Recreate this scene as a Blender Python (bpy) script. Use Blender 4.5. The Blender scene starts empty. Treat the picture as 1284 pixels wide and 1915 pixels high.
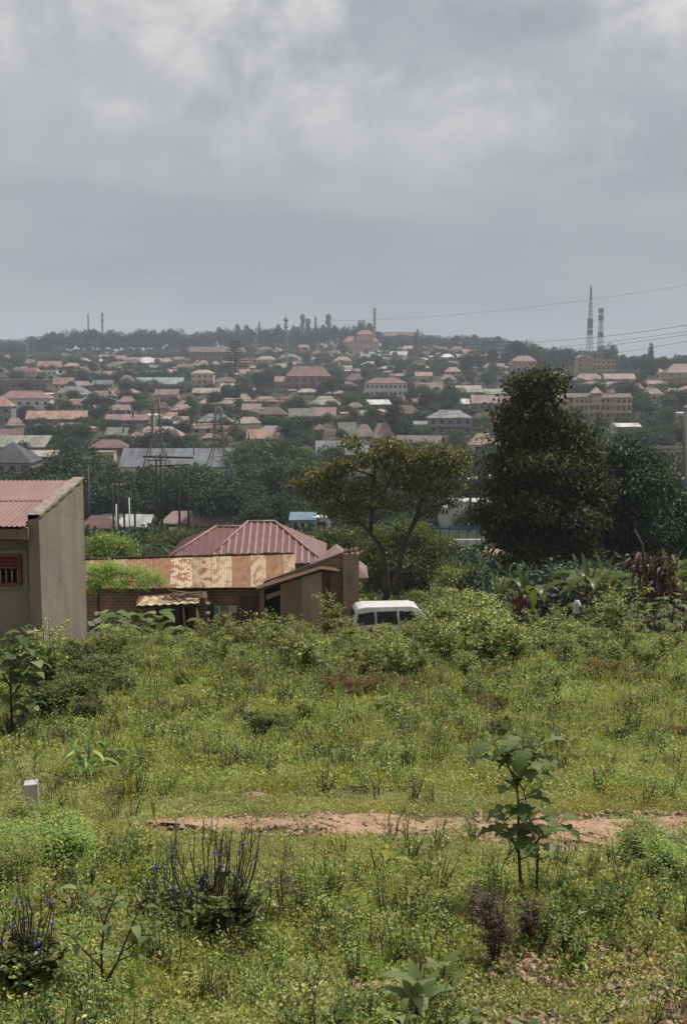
import bpy, math, random
import numpy as np
from mathutils import Vector, Matrix, Euler

rnd = random.Random(7)
S = bpy.context.scene
COL = S.collection

# ------------------------------------------------------------------ camera
FPX, CXP, CYP = 2200.0, 642.0, 957.5          # focal length and centre in photo pixels (1284 x 1915)
PITCH = math.radians(7.19)
cam_d = bpy.data.cameras.new("camera")
cam = bpy.data.objects.new("camera", cam_d)
COL.objects.link(cam)
cam_d.sensor_fit = 'VERTICAL'
cam_d.sensor_height = 24.0
cam_d.lens = 24.0 * FPX / 1915.0
cam_d.clip_start = 0.1
cam_d.clip_end = 9000
cam.location = (0, 0, 0)
cam.rotation_euler = (math.pi / 2 - PITCH, 0, 0)
S.camera = cam
S.render.resolution_x, S.render.resolution_y = 686, 1024

# ------------------------------------------------------------------ sun, sky, exposure
SUN_EL, SUN_AZ = math.radians(64), math.radians(62)     # azimuth from +Y towards +X
sun_dir = Vector((math.cos(SUN_EL) * math.sin(SUN_AZ), math.cos(SUN_EL) * math.cos(SUN_AZ), math.sin(SUN_EL)))
sun_d = bpy.data.lights.new("sun", 'SUN')
sun_d.energy = 4.8
sun_d.angle = math.radians(0.9)
sun_d.color = (1.0, 0.95, 0.87)
sun = bpy.data.objects.new("sun", sun_d)
COL.objects.link(sun)
sun.rotation_euler = sun_dir.to_track_quat('Z', 'Y').to_euler()

W = bpy.data.worlds.new("World")
S.world = W
W.use_nodes = True
nt = W.node_tree
nt.nodes.clear()
def wn(t, **k):
    n = nt.nodes.new(t)
    for a, b in k.items():
        setattr(n, a, b)
    return n
L = nt.links.new
def ramp(nt_, stops, interp='LINEAR'):
    r = nt_.nodes.new('ShaderNodeValToRGB')
    r.color_ramp.interpolation = interp
    e = r.color_ramp.elements
    while len(e) > 1:
        e.remove(e[-1])
    for i, (p, c) in enumerate(stops):
        x = e[0] if i == 0 else e.new(p)
        x.position = p
        if not isinstance(c, (tuple, list)):
            c = (c, c, c)
        x.color = (c[0], c[1], c[2], 1)
    return r
sky = wn('ShaderNodeTexSky', sky_type='NISHITA', sun_disc=False, sun_elevation=SUN_EL, sun_rotation=SUN_AZ)
sky.dust_density = 4
bg1 = wn('ShaderNodeBackground')
bg1.inputs['Strength'].default_value = 0.09
L(sky.outputs[0], bg1.inputs[0])
tc = wn('ShaderNodeTexCoord')
# two cloud decks: a broad grey one and brighter billows high up
mp = wn('ShaderNodeMapping'); mp.inputs['Scale'].default_value = (1.0, 1.0, 1.35); mp.inputs['Location'].default_value = (1.9, 4.3, 0.6)
L(tc.outputs['Generated'], mp.inputs[0])
n1 = wn('ShaderNodeTexNoise'); n1.inputs['Scale'].default_value = 7.5; n1.inputs['Detail'].default_value = 9; n1.inputs['Roughness'].default_value = 0.56; n1.inputs['Distortion'].default_value = 0.35
L(mp.outputs[0], n1.inputs[0])
mp2 = wn('ShaderNodeMapping'); mp2.inputs['Scale'].default_value = (0.8, 0.8, 3.0); mp2.inputs['Location'].default_value = (0.3, 5.2, 2.6)
L(tc.outputs['Generated'], mp2.inputs[0])
n2 = wn('ShaderNodeTexNoise'); n2.inputs['Scale'].default_value = 3.6; n2.inputs['Detail'].default_value = 6; n2.inputs['Roughness'].default_value = 0.5
L(mp2.outputs[0], n2.inputs[0])
r1 = ramp(nt, [(0.43, 0.0), (0.62, 1.0)], 'EASE'); L(n1.outputs[0], r1.inputs[0])
n3 = wn('ShaderNodeTexNoise'); n3.inputs['Scale'].default_value = 17; n3.inputs['Detail'].default_value = 8; n3.inputs['Roughness'].default_value = .58; n3.inputs['Distortion'].default_value = .3
mp3 = wn('ShaderNodeMapping'); mp3.inputs['Scale'].default_value = (1, 1, 1.5); L(tc.outputs['Generated'], mp3.inputs[0]); L(mp3.outputs[0], n3.inputs[0])
r3 = ramp(nt, [(0.36, 0.0), (0.64, 1.0)]); L(n3.outputs[0], r3.inputs[0])
sep = wn('ShaderNodeSeparateXYZ'); L(tc.outputs['Generated'], sep.inputs[0])
el = wn('ShaderNodeMapRange', interpolation_type='SMOOTHSTEP'); el.inputs[1].default_value = 0.10; el.inputs[2].default_value = 0.27
L(sep.outputs[2], el.inputs[0])
r13 = wn('ShaderNodeMath', operation='MULTIPLY_ADD'); L(r3.outputs[0], r13.inputs[0]); r13.inputs[1].default_value = .45; r13.inputs[2].default_value = .55
r14 = wn('ShaderNodeMath', operation='MULTIPLY'); L(r1.outputs[0], r14.inputs[0]); L(r13.outputs[0], r14.inputs[1])
r15 = wn('ShaderNodeMath', operation='MULTIPLY_ADD'); L(r3.outputs[0], r15.inputs[0]); r15.inputs[1].default_value = .22; L(r14.outputs[0], r15.inputs[2])
mul = wn('ShaderNodeMath', operation='MULTIPLY'); mul.use_clamp = True; L(r15.outputs[0], mul.inputs[0]); L(el.outputs[0], mul.inputs[1])
base = ramp(nt, [(0.36, (0.365, 0.385, 0.42)), (0.5, (0.435, 0.45, 0.478)), (0.66, (0.50, 0.508, 0.525))]); L(n2.outputs[0], base.inputs[0])
mx = wn('ShaderNodeMix', data_type='RGBA'); L(mul.outputs[0], mx.inputs[0]); L(base.outputs[0], mx.inputs[6]); mx.inputs[7].default_value = (0.72, 0.71, 0.695, 1)
bg2 = wn('ShaderNodeBackground'); L(mx.outputs[2], bg2.inputs[0]); bg2.inputs[1].default_value = 1.0
ms = wn('ShaderNodeMixShader'); ms.inputs[0].default_value = 0.9
L(bg1.outputs[0], ms.inputs[1]); L(bg2.outputs[0], ms.inputs[2])
wo = wn('ShaderNodeOutputWorld'); L(ms.outputs[0], wo.inputs[0])

S.view_settings.view_transform = 'Standard'
S.view_settings.look = 'None'
S.view_settings.gamma = 1
S.view_settings.exposure = 0.0
S.render.engine = 'CYCLES'
cy = S.cycles
cy.use_denoising = True
cy.denoiser = 'OPENIMAGEDENOISE'
cy.max_bounces = 5
cy.diffuse_bounces = 3
cy.transmission_bounces = 3
cy.glossy_bounces = 2
cy.transparent_max_bounces = 6
cy.volume_bounces = 0
cy.use_adaptive_sampling = True
cy.adaptive_threshold = 0.02
cy.sample_clamp_indirect = 4

# ------------------------------------------------------------------ terrain height and picking of places
PROF = [(-80, -1.0), (0, -2.05), (3, -2.38), (4.5, -2.67), (6.3, -3.02), (9, -3.69), (12, -4.27), (20, -5.5), (27, -6.75), (40, -9.8), (50, -12.15),
        (55, -13.2), (70, -16), (100, -20), (140, -24), (180, -26.5), (250, -31), (300, -32), (400, -29), (500, -25),
        (700, -17), (1000, -3), (1300, 12), (1500, 21), (1750, 27), (2300, 8), (3200, -40)]
PX = np.array([p[0] for p in PROF], float); PZ = np.array([p[1] for p in PROF], float)
def sst(a, b, x):
    t = np.clip((x - a) / (b - a), 0, 1)
    return t * t * (3 - 2 * t)
def ter(x, y):
    x = np.asarray(x, float); y = np.asarray(y, float)
    z = 0
    for k in (-0.08, -0.04, 0, 0.04, 0.08):
        z = z + np.interp(y * (1 + k), PX, PZ) / 5
    r = x / np.maximum(y, 40)
    z = z - sst(.09, .22, r) * 24 * sst(900, 1500, y) - sst(.0, .30, -r) * 9 * sst(900, 1500, y)
    amp = sst(150, 500, y) * (1 - sst(2000, 2600, y))
    z = z + amp * (1.6 * np.sin(x * .021 + 1.3) * np.cos(y * .013) + 1.1 * np.sin(x * .047 + y * .02))
    near = 1 - sst(30, 60, y)
    z = z + near * (.05 * np.sin(x * 1.7 + y * .9) + .035 * np.sin(x * 3.9 - y * 2.7 + 1) + .018 * np.sin(x * 9.1 + y * 6.3) * np.cos(y * 8 - x * 3))
    return z
def tz(x, y):
    return float(ter(x, y))
_cp, _sp = math.cos(PITCH), math.sin(PITCH)
def ray(px, py):
    cx, cyy = (px - CXP) / FPX, (CYP - py) / FPX
    return cx, _cp + cyy * _sp, -_sp + cyy * _cp
def at(px, py, Y):
    a, b, c = ray(px, py)
    return Vector((a / b * Y, Y, c / b * Y))
_YS = np.geomspace(3, 3000, 3000)
def hit(px, py):
    a, b, c = ray(px, py)
    x = a / b * _YS; z = c / b * _YS
    g = ter(x, _YS)
    i = np.argmax(g >= z)
    if not (g >= z).any():
        i = np.argmin(z - g + (_YS < 300) * 1e3)
    return Vector((float(x[i]), float(_YS[i]), float(g[i])))
def grd(px, Y, py=1100):
    a, b, c = ray(px, py)
    x = a / b * Y
    return Vector((x, Y, tz(x, Y)))
def proj(v):
    f = v[1] * _cp - v[2] * _sp; u = v[1] * _sp + v[2] * _cp
    return CXP + FPX * v[0] / f, CYP - FPX * u / f

# ------------------------------------------------------------------ object helpers
def tag(o, label=None, cat=None, group=None, kind=None):
    if label: o['label'] = label
    if cat: o['category'] = cat
    if group: o['group'] = group
    if kind: o['kind'] = kind
    return o
def thing(name, label, cat, loc=(0, 0, 0), rz=0, group=None):
    o = bpy.data.objects.new(name, None)
    o.empty_display_size = .2
    COL.objects.link(o)
    o.location = loc
    o.rotation_euler = (0, 0, rz)
    return tag(o, label, cat, group)
class MB:
    """collects polygons; build() links them as one mesh object"""
    def __init__(s):
        s.v = []; s.f = []; s.m = []; s.sm = []; s.n = 0
    def add(s, vs, fs, mi=0, smooth=False):
        vs = [tuple(v) for v in vs]
        b = s.n
        s.v.extend(vs); s.n += len(vs)
        for f in fs:
            s.f.append(tuple(b + i for i in f)); s.m.append(mi); s.sm.append(smooth)
        return s
    def box(s, c, d, rz=0, mi=0, tilt=None):
        hx, hy, hz = d[0] / 2, d[1] / 2, d[2] / 2
        R = Matrix.Rotation(rz, 3, 'Z')
        if tilt: R = R @ Euler(tilt).to_matrix()
        vs = [Vector(c) + R @ Vector((x * hx, y * hy, z * hz)) for x in (-1, 1) for y in (-1, 1) for z in (-1, 1)]
        return s.add(vs, [(0, 1, 3, 2), (4, 6, 7, 5), (0, 4, 5, 1), (2, 3, 7, 6), (0, 2, 6, 4), (1, 5, 7, 3)], mi)
    def tube(s, pts, rad, n=6, mi=0, cap=True):
        pts = [Vector(p) for p in pts]
        if not isinstance(rad, (list, tuple)): rad = [rad] * len(pts)
        vs = []
        for i, p in enumerate(pts):
            d = (pts[min(i + 1, len(pts) - 1)] - pts[max(i - 1, 0)])
            if d.length < 1e-9: d = Vector((0, 0, 1))
            d.normalize()
            a = d.cross(Vector((0.31, 0.95, 0.05)));
            if a.length < .1: a = d.cross(Vector((1, 0, 0)))
            a.normalize(); b = d.cross(a)
            for k in range(n):
                t = 2 * math.pi * k / n
                vs.append(p + (a * math.cos(t) + b * math.sin(t)) * rad[i])
        fs = []
        for i in range(len(pts) - 1):
            for k in range(n):
                fs.append((i * n + k, i * n + (k + 1) % n, (i + 1) * n + (k + 1) % n, (i + 1) * n + k))
        if cap:
            fs.append(tuple(range(n - 1, -1, -1))); fs.append(tuple((len(pts) - 1) * n + k for k in range(n)))
        return s.add(vs, fs, mi, True)
    def prism(s, poly, off, mi=0):
        """closed prism from a polygon (list of 3-D points) pushed along off"""
        n = len(poly); off = Vector(off)
        vs = [Vector(p) for p in poly] + [Vector(p) + off for p in poly]
        fs = [tuple(range(n)), tuple(range(2 * n - 1, n - 1, -1))] + [(i, i + n, (i + 1) % n + n, (i + 1) % n)[::1] for i in range(n)]
        return s.add(vs, fs, mi)
    def build(s, name, mats, parent=None, link=True):
        me = bpy.data.meshes.new(name)
        me.from_pydata(s.v, [], s.f)
        if not isinstance(mats, (list, tuple)): mats = [mats]
        for m in mats: me.materials.append(m)
        me.polygons.foreach_set('material_index', s.m)
        me.polygons.foreach_set('use_smooth', s.sm)
        me.update()
        o = bpy.data.objects.new(name, me)
        if link: COL.objects.link(o)
        if parent is not None: o.parent = parent
        return o
def np_mesh(name, V, F, mats, parent=None, mi=None, smooth=False, link=True):
    """V (n,3) array, F (m,k) array of equal polygons"""
    me = bpy.data.meshes.new(name)
    V = np.asarray(V, np.float32); F = np.asarray(F, np.int32)
    m, k = F.shape
    me.vertices.add(len(V)); me.vertices.foreach_set('co', V.ravel())
    me.loops.add(m * k); me.loops.foreach_set('vertex_index', F.ravel())
    me.polygons.add(m); me.polygons.foreach_set('loop_start', np.arange(0, m * k, k, dtype=np.int32))
    if not isinstance(mats, (list, tuple)): mats = [mats]
    for x in mats: me.materials.append(x)
    if mi is not None: me.polygons.foreach_set('material_index', np.asarray(mi, np.int32))
    me.polygons.foreach_set('use_smooth', np.full(m, smooth))
    me.update(calc_edges=True)
    o = bpy.data.objects.new(name, me)
    if link: COL.objects.link(o)
    if parent is not None: o.parent = parent
    return o
def dup(root, loc, rz=0, sc=1.0, label=None, group=None, name=None):
    r = root.copy(); COL.objects.link(r)
    if name: r.name = name
    r.location = loc; r.rotation_euler = (0, 0, rz)
    r.scale = (sc, sc, sc) if not isinstance(sc, (tuple, list)) else sc
    if label: r['label'] = label
    if group: r['group'] = group
    for ch in list(root.children):
        c = ch.copy(); COL.objects.link(c); c.parent = r
        for g in list(ch.children):
            d = g.copy(); COL.objects.link(d); d.parent = c
    return r

# ------------------------------------------------------------------ materials
MATS = {}
def mat(name, col, rough=.8, spec=.3, metal=0, c2=None, scale=3, var=None, bump=0, bscale=20, coord='Object', detail=5, lo=.35, hi=.65, stretch=(1, 1, 1), objvar=0):
    """principled with optional noise blend to c2 and bump"""
    if name in MATS: return MATS[name]
    m = bpy.data.materials.new(name); m.use_nodes = True
    t = m.node_tree; b = t.nodes['Principled BSDF']
    b.inputs['Roughness'].default_value = rough
    b.inputs['Specular IOR Level'].default_value = spec
    b.inputs['Metallic'].default_value = metal
    tcn = t.nodes.new('ShaderNodeTexCoord'); mpn = t.nodes.new('ShaderNodeMapping'); mpn.inputs['Scale'].default_value = stretch
    t.links.new(tcn.outputs[coord], mpn.inputs[0])
    out = None
    if c2 is not None:
        n = t.nodes.new('ShaderNodeTexNoise'); n.inputs['Scale'].default_value = scale; n.inputs['Detail'].default_value = detail; n.inputs['Roughness'].default_value = .62
        t.links.new(mpn.outputs[0], n.inputs[0])
        r = ramp(t, [(lo, col), (hi, c2)]); t.links.new(n.outputs[0], r.inputs[0]); out = r.outputs[0]
    else:
        b.inputs['Base Color'].default_value = (*col, 1)
    if objvar:
        oi = t.nodes.new('ShaderNodeObjectInfo')
        hs = t.nodes.new('ShaderNodeHueSaturation')
        mr = t.nodes.new('ShaderNodeMapRange'); mr.inputs[3].default_value = 1 - objvar; mr.inputs[4].default_value = 1 + objvar
        t.links.new(oi.outputs['Random'], mr.inputs[0]); t.links.new(mr.outputs[0], hs.inputs['Value'])
        if out: t.links.new(out, hs.inputs['Color'])
        else: hs.inputs['Color'].default_value = (*col, 1)
        out = hs.outputs[0]
    if out: t.links.new(out, b.inputs['Base Color'])
    if bump:
        nb = t.nodes.new('ShaderNodeTexNoise'); nb.inputs['Scale'].default_value = bscale; nb.inputs['Detail'].default_value = 6
        t.links.new(mpn.outputs[0], nb.inputs[0])
        bp = t.nodes.new('ShaderNodeBump'); bp.inputs['Strength'].default_value = bump; bp.inputs['Distance'].default_value = .05
        t.links.new(nb.outputs[0], bp.inputs['Height']); t.links.new(bp.outputs[0], b.inputs['Normal'])
    MATS[name] = m
    return m
def leafmat(name, cols, trans=.35, rough=.55, objvar=.18, patch=None, spec=.3):
    """cols: list of leaf colours picked per leaf; patch: noise tint"""
    if name in MATS: return MATS[name]
    m = bpy.data.materials.new(name); m.use_nodes = True
    t = m.node_tree; b = t.nodes['Principled BSDF']; out = t.nodes['Material Output']
    g = t.nodes.new('ShaderNodeNewGeometry')
    k = len(cols)
    r = ramp(t, [(i / max(1, k - 1), c) for i, c in enumerate(cols)])
    t.links.new(g.outputs['Random Per Island'], r.inputs[0])
    oi = t.nodes.new('ShaderNodeObjectInfo')
    hs = t.nodes.new('ShaderNodeHueSaturation')
    mr = t.nodes.new('ShaderNodeMapRange'); mr.inputs[3].default_value = 1 - objvar; mr.inputs[4].default_value = 1 + objvar
    t.links.new(oi.outputs['Random'], mr.inputs[0]); t.links.new(mr.outputs[0], hs.inputs['Value'])
    t.links.new(r.outputs[0], hs.inputs['Color'])
    m2 = t.nodes.new('ShaderNodeMath'); m2.operation = 'MULTIPLY_ADD'; m2.inputs[1].default_value = .035; m2.inputs[2].default_value = .4825
    t.links.new(oi.outputs['Random'], m2.inputs[0]); t.links.new(m2.outputs[0], hs.inputs['Hue'])
    c = hs.outputs[0]
    if patch:
        tcn = t.nodes.new('ShaderNodeNewGeometry')
        n = t.nodes.new('ShaderNodeTexNoise'); n.inputs['Scale'].default_value = patch[1]; n.inputs['Detail'].default_value = 3
        t.links.new(tcn.outputs['Position'], n.inputs[0])
        rr = ramp(t, [(.45, 0), (.62, 1)]); t.links.new(n.outputs[0], rr.inputs[0])
        mm = t.nodes.new('ShaderNodeMix'); mm.data_type = 'RGBA'; mm.blend_type = 'MULTIPLY'
        t.links.new(rr.outputs[0], mm.inputs[0]); t.links.new(c, mm.inputs[6]); mm.inputs[7].default_value = (*patch[0], 1)
        c = mm.outputs[2]
    t.links.new(c, b.inputs['Base Color'])
    b.inputs['Roughness'].default_value = rough
    b.inputs['Specular IOR Level'].default_value = spec
    tr = t.nodes.new('ShaderNodeBsdfTranslucent')
    hs2 = t.nodes.new('ShaderNodeHueSaturation'); hs2.inputs['Saturation'].default_value = 1.15; hs2.inputs['Value'].default_value = 1.5; hs2.inputs['Hue'].default_value = .485
    t.links.new(c, hs2.inputs['Color']); t.links.new(hs2.outputs[0], tr.inputs[0])
    mix = t.nodes.new('ShaderNodeMixShader'); mix.inputs[0].default_value = trans
    t.links.new(b.outputs[0], mix.inputs[1]); t.links.new(tr.outputs[0], mix.inputs[2]); t.links.new(mix.outputs[0], out.inputs[0])
    MATS[name] = m
    return m

# ------------------------------------------------------------------ leaf geometry
def unit(a):
    return a / np.maximum(np.linalg.norm(a, axis=-1, keepdims=True), 1e-9)
def leaf_quads(P, D, N, Ls, Ws, fold=.18):
    """diamond leaves: base, left, tip, right; folded along the midrib"""
    D = unit(D); Sd = unit(np.cross(D, N)); Nn = np.cross(Sd, D)
    Ls = np.asarray(Ls)[:, None]; Ws = np.asarray(Ws)[:, None]
    mid = P + D * Ls * .45
    a = P; c = P + D * Ls - Nn * Ls * .12
    b = mid + Sd * Ws * .5 + Nn * Ws * fold; d = mid - Sd * Ws * .5 + Nn * Ws * fold
    V = np.stack([a, b, c, d], 1).reshape(-1, 3)
    F = np.arange(len(P) * 4).reshape(-1, 4)
    return V, F
def crown_points(rs, blobs, n, shell=.55):
    """points in the outer shell of a set of ellipsoids: blobs = (x,y,z,rx,ry,rz)"""
    B = np.array(blobs, float)
    w = (B[:, 3] * B[:, 4] * B[:, 5]) ** (2 / 3); w /= w.sum()
    idx = rs.choice(len(B), n, p=w)
    d = unit(rs.normal(size=(n, 3)))
    r = shell + (1 - shell) * rs.random(n) ** .6
    r *= 1 + .12 * np.sin(d[:, 0] * 7 + idx) * np.cos(d[:, 2] * 6 + idx * 2)
    P = B[idx, :3] + d * r[:, None] * B[idx, 3:6]
    return P, d
def crown(name, m, blobs, n, ls, parent=None, seed=0, shell=.55, droop=.3, ratio=.55, sub=0, link=True, spread=1.1, flat=1.0):
    """a crown of leaf-sized faces; sub>0 gathers leaves in small sprays"""
    rs = np.random.RandomState(seed)
    if sub:
        k = max(1, n // sub)
        P0, d0 = crown_points(rs, blobs, k, shell)
        P = np.repeat(P0, sub, 0) + rs.normal(size=(k * sub, 3)) * ls * spread * np.array([1, 1, flat])
        d = np.repeat(d0, sub, 0)
    else:
        P, d = crown_points(rs, blobs, n, shell)
    n = len(P)
    D = unit(d * .7 + rs.normal(size=(n, 3)) * .65 + np.array([0, 0, -droop]))
    N = unit(rs.normal(size=(n, 3)) * .55 + np.array([0, 0, 1.0]) + d * .35)
    Ls = ls * rs.uniform(.65, 1.35, n)
    V, F = leaf_quads(P, D, N, Ls, Ls * ratio)
    return np_mesh(name, V, F, m, parent, link=link)
# ================================================================== setting: the ground, path, sky haze
def ground_mat():
    m = bpy.data.materials.new('soil_and_turf'); m.use_nodes = True
    t = m.node_tree; b = t.nodes['Principled BSDF']; lk = t.links.new
    b.inputs['Roughness'].default_value = .95; b.inputs['Specular IOR Level'].default_value = .1
    g = t.nodes.new('ShaderNodeNewGeometry')
    def noise(sc, det=5, ro=.6):
        n = t.nodes.new('ShaderNodeTexNoise'); n.inputs['Scale'].default_value = sc; n.inputs['Detail'].default_value = det; n.inputs['Roughness'].default_value = ro
        lk(g.outputs['Position'], n.inputs[0]); return n.outputs[0]
    def mix(f, a, c):
        x = t.nodes.new('ShaderNodeMix'); x.data_type = 'RGBA'; lk(f, x.inputs[0])
        for v, i in ((a, 6), (c, 7)):
            if isinstance(v, tuple): x.inputs[i].default_value = (*v, 1)
            else: lk(v, x.inputs[i])
        return x.outputs[2]
    def rmp(f, a, c):
        r = ramp(t, [(a, 0), (c, 1)]); lk(f, r.inputs[0]); return r.outputs[0]
    soil = mix(rmp(noise(4, 8, .7), .35, .65), (.26, .165, .105), (.36, .25, .17))
    soil = mix(rmp(noise(30, 4, .7), .52, .62), soil, (.17, .105, .07))
    turf = mix(rmp(noise(2.2, 6), .4, .6), (.085, .092, .03), (.15, .135, .055))
    near = mix(rmp(noise(.9, 5), .50, .60), turf, soil)
    farc = mix(rmp(noise(.03, 6, .7), .42, .58), (.028, .036, .020), (.085, .062, .040))
    farc = mix(rmp(noise(.012, 5, .7), .60, .66), farc, (.17, .10, .065))
    sp = t.nodes.new('ShaderNodeSeparateXYZ'); lk(g.outputs['Position'], sp.inputs[0])
    mr = t.nodes.new('ShaderNodeMapRange'); mr.inputs[1].default_value = 90; mr.inputs[2].default_value = 190; lk(sp.outputs[1], mr.inputs[0])
    mr2 = t.nodes.new('ShaderNodeMapRange'); mr2.inputs[1].default_value = 14; mr2.inputs[2].default_value = 22; lk(sp.outputs[1], mr2.inputs[0])
    mid = mix(rmp(noise(.35, 5), .55, .68), (.075, .09, .03), (.16, .145, .06))
    c = mix(mr2.outputs[0], near, mid)
    c = mix(mr.outputs[0], c, farc)
    lk(c, b.inputs['Base Color'])
    bp = t.nodes.new('ShaderNodeBump'); bp.inputs['Strength'].default_value = .9; bp.inputs['Distance'].default_value = .06
    lk(noise(14, 8, .7), bp.inputs['Height']); lk(bp.outputs[0], b.inputs['Normal'])
    return m
ys = np.concatenate([np.linspace(-78, 0, 14), np.linspace(1, 3, 8), np.geomspace(3.1, 30, 210), np.geomspace(30.6, 3000, 190)])
u = np.linspace(-1, 1, 221); ts = np.sign(u) * (.25 * np.abs(u) + .75 * np.abs(u) ** 2.4)
YY, TT = np.meshgrid(ys, ts, indexing='ij')
XX = TT * (70 + .62 * np.maximum(YY, 0))
ZZ = ter(XX, YY)
V = np.stack([XX, YY, ZZ], -1).reshape(-1, 3)
nx = len(ts); ny = len(ys)
ii = (np.arange(ny - 1)[:, None] * nx + np.arange(nx - 1)[None]).ravel()
F = np.stack([ii, ii + 1, ii + nx + 1, ii + nx], 1)
gr = np_mesh('ground', V, F, ground_mat(), smooth=True)
tag(gr, 'weedy soil slope falling to the valley and rising to the far hills', 'ground', kind='structure')

def strip(name, pts, widths, m, lift=.012, rag=.05, label=None, cat='path', seed=1, step=.12, bump=.012):
    """a sheet draped on the terrain along a poly-line, with ragged edges"""
    rs = np.random.RandomState(seed)
    P = []; Wd = []
    for i in range(len(pts) - 1):
        a, b = np.array(pts[i][:2], float), np.array(pts[i + 1][:2], float)
        n = max(1, int(np.linalg.norm(b - a) / step))
        for k in range(n):
            P.append(a + (b - a) * k / n); Wd.append(widths[i] + (widths[i + 1] - widths[i]) * k / n)
    P = np.array(P); Wd = np.array(Wd); n = len(P)
    T = np.gradient(P, axis=0); Nn = unit(np.stack([-T[:, 1], T[:, 0]], 1))
    q = np.arange(n) * step
    Wd = Wd * (1 + .18 * np.sin(q * 1.9) * np.cos(q * .7 + 1))
    cols = 9; rows = []
    for j in range(cols):
        s = (j / (cols - 1) - .5) * 2
        e = rag * (np.sin(q * 2.1 + j) + .7 * np.sin(q * 5.3 + 2 * s) + .8 * rs.randn(n)) * abs(s)
        X = P + Nn * (s * Wd / 2 + e)[:, None]
        z = ter(X[:, 0], X[:, 1]) + lift + bump * rs.randn(n) * (1 if abs(s) < .95 else 0) * .5 + (bump if abs(s) < .95 else -.07 - lift)
        rows.append(np.column_stack([X, z]))
    V = np.stack(rows, 1).reshape(-1, 3)
    ii = (np.arange(n - 1)[:, None] * cols + np.arange(cols - 1)[None]).ravel()
    F = np.stack([ii, ii + cols, ii + cols + 1, ii + 1], 1)
    o = np_mesh(name, V, F, m, smooth=True)
    return tag(o, label, cat, kind='structure')
dirt = mat('path_soil', (.42, .285, .19), .95, .1, c2=(.25, .155, .10), scale=9, bump=.9, bscale=30, lo=.4, hi=.68)
a = hit(160, 1556); b = hit(420, 1549); c = hit(640, 1547); d = hit(860, 1548); e = hit(1060, 1558); f = hit(1200, 1552); g_ = hit(1400, 1550)
strip('path', [a, b, c, d, e, f, g_, g_ + Vector((5, .4, 0))], [.32, .46, .58, .62, 1.05, .9, .95, .9], dirt, label='bare reddish dirt path crossing the near slope', rag=.08, bump=.016, lift=.004)
a = hit(600, 1196)
strip('yard', [a + Vector((-3.5, 2.0, 0)), a + Vector((0, .6, 0)), a + Vector((2.5, 1.5, 0)), a + Vector((7, 4, 0))], [1.8, 3.4, 3.4, 2.4], mat('yard_soil', (.52, .33, .2), .95, .1, c2=(.4, .26, .17), scale=4), lift=.06, rag=.2, label='bare tan dirt yard before the iron sheet shack and van', cat='yard', step=.4)
# bare soil terraces in the valley by the power yard
for (p0, p1, w, nm, lab) in [((838, 1036), (950, 1030), 9, 'dirt_road', 'bare tan dirt strip below the blue wire fence'),
                             ((815, 985), (925, 982), 9, 'dirt_terrace', 'brown bare soil terrace under the grey prefabricated building'),
                             ((325, 985), (470, 975), 12, 'dirt_field', 'dry yellowish ground strip above the palm scrub')]:
    A = hit(*p0); B = hit(*p1)
    strip(nm, [A, B], [w, w], mat('terrace_soil', (.40, .27, .15), .95, .1, c2=(.30, .20, .11), scale=.3), lift=.25, rag=.4, label=lab, cat='ground', step=1.2, bump=.05)
A = hit(150, 968); B = hit(390, 1000)
strip('field', [(A.x - 15, A.y - 12), (B.x, B.y + 4)], [70, 50], mat('field_grass', (.085, .11, .035), .95, .1, c2=(.15, .14, .055), scale=.25, bump=.5, bscale=3), lift=.12, rag=1.5, label='sunny green field behind the sheds', cat='field', step=3, bump=.15)

# haze: closed box round everything up to just above the highest thing
hm = bpy.data.materials.new('haze_air'); hm.use_nodes = True
ht = hm.node_tree; ht.nodes.clear()
ho = ht.nodes.new('ShaderNodeOutputMaterial'); hv = ht.nodes.new('ShaderNodeVolumePrincipled')
hv.inputs['Color'].default_value = (.80, .87, 1.0, 1); hv.inputs['Density'].default_value = .00021; hv.inputs['Anisotropy'].default_value = .0
ht.links.new(hv.outputs[0], ho.inputs['Volume'])
hb = MB(); hb.box((0, 1460, 22), (4200, 3100, 160))
h = hb.build('haze', hm); tag(h, 'thin pale blue air haze over the valley', 'haze', kind='stuff')
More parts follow.
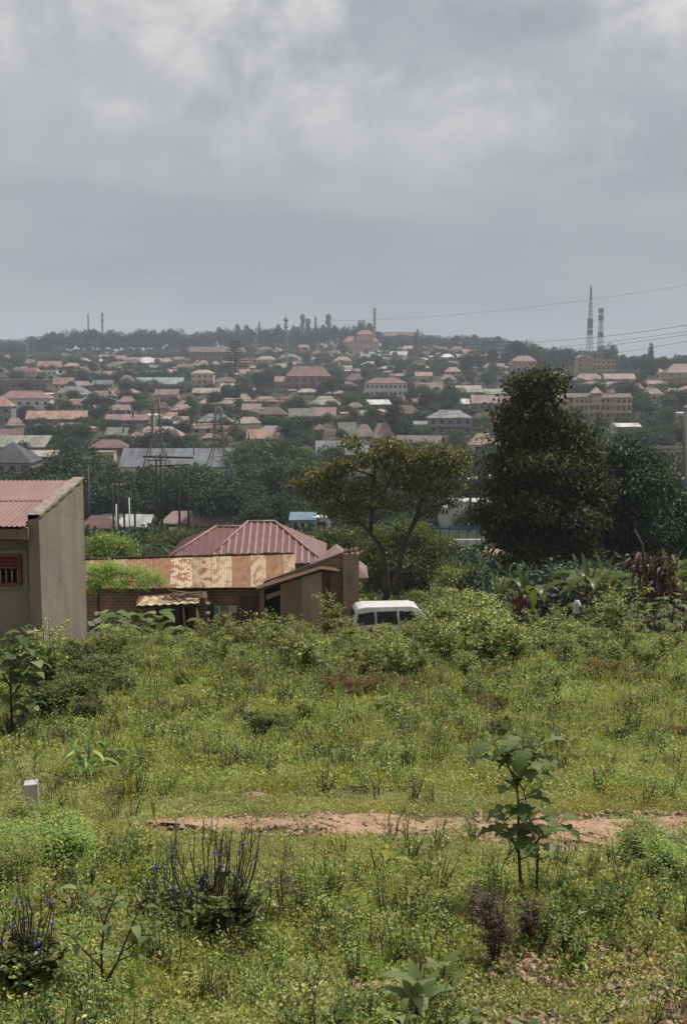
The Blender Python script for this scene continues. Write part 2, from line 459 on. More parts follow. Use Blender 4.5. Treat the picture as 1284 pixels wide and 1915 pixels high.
# ================================================================== the town on the far side
WALL = {
 'white': mat('wall_white', (0.610, 0.586, 0.537), c2=(0.488, 0.464, 0.415), scale=.8), 'cream': mat('wall_cream', (0.561, 0.464, 0.317), c2=(0.439, 0.366, 0.256), scale=.8),
 'pink': mat('wall_pink', (0.512, 0.342, 0.281), c2=(0.403, 0.268, 0.220), scale=.8), 'grey': mat('wall_grey', (0.268, 0.256, 0.244), c2=(0.195, 0.189, 0.183), scale=.8),
 'brown': mat('wall_brown', (0.256, 0.171, 0.128), c2=(0.183, 0.128, 0.098), scale=.8), 'ochre': mat('wall_ochre', (0.439, 0.342, 0.195), c2=(0.342, 0.268, 0.171), scale=.8),
 'blue': mat('wall_blue', (0.073, 0.159, 0.232), c2=(0.061, 0.134, 0.195), scale=.8)}
ROOF = {
 'red': mat('roof_red', (0.209, 0.120, 0.107), .6, c2=(0.114, 0.071, 0.064), scale=.35, stretch=(1.6, .5, .5), detail=8, lo=.42, hi=.62, objvar=.2), 'pink': mat('roof_pink', (0.278, 0.191, 0.176), .6, c2=(0.154, 0.107, 0.097), scale=.35, stretch=(1.6, .5, .5), detail=8, lo=.42, hi=.62, objvar=.15),
 'orange': mat('roof_orange', (0.329, 0.205, 0.157), .6, c2=(0.182, 0.116, 0.093), scale=.35, stretch=(1.6, .5, .5), detail=8, lo=.42, hi=.62, objvar=.15), 'brown': mat('roof_brown', (0.157, 0.114, 0.101), .6, c2=(0.086, 0.066, 0.058), scale=.35, stretch=(1.6, .5, .5), detail=8, lo=.42, hi=.62, objvar=.15),
 'tan': mat('roof_tan', (0.313, 0.265, 0.217), .6, c2=(0.171, 0.137, 0.114), scale=.35, stretch=(1.6, .5, .5), detail=8, lo=.42, hi=.62, objvar=.15), 'grey': mat('roof_grey', (0.188, 0.193, 0.198), .5, c2=(0.099, 0.101, 0.105), scale=.35, stretch=(1.6, .5, .5), detail=8, lo=.42, hi=.62),
 'slate': mat('roof_slate', (0.153, 0.165, 0.180), .5, c2=(0.081, 0.087, 0.096), scale=.35, stretch=(1.6, .5, .5), detail=8, lo=.42, hi=.62), 'white': mat('roof_white', (0.530, 0.530, 0.525), .45, c2=(0.292, 0.292, 0.292), scale=.35, stretch=(1.6, .5, .5), detail=8, lo=.42, hi=.62),
 'green': mat('roof_green', (0.241, 0.268, 0.236), .5, c2=(0.131, 0.146, 0.127), scale=.35, stretch=(1.6, .5, .5), detail=8, lo=.42, hi=.62), 'teal': mat('roof_teal', (0.262, 0.322, 0.312), .5, c2=(0.144, 0.179, 0.175), scale=.35, stretch=(1.6, .5, .5), detail=8, lo=.42, hi=.62),
 'charcoal': mat('roof_charcoal', (0.072, 0.072, 0.076), .5, c2=(0.038, 0.038, 0.041), scale=.35, stretch=(1.6, .5, .5), detail=8, lo=.42, hi=.62), 'blue': mat('roof_blue', (0.119, 0.192, 0.229), .45, c2=(0.063, 0.099, 0.123), scale=.35, stretch=(1.6, .5, .5), detail=8, lo=.42, hi=.62),
 'olive': mat('roof_olive', (0.232, 0.226, 0.183), .6, c2=(0.127, 0.123, 0.104), scale=.35, stretch=(1.6, .5, .5), detail=8, lo=.42, hi=.62)}
DARK = mat('window_dark', (.025, .027, .03), .25, .5)
RECTS = []          # picture rectangles of the buildings that must stay visible, with their distance
HOUSES = []
LAND = []           # landmarks for describing where small things stand
def roof_mb(kind, w, d, z0, rh, ov=.5, th=.18):
    m = MB(); hw, hd = w / 2 + ov, d / 2 + ov
    if kind == 'hip':
        if w >= d: r = max(.4, w / 2 - d / 2 * .95); A = Vector((-r, 0, z0 + rh)); B = Vector((r, 0, z0 + rh))
        else: r = max(.4, d / 2 - w / 2 * .95); A = Vector((0, -r, z0 + rh)); B = Vector((0, r, z0 + rh))
        c = [Vector((-hw, -hd, z0)), Vector((hw, -hd, z0)), Vector((hw, hd, z0)), Vector((-hw, hd, z0))]
        lo = [v - Vector((0, 0, th)) for v in c]
        if w >= d: fs = [(0, 1, 5, 4), (1, 2, 5), (2, 3, 4, 5), (3, 0, 4)]
        else: fs = [(0, 1, 4), (1, 2, 5, 4), (2, 3, 5), (3, 0, 4, 5)]
        m.add(c + [A, B] + lo, fs + [(6, 7, 1, 0), (7, 8, 2, 1), (8, 9, 3, 2), (9, 6, 0, 3), (9, 8, 7, 6)])
    elif kind == 'gable':      # ridge along x
        for s in (-1, 1):
            m.prism([(-hw, s * hd, z0 - .1), (hw, s * hd, z0 - .1), (hw, 0, z0 + rh), (-hw, 0, z0 + rh)], (0, 0, -th))
    elif kind == 'gablef':     # ridge along y, gable to the front
        for s in (-1, 1):
            m.prism([(s * hw, -hd, z0 - .1), (s * hw, hd, z0 - .1), (0, hd, z0 + rh), (0, -hd, z0 + rh)], (0, 0, -th))
    elif kind == 'mono':
        m.prism([(-hw, -hd, z0), (hw, -hd, z0), (hw, hd, z0 + rh), (-hw, hd, z0 + rh)], (0, 0, -th))
    else:
        m.box((0, 0, z0 + th / 2), (w + ov, d + ov, th))
    return m
def house(label, p, roof='hip', rc='red', wc='cream', rf=.4, yaw=0, depth=None, wins=(1, 3), name='house', group=None, Y=None, slabs=False, keep=True, parts=True, sink=2.5, bal=False, cat='house', rough_w=None):
    px0, px1, yt, yb = p
    pc = (px0 + px1) / 2
    if Y is None: base = hit(pc, yb)
    else:
        base = at(pc, yb, Y)
    Yd = base.y; k = Yd / FPX * 1.0
    Wm = max(3, (px1 - px0) * k / (abs(math.cos(yaw)) + .45 * abs(math.sin(yaw)))); H = max(2.2, (yb - yt) * k)
    Dm = depth or min(12, max(5, Wm * .6))
    rh = H * rf; wh = H - rh
    o = thing(name, label, cat, base, yaw, group)
    ow = (.45 if Yd < 700 else .6) if roof != 'flat' else .3
    Wb, Db = Wm - 2 * ow, Dm - 2 * ow
    m = MB()
    m.box((0, 0, (wh - sink) / 2), (Wb, Db, wh + sink))
    if roof == 'gable':
        for s in (-1, 1): m.prism([(s * (Wb / 2 - .1), -Db / 2, wh), (s * (Wb / 2 - .1), Db / 2, wh), (s * (Wb / 2 - .1), 0, wh + rh * .92)], (-s * .15, 0, 0))
    if roof == 'gablef':
        for s in (-1, 1): m.prism([(-Wb / 2, s * (Db / 2 - .1), wh), (Wb / 2, s * (Db / 2 - .1), wh), (0, s * (Db / 2 - .1), wh + rh * .92)], (0, -s * .15, 0))
    if roof == 'mono':
        m.prism([(-Wb / 2, Db / 2 - .1, wh), (Wb / 2, Db / 2 - .1, wh), (Wb / 2, Db / 2 - .1, wh + rh * .9), (-Wb / 2, Db / 2 - .1, wh + rh * .9)], (0, -.2, 0))
    m.build('wall', WALL[wc], o)
    roof_mb(roof, Wb, Db, wh + .02, rh, ow).build('roof', ROOF[rc], o)
    rows, cols = wins
    if rows * cols and parts:
        fh = wh / rows
        for r in range(rows):
            for c in range(cols):
                x = (c + .5) / cols * Wb - Wb / 2
                wv = min(1.5, Wb / cols * .5); hv = min(1.4, fh * .5)
                MB().box((x, -Db / 2 - .02, fh * (r + .52)), (wv, .16, hv)).build('window', DARK, o)
    if slabs:
        for r in range(1, rows):
            MB().box((0, -Db / 2 - .7, wh / rows * r), (Wb * .98, 1.4, .3)).build('balcony', WALL['white' if slabs == 1 else slabs], o)
        for i in range(slabs_n(Wb)):
            MB().box(((i + .5) / slabs_n(Wb) * Wb - Wb / 2, -Db / 2 - 1.3, wh / 2 - .5), (.35, .35, wh + 1)).build('column', WALL['white' if slabs == 1 else slabs], o)
    if keep: RECTS.append((px0, yt, px1, yb, Yd))
    HOUSES.append((o, pc, yt, yb, Yd))
    return o
def slabs_n(w): return max(3, int(w / 5))

MAIN = [
 ('long white two-storey block under a red hip roof, at the left picture edge', (0, 100, 731, 764), dict(rc='red', wc='white', rf=.42, wins=(1, 6), yaw=.05, name='block_building', cat='building')),
 ('grey unfinished block with orange hip roof cut off by the left picture edge', (-34, 29, 744, 793), dict(rc='orange', wc='grey', rf=.32, wins=(2, 3), name='block_building', cat='building')),
 ('long brown unfinished flat-topped block behind the long white two-storey block', (-30, 104, 709, 733), dict(roof='flat', rc='brown', wc='brown', rf=.08, wins=(1, 12), name='unfinished_building', cat='building')),
 ('low house with grey-orange gable roof right of the grey unfinished block', (50, 167, 768, 792), dict(roof='gable', rc='orange', wc='grey', rf=.6, wins=(1, 4), yaw=.12)),
 ('long low house with plain red roof left of the first lattice pylon', (200, 290, 775, 791), dict(roof='gable', rc='red', wc='brown', rf=.6, wins=(1, 5))),
 ('small house with pale green gable roof among dark trees', (197, 246, 799, 820), dict(roof='gable', rc='green', wc='grey', rf=.65, wins=(1, 2), yaw=-.25)),
 ('red double-peaked house below the pale green gable roof', (169, 243, 822, 850), dict(rc='red', wc='brown', rf=.5, wins=(1, 3))),
 ('big charcoal hip-roofed house behind the plastered wall house', (-20, 72, 826, 884), dict(rc='charcoal', wc='grey', rf=.62, wins=(1, 4), depth=14)),
 ('long grey-green shed roof behind the charcoal hip-roofed house', (-10, 92, 816, 842), dict(roof='mono', rc='olive', wc='grey', rf=.7, wins=(0, 0), name='shed', cat='shed')),
 ('low building with yellow-cream roof and cream wall right of the charcoal roof', (52, 109, 843, 865), dict(roof='mono', rc='tan', wc='cream', rf=.45, wins=(1, 4))),
 ('low cream house with a row of dark windows below the red double-peaked house', (173, 218, 842, 864), dict(roof='flat', rc='tan', wc='cream', rf=.15, wins=(1, 6))),
 ('red house with a small front gable at the left picture edge', (-8, 47, 802, 826), dict(roof='gable', rc='red', wc='pink', rf=.7, wins=(1, 2))),
 ('pink roof sloping down right of the grey unfinished block', (10, 47, 781, 802), dict(rc='pink', wc='pink', rf=.7, wins=(0, 0), yaw=.4)),
 ('long teal-green iron roof between the treetops', (256, 345, 706, 722), dict(roof='gable', rc='teal', wc='white', rf=.75, wins=(0, 0), name='hall', cat='hall')),
 ('cream two-storey house with tall white columns right of the teal roof', (358, 402, 692, 721), dict(rc='tan', wc='cream', rf=.22, wins=(2, 4), slabs=1)),
 ('wide brown-red block half hidden on the far wooded hill', (355, 432, 649, 676), dict(roof='gable', rc='brown', wc='brown', rf=.35, wins=(2, 9), name='block_building', cat='building')),
 ('tiny white flat-roofed block on the left hillside', (80, 109, 691, 705), dict(roof='flat', rc='white', wc='white', rf=.1, wins=(1, 3))),
 ('pinkish hip-roofed house under the dark tree clump left of the first pylon', (221, 256, 741, 760), dict(rc='pink', wc='pink', rf=.55, wins=(1, 2), yaw=.2)),
 ('bright red-roofed house right behind the top of the first pylon', (283, 320, 753, 770), dict(rc='red', wc='pink', rf=.7, wins=(0, 0))),
 ('house with pale grey hip roof right behind the second pylon', (370, 436, 774, 794), dict(rc='grey', wc='grey', rf=.7, wins=(1, 4))),
 ('small red roof between the two pylons above the slate-roofed warehouse', (377, 412, 811, 824), dict(rc='red', wc='brown', rf=.6, wins=(0, 0))),
 ('dull red roof above the first pylon top', (291, 336, 728, 745), dict(roof='gable', rc='pink', wc='pink', rf=.6, wins=(0, 0))),
 ('tan-pink roof right of the dull red roof above the pylons', (360, 412, 726, 740), dict(roof='mono', rc='tan', wc='pink', rf=.6, wins=(0, 0))),
 ('blue-grey iron roof left of the teal hall roof', (174, 214, 711, 724), dict(roof='gable', rc='slate', wc='grey', rf=.6, wins=(0, 0))),
 ('big brown two-storey building with broad red hip roof at the middle of the hillside', (534, 619, 685, 732), dict(rc='red', wc='brown', rf=.40, wins=(2, 6), slabs='pink', name='block_building', cat='building')),
 ('low red-roofed wing left of the broad red hip roof building', (513, 540, 704, 732), dict(roof='mono', rc='pink', wc='pink', rf=.35, wins=(1, 3))),
 ('long cream two-storey building with red eaves and a row of dark doorways', (681, 761, 707, 742), dict(roof='hip', rc='red', wc='white', rf=.28, wins=(2, 9), name='block_building', cat='building')),
 ('two-tier hip-roofed building standing on the ridge beside the lone mast', (641, 708, 630, 656), dict(rc='red', wc='pink', rf=.35, wins=(2, 7), name='hotel', cat='building')),
 ('small upper tier with red hip roof on top of the ridge building', (668, 697, 620, 633), dict(rc='red', wc='pink', rf=.5, wins=(0, 0), name='roof_pavilion', cat='building')),
 ('long brown ridge building with red roof right of the lone mast', (716, 790, 620, 646), dict(roof='gable', rc='red', wc='brown', rf=.3, wins=(2, 9), name='block_building', cat='building')),
 ('pink-roofed white house right below the ridge building', (623, 658, 667, 683), dict(rc='pink', wc='white', rf=.5, wins=(1, 3))),
 ('red hip roof left of the long cream two-storey building', (646, 682, 699, 716), dict(rc='red', wc='brown', rf=.75, wins=(1, 2))),
 ('small red house left below the broad hip roof building', (472, 521, 741, 756), dict(rc='pink', wc='brown', rf=.65, wins=(1, 2))),
 ('tan hip roof below the broad hip roof building', (577, 638, 741, 762), dict(rc='tan', wc='cream', rf=.75, wins=(1, 2), yaw=.2)),
 ('small tan roof right of the tan hip roof', (646, 681, 753, 766), dict(rc='tan', wc='cream', rf=.7, wins=(0, 0), yaw=-.3)),
 ('white lean-to roof on a brown shed below the long cream building', (685, 733, 748, 766), dict(roof='mono', rc='white', wc='brown', rf=.45, wins=(1, 2), yaw=.3, name='shed', cat='shed')),
 ('olive-green half of a long row-house roof', (539, 580, 764, 789), dict(roof='gable', rc='olive', wc='pink', rf=.6, wins=(1, 3))),
 ('pink half of a long row-house roof', (581, 629, 762, 786), dict(roof='gable', rc='pink', wc='pink', rf=.65, wins=(1, 2))),
 ('wide reddish roof above the dark grove left of centre', (462, 532, 803, 826), dict(roof='gable', rc='orange', wc='pink', rf=.7, wins=(1, 2))),
 ('pale grey roof behind the wide reddish roof', (480, 541, 796, 810), dict(rc='grey', wc='cream', rf=.7, wins=(0, 0))),
 ('long cream-roofed house above the pale grey roof', (440, 490, 780, 803), dict(rc='tan', wc='cream', rf=.5, wins=(0, 0), yaw=.2)),
 ('tiny house with steep red hip roof and brown wall', (586, 608, 792, 817), dict(rc='red', wc='brown', rf=.45, wins=(1, 1))),
 ('olive gabled roof left of two pink roofs', (628, 668, 790, 823), dict(roof='gable', rc='olive', wc='pink', rf=.8, wins=(1, 2), yaw=.3)),
 ('pale pink roof with dark gable between the olive roof and the broad pink roof', (662, 700, 793, 823), dict(rc='tan', wc='pink', rf=.75, wins=(1, 2), yaw=-.1)),
 ('broad dusty pink hip roof above the slate hall', (692, 738, 792, 825), dict(rc='pink', wc='pink', rf=.8, wins=(0, 0), yaw=.15)),
 ('grey concrete two-storey house with grey hip roof and balconies', (798, 881, 767, 811), dict(rc='grey', wc='grey', rf=.32, wins=(2, 5), slabs='grey', name='block_building', cat='building')),
 ('small light grey house left of the grey concrete two-storey house', (772, 799, 788, 806), dict(roof='mono', rc='grey', wc='white', rf=.3, wins=(1, 2))),
 ('small tan bungalow below the drooping treetop on the right hillside', (830, 862, 687, 703), dict(rc='tan', wc='cream', rf=.5, wins=(1, 3))),
 ('low orange-red roof left of the small tan bungalow', (775, 808, 696, 708), dict(roof='gable', rc='orange', wc='cream', rf=.6, wins=(0, 0))),
 ('pink two-storey house with hip roof and open arcade left of the big crown', (954, 1001, 666, 696), dict(rc='red', wc='pink', rf=.32, wins=(2, 5), slabs='pink')),
 ('cream four-storey stair tower with brown hip cap beside the tall masts', (1073, 1104, 664, 706), dict(rc='brown', wc='ochre', rf=.14, wins=(4, 2), name='tower_block', cat='building')),
 ('cream flat-roofed block with open balconies joined to the stair tower', (1101, 1147, 670, 706), dict(roof='flat', rc='tan', wc='ochre', rf=.08, wins=(3, 5), slabs='ochre', name='block_building', cat='building')),
 ('long three-storey unfinished block with balconies above the big mango tree', (1055, 1176, 736, 784), dict(roof='gable', rc='brown', wc='ochre', rf=.14, wins=(3, 12), slabs='cream', name='unfinished_building', cat='building')),
 ('small turret with pointed pink cap on the unfinished block', (1104, 1122, 728, 746), dict(rc='pink', wc='pink', rf=.5, wins=(0, 0), name='turret', cat='turret')),
 ('two-storey house with bright red roof cut off by the right picture edge', (1240, 1310, 681, 719), dict(rc='red', wc='ochre', rf=.42, wins=(2, 4), slabs='cream')),
 ('long low tan-pink building under the right skyline trees', (1164, 1215, 676, 691), dict(roof='flat', rc='tan', wc='pink', rf=.1, wins=(1, 5))),
 ('long red roof in front of the cream stair tower', (1068, 1130, 699, 715), dict(rc='red', wc='brown', rf=.75, wins=(0, 0))),
 ('long pinkish roof right of the long red roof', (1126, 1184, 699, 715), dict(roof='gable', rc='pink', wc='pink', rf=.6, wins=(0, 0))),
 ('pale olive flat roof left of the big crown top', (900, 953, 728, 742), dict(roof='mono', rc='olive', wc='cream', rf=.6, wins=(0, 0))),
 ('pink roof in two slopes left of the big crown', (879, 932, 739, 768), dict(roof='gable', rc='pink', wc='grey', rf=.5, wins=(1, 4))),
 ('pinkish roof partly behind the big crown top', (930, 980, 741, 768), dict(roof='gable', rc='pink', wc='brown', rf=.5, wins=(0, 0), yaw=-.2)),
 ('orange-red hip roof with pale wall left of the big tree', (874, 934, 810, 845), dict(rc='orange', wc='white', rf=.6, wins=(1, 2))),
 ('red-orange roof just behind the big tree', (916, 958, 778, 812), dict(rc='orange', wc='brown', rf=.4, wins=(0, 0), yaw=.3)),
 ('small cream house with pink cap roof near the right picture edge', (1221, 1241, 690, 712), dict(rc='pink', wc='cream', rf=.3, wins=(1, 2))),
 ('cream house with dark gable left of the cream stair tower', (1008, 1040, 671, 688), dict(roof='gablef', rc='tan', wc='cream', rf=.5, wins=(1, 2))),
 ('brown-roofed bungalow right of the drooping treetop', (876, 909, 680, 694), dict(rc='brown', wc='pink', rf=.6, wins=(1, 3))),
 ('long grey block half hidden by the trees left of the big crown', (887, 951, 705, 720), dict(roof='flat', rc='grey', wc='grey', rf=.1, wins=(1, 6))),
 ('hip-roofed red house alone on the far right ridge end', (904, 933, 623, 637), dict(rc='red', wc='pink', rf=.6, wins=(0, 0))),
 ('low red roof below the ridge pines', (539, 565, 633, 643), dict(roof='gable', rc='red', wc='pink', rf=.6, wins=(0, 0))),
 ('pale tan-roofed house left of the mast with the drum head', (478, 518, 666, 680), dict(rc='tan', wc='cream', rf=.5, wins=(1, 3))),
 ('grey and red roofed house right of the drum headed mast', (521, 561, 662, 674), dict(rc='grey', wc='white', rf=.6, wins=(1, 3))),
 ('red roofs beside the tall dark conifer', (446, 468, 669, 684), dict(rc='red', wc='pink', rf=.6, wins=(1, 2))),
 ('long slate-roofed warehouse with white gable end behind the pylons', (232, 440, 838, 893), dict(roof='gable', rc='slate', wc='white', rf=.55, wins=(1, 9), depth=15, yaw=0, name='warehouse', cat='warehouse')),
 ('long slate-blue hall roof behind the open-crowned tree', (590, 690, 824, 862), dict(roof='gable', rc='slate', wc='grey', rf=.6, wins=(0, 0), depth=14, name='warehouse', cat='warehouse')),
 ('long white wall building at the right edge above the power yard', (1182, 1290, 771, 786), dict(roof='flat', rc='white', wc='white', rf=.08, wins=(1, 6), name='block_building', cat='building')),
 ('low grey-white shed above the mango tree', (1148, 1196, 792, 806), dict(roof='mono', rc='white', wc='grey', rf=.4, wins=(0, 0), name='shed', cat='shed')),
 ('red hip roof left end of the row in the valley below the poles', (150, 224, 963, 1000), dict(rc='red', wc='brown', rf=.6, wins=(1, 2), depth=4)),
 ('shed with pale metal gable roof among the thin poles', (186, 292, 961, 992), dict(roof='gable', rc='white', wc='grey', rf=.6, wins=(0, 0), depth=5, name='shed', cat='shed', yaw=-.12)),
 ('red-pink hip roof right of the pale metal shed', (300, 384, 955, 987), dict(rc='pink', wc='pink', rf=.65, wins=(1, 2), depth=4.5)),
 ('second red hip roof right of the pale metal shed, nearest the palms', (352, 452, 959, 990), dict(rc='red', wc='pink', rf=.65, wins=(1, 3), depth=5, yaw=.05)),
 ('weathered pinkish iron roof beside the dark leafy tree in the valley', (418, 470, 944, 980), dict(roof='gable', rc='pink', wc='brown', rf=.8, wins=(0, 0), depth=10, yaw=.5)),
 ('small red roof glimpsed through the open-crowned tree', (716, 750, 907, 932), dict(rc='red', wc='pink', rf=.5, wins=(0, 0))),
 ('white hut with flat blue roof inside the blue fence', (541, 592, 961, 993), dict(roof='mono', rc='blue', wc='white', rf=.22, wins=(1, 3), depth=5, Y=170, name='hut', cat='hut')),
 ('tiny white annex right of the blue-roofed hut', (592, 612, 974, 993), dict(roof='flat', rc='white', wc='white', rf=.1, wins=(1, 1), depth=3, Y=170, name='hut', cat='hut')),
]
MAINOBJ = {}
for lab, p, kw in MAIN:
    MAINOBJ[lab] = house(lab, p, **kw)
h1 = MAINOBJ['small upper tier with red hip roof on top of the ridge building']; h1.location.y = MAINOBJ['two-tier hip-roofed building standing on the ridge beside the lone mast'].location.y
h1.location = at(682, 633, h1.location.y)
t1 = MAINOBJ['small turret with pointed pink cap on the unfinished block']; t0 = MAINOBJ['long three-storey unfinished block with balconies above the big mango tree']
t1.location = at(1113, 746, t0.location.y - 5)

# filler houses on the hillside
LAND = [('the teal hall roof', 300, 713), ('the broad red hip roof building', 576, 708), ('the long cream two-storey building', 721, 724), ('the grey concrete house', 840, 789),
        ('the long white two-storey block', 50, 748), ('the first lattice pylon', 295, 800), ('the second lattice pylon', 410, 800), ('the tall dark conifer', 440, 672),
        ('the cream stair tower', 1100, 685), ('the unfinished balcony block', 1115, 758), ('the twin left masts', 180, 640), ('the drum headed mast', 535, 640), ('the lone ridge mast', 700, 640),
        ('the pink arcade house', 978, 681), ('the slate-roofed warehouse', 335, 865), ('the dark grove', 500, 870), ('the wide brown-red hill block', 392, 660), ('the long brown ridge building', 752, 633),
        ('the tiny white left block', 95, 697), ('the big dark tree crown', 1010, 800), ('the bright red roof at the right edge', 1262, 700), ('the charcoal hip roof', 30, 855), ('the pale metal shed', 240, 975),
        ('the grey transformer building', 868, 950), ('the blue-roofed hut', 570, 975), ('the slate hall roof', 640, 845), ('the row-house roof', 585, 775), ('the long low red roof', 245, 783), ('the far right ridge house', 918, 630), ('the right gantry yard', 1240, 840)]
ORD = ['', 'second', 'third', 'fourth', 'fifth', 'sixth', 'seventh', 'eighth', 'ninth', 'tenth', 'eleventh', 'twelfth', 'thirteenth', 'fourteenth', 'fifteenth', 'sixteenth', 'seventeenth', 'eighteenth', 'nineteenth', 'twentieth']
def autolabel(items, noun_of, lands=None):
    """items: (object, px, py, ...) ; writes a label that singles each out by look, landmark and order"""
    lands = lands or LAND
    zones = {}
    for it in items:
        o, px, py = it[:3]
        l = min(lands, key=lambda q: (px - q[1]) ** 2 + ((py - q[2]) * 2.2) ** 2)
        rel = 'above' if py < l[2] - 9 else ('below' if py > l[2] + 9 else 'beside')
        zones.setdefault((noun_of(it), rel, l[0]), []).append(it)
    for (noun, rel, ln), L_ in zones.items():
        L_.sort(key=lambda q: q[1])
        for i, it in enumerate(L_):
            w = {'above': 'above', 'below': 'below', 'beside': 'beside'}[rel]
            if len(L_) == 1: t = '%s %s %s' % (noun, w, ln)
            else: t = '%s, %s from left %s %s' % (noun, (ORD[i] if i else 'first') if i < 20 else 'last', w, ln)
            if len(t.split()) > 16: t = t.replace(', ', ' ').replace(' from left', '').replace('dark ', '', 1)
            it[0]['label'] = t
fill = []
def overlap(px0, y0, px1, y1, Y, thr):
    for (a, b, c, d, yy) in RECTS:
        if yy < Y: continue
        w = min(px1, c) - max(px0, a); h = min(y1, d) - max(y0, b)
        if w > 0 and h > 0 and w * h > thr * (c - a) * (d - b): return True
    return False
rf = random.Random(11)
tries = 0
placed = []
def dens(px, py):
    if py < 672: return .55 if (700 < px < 1000 or 440 < px < 700) and py > 650 else (.10 if py > 640 else 0)
    if py < 715: return 1.0 if px < 1000 else .6
    if py < 790: return .9
    return .22
while len(fill) < 215 and tries < 14000:
    tries += 1
    px = rf.uniform(-20, 1300); py = rf.uniform(640, 868)
    if rf.random() > dens(px, py): continue
    if 430 < px < 600 and py > 815: continue
    if px > 1030 and py > 800: continue
    b = hit(px, py)
    wm = rf.uniform(8, 21); hm_ = rf.uniform(3.6, 7.2); k = FPX / b.y
    w, hh = wm * k, hm_ * k
    if any(abs(px - q[0]) < (w + q[2]) * .29 and abs(py - q[1]) < (hh + q[3]) * .30 for q in placed): continue
    if any(abs(px - (r[0] + r[2]) / 2) < (w + r[2] - r[0]) * .45 and abs(py - hh / 2 - (r[1] + r[3]) / 2) < (hh + r[3] - r[1]) * .42 for r in RECTS): continue
    placed.append((px, py, w, hh))
    rc = rf.choices(['red', 'pink', 'orange', 'brown', 'tan', 'grey', 'white', 'slate', 'green'], [30, 26, 8, 14, 12, 5, 5, 2, 2])[0]
    wc = rf.choices(['cream', 'white', 'pink', 'brown', 'grey'], [28, 24, 24, 16, 8])[0]
    kd = rf.choices(['hip', 'gable', 'gablef', 'mono'], [50, 25, 12, 13])[0]
    o = house('x', (px - w / 2, px + w / 2, py - hh, py), roof=kd, rc=rc, wc=wc, rf=rf.uniform(.45, .65), yaw=rf.uniform(-.45, .45), wins=(1, 3) if b.y < 750 else (1, 2), keep=False, group='small houses across the far hillside')
    if rf.random() < .45:
        e_ = MB(); sd = rf.choice((-1, 1)); we = wm * .32; e_.box((sd * (wm / 2 + we * .3), -1.2, .6), (we, 4, 3.4 + 1.2)); e_.build('extension', WALL[rf.choice(['cream', 'brown', 'white', 'grey'])], o)
        e_ = MB(); e_.box((sd * (wm / 2 + we * .35), -1.4, 3.1), (we + .5, 4.8, .14), tilt=(.12, 0, 0)); e_.build('extension_roof', ROOF[rf.choice(['brown', 'tan', 'grey', 'pink', 'white'])], o)
    if rf.random() < .12:
        e_ = MB(); e_.tube([(wm * .3, 2, 2), (wm * .3, 2, 6.2)], .12, 4); e_.tube([(wm * .3, 2, 6.2), (wm * .3, 2, 7.6)], .75, 8); e_.build('water_tank', DARK, o)
    fill.append((o, px, py, rc, b.y))
autolabel(fill, lambda it: 'small %s-roofed house' % {'slate': 'slate-blue', 'tan': 'dusty tan', 'pink': 'faded pink', 'brown': 'dark brown', 'red': 'brick red', 'orange': 'orange', 'grey': 'light grey', 'white': 'bright white', 'green': 'greenish'}[it[3]])
FRECTS = [(q[0] - q[2] / 2, q[1] - q[3], q[0] + q[2] / 2, q[1], f[4]) for q, f in zip(placed, fill)]

# ---- grey prefabricated building with air conditioners and bushings
PREF = mat('prefab_panel', (.68, .67, .64), .55, c2=(.56, .54, .50), scale=1.2, stretch=(1, 1, .3))
B = hit(868, 987); Yp = B.y; k = Yp / FPX
o = thing('transformer_building', 'grey prefabricated building with two square air conditioners in the power yard', 'building', B)
hb_ = 62 * k; w1 = 84 * k; stepx = -26 * k
m = MB()
m.box((12 * k, 0, hb_ * .57 - .8), (w1 * .95, 5, hb_ * .8 + .0)); m.build('wall', PREF, o)
MB().box((-w1 / 2 + 3 * k, -.6, hb_ * .48 - .5), (22 * k, 5.4, hb_ * .62)).build('side_bay', PREF, o)
MB().box((12 * k, 0, hb_ * .97 - .78), (w1 * .97, 5.3, .25)).build('roof', mat('prefab_roof', (.42, .42, .40), .6), o)
for px in (-44, -37):
    MB().box((px * k, -3.32, hb_ * .56), (.42, .06, .8)).build('window', DARK, o)
for px in (-11, 9):
    a = MB().box((px * k, -2.75, hb_ * .36), (.95, .5, .75)).build('air_conditioner', mat('ac_white', (.7, .7, .68), .4), o)
    f_ = MB(); f_.tube([(px * k, -3.02, hb_ * .36), (px * k, -3.06, hb_ * .36)], .27, 12); f_.build('fan_grille', DARK, a)
for i in range(7):
    MB().box((-w1 * .28 + i * w1 * .125, -2.52, hb_ * .57 - .8), (.05, .06, hb_ * .78)).build('panel_seam', mat('seam', (.25, .25, .24)), o)
MB().box((12 * k, .1, -1.2), (w1 * .9, 4.6, 2.2)).build('plinth', WALL['brown'], o)
RECTS.append((820, 925, 915, 975, Yp))
PORC = mat('bushing_brown', (.035, .022, .018), .3, .6)
for i, (px, py0, py1, lean) in enumerate([(884, 922, 897, .35), (909, 920, 893, .35), (857, 905, 899, .1), (873, 905, 899, .1)]):
    p0 = at(px, py0, Yp); p1 = at(px + 5 * lean / .35, py1, Yp); m = MB()
    n = 9; m.tube([p0.lerp(p1, t / n) for t in range(n + 1)], [.30 if t % 2 else .2 for t in range(n + 1)], 8)
    oo = m.build('transformer_bushing', PORC)
    m2 = MB(); m2.tube([p1, p1 + (p1 - p0).normalized() * .5], .18, 6); m2.build('terminal_cap', WALL['white'], oo)
    tag(oo, ['first long brown ribbed bushing above the grey prefabricated building', 'second long brown ribbed bushing above the grey prefabricated building', 'left short dark bushing behind the grey building', 'right short dark bushing behind the grey building'][i], 'insulator', 'bushings of the transformer')

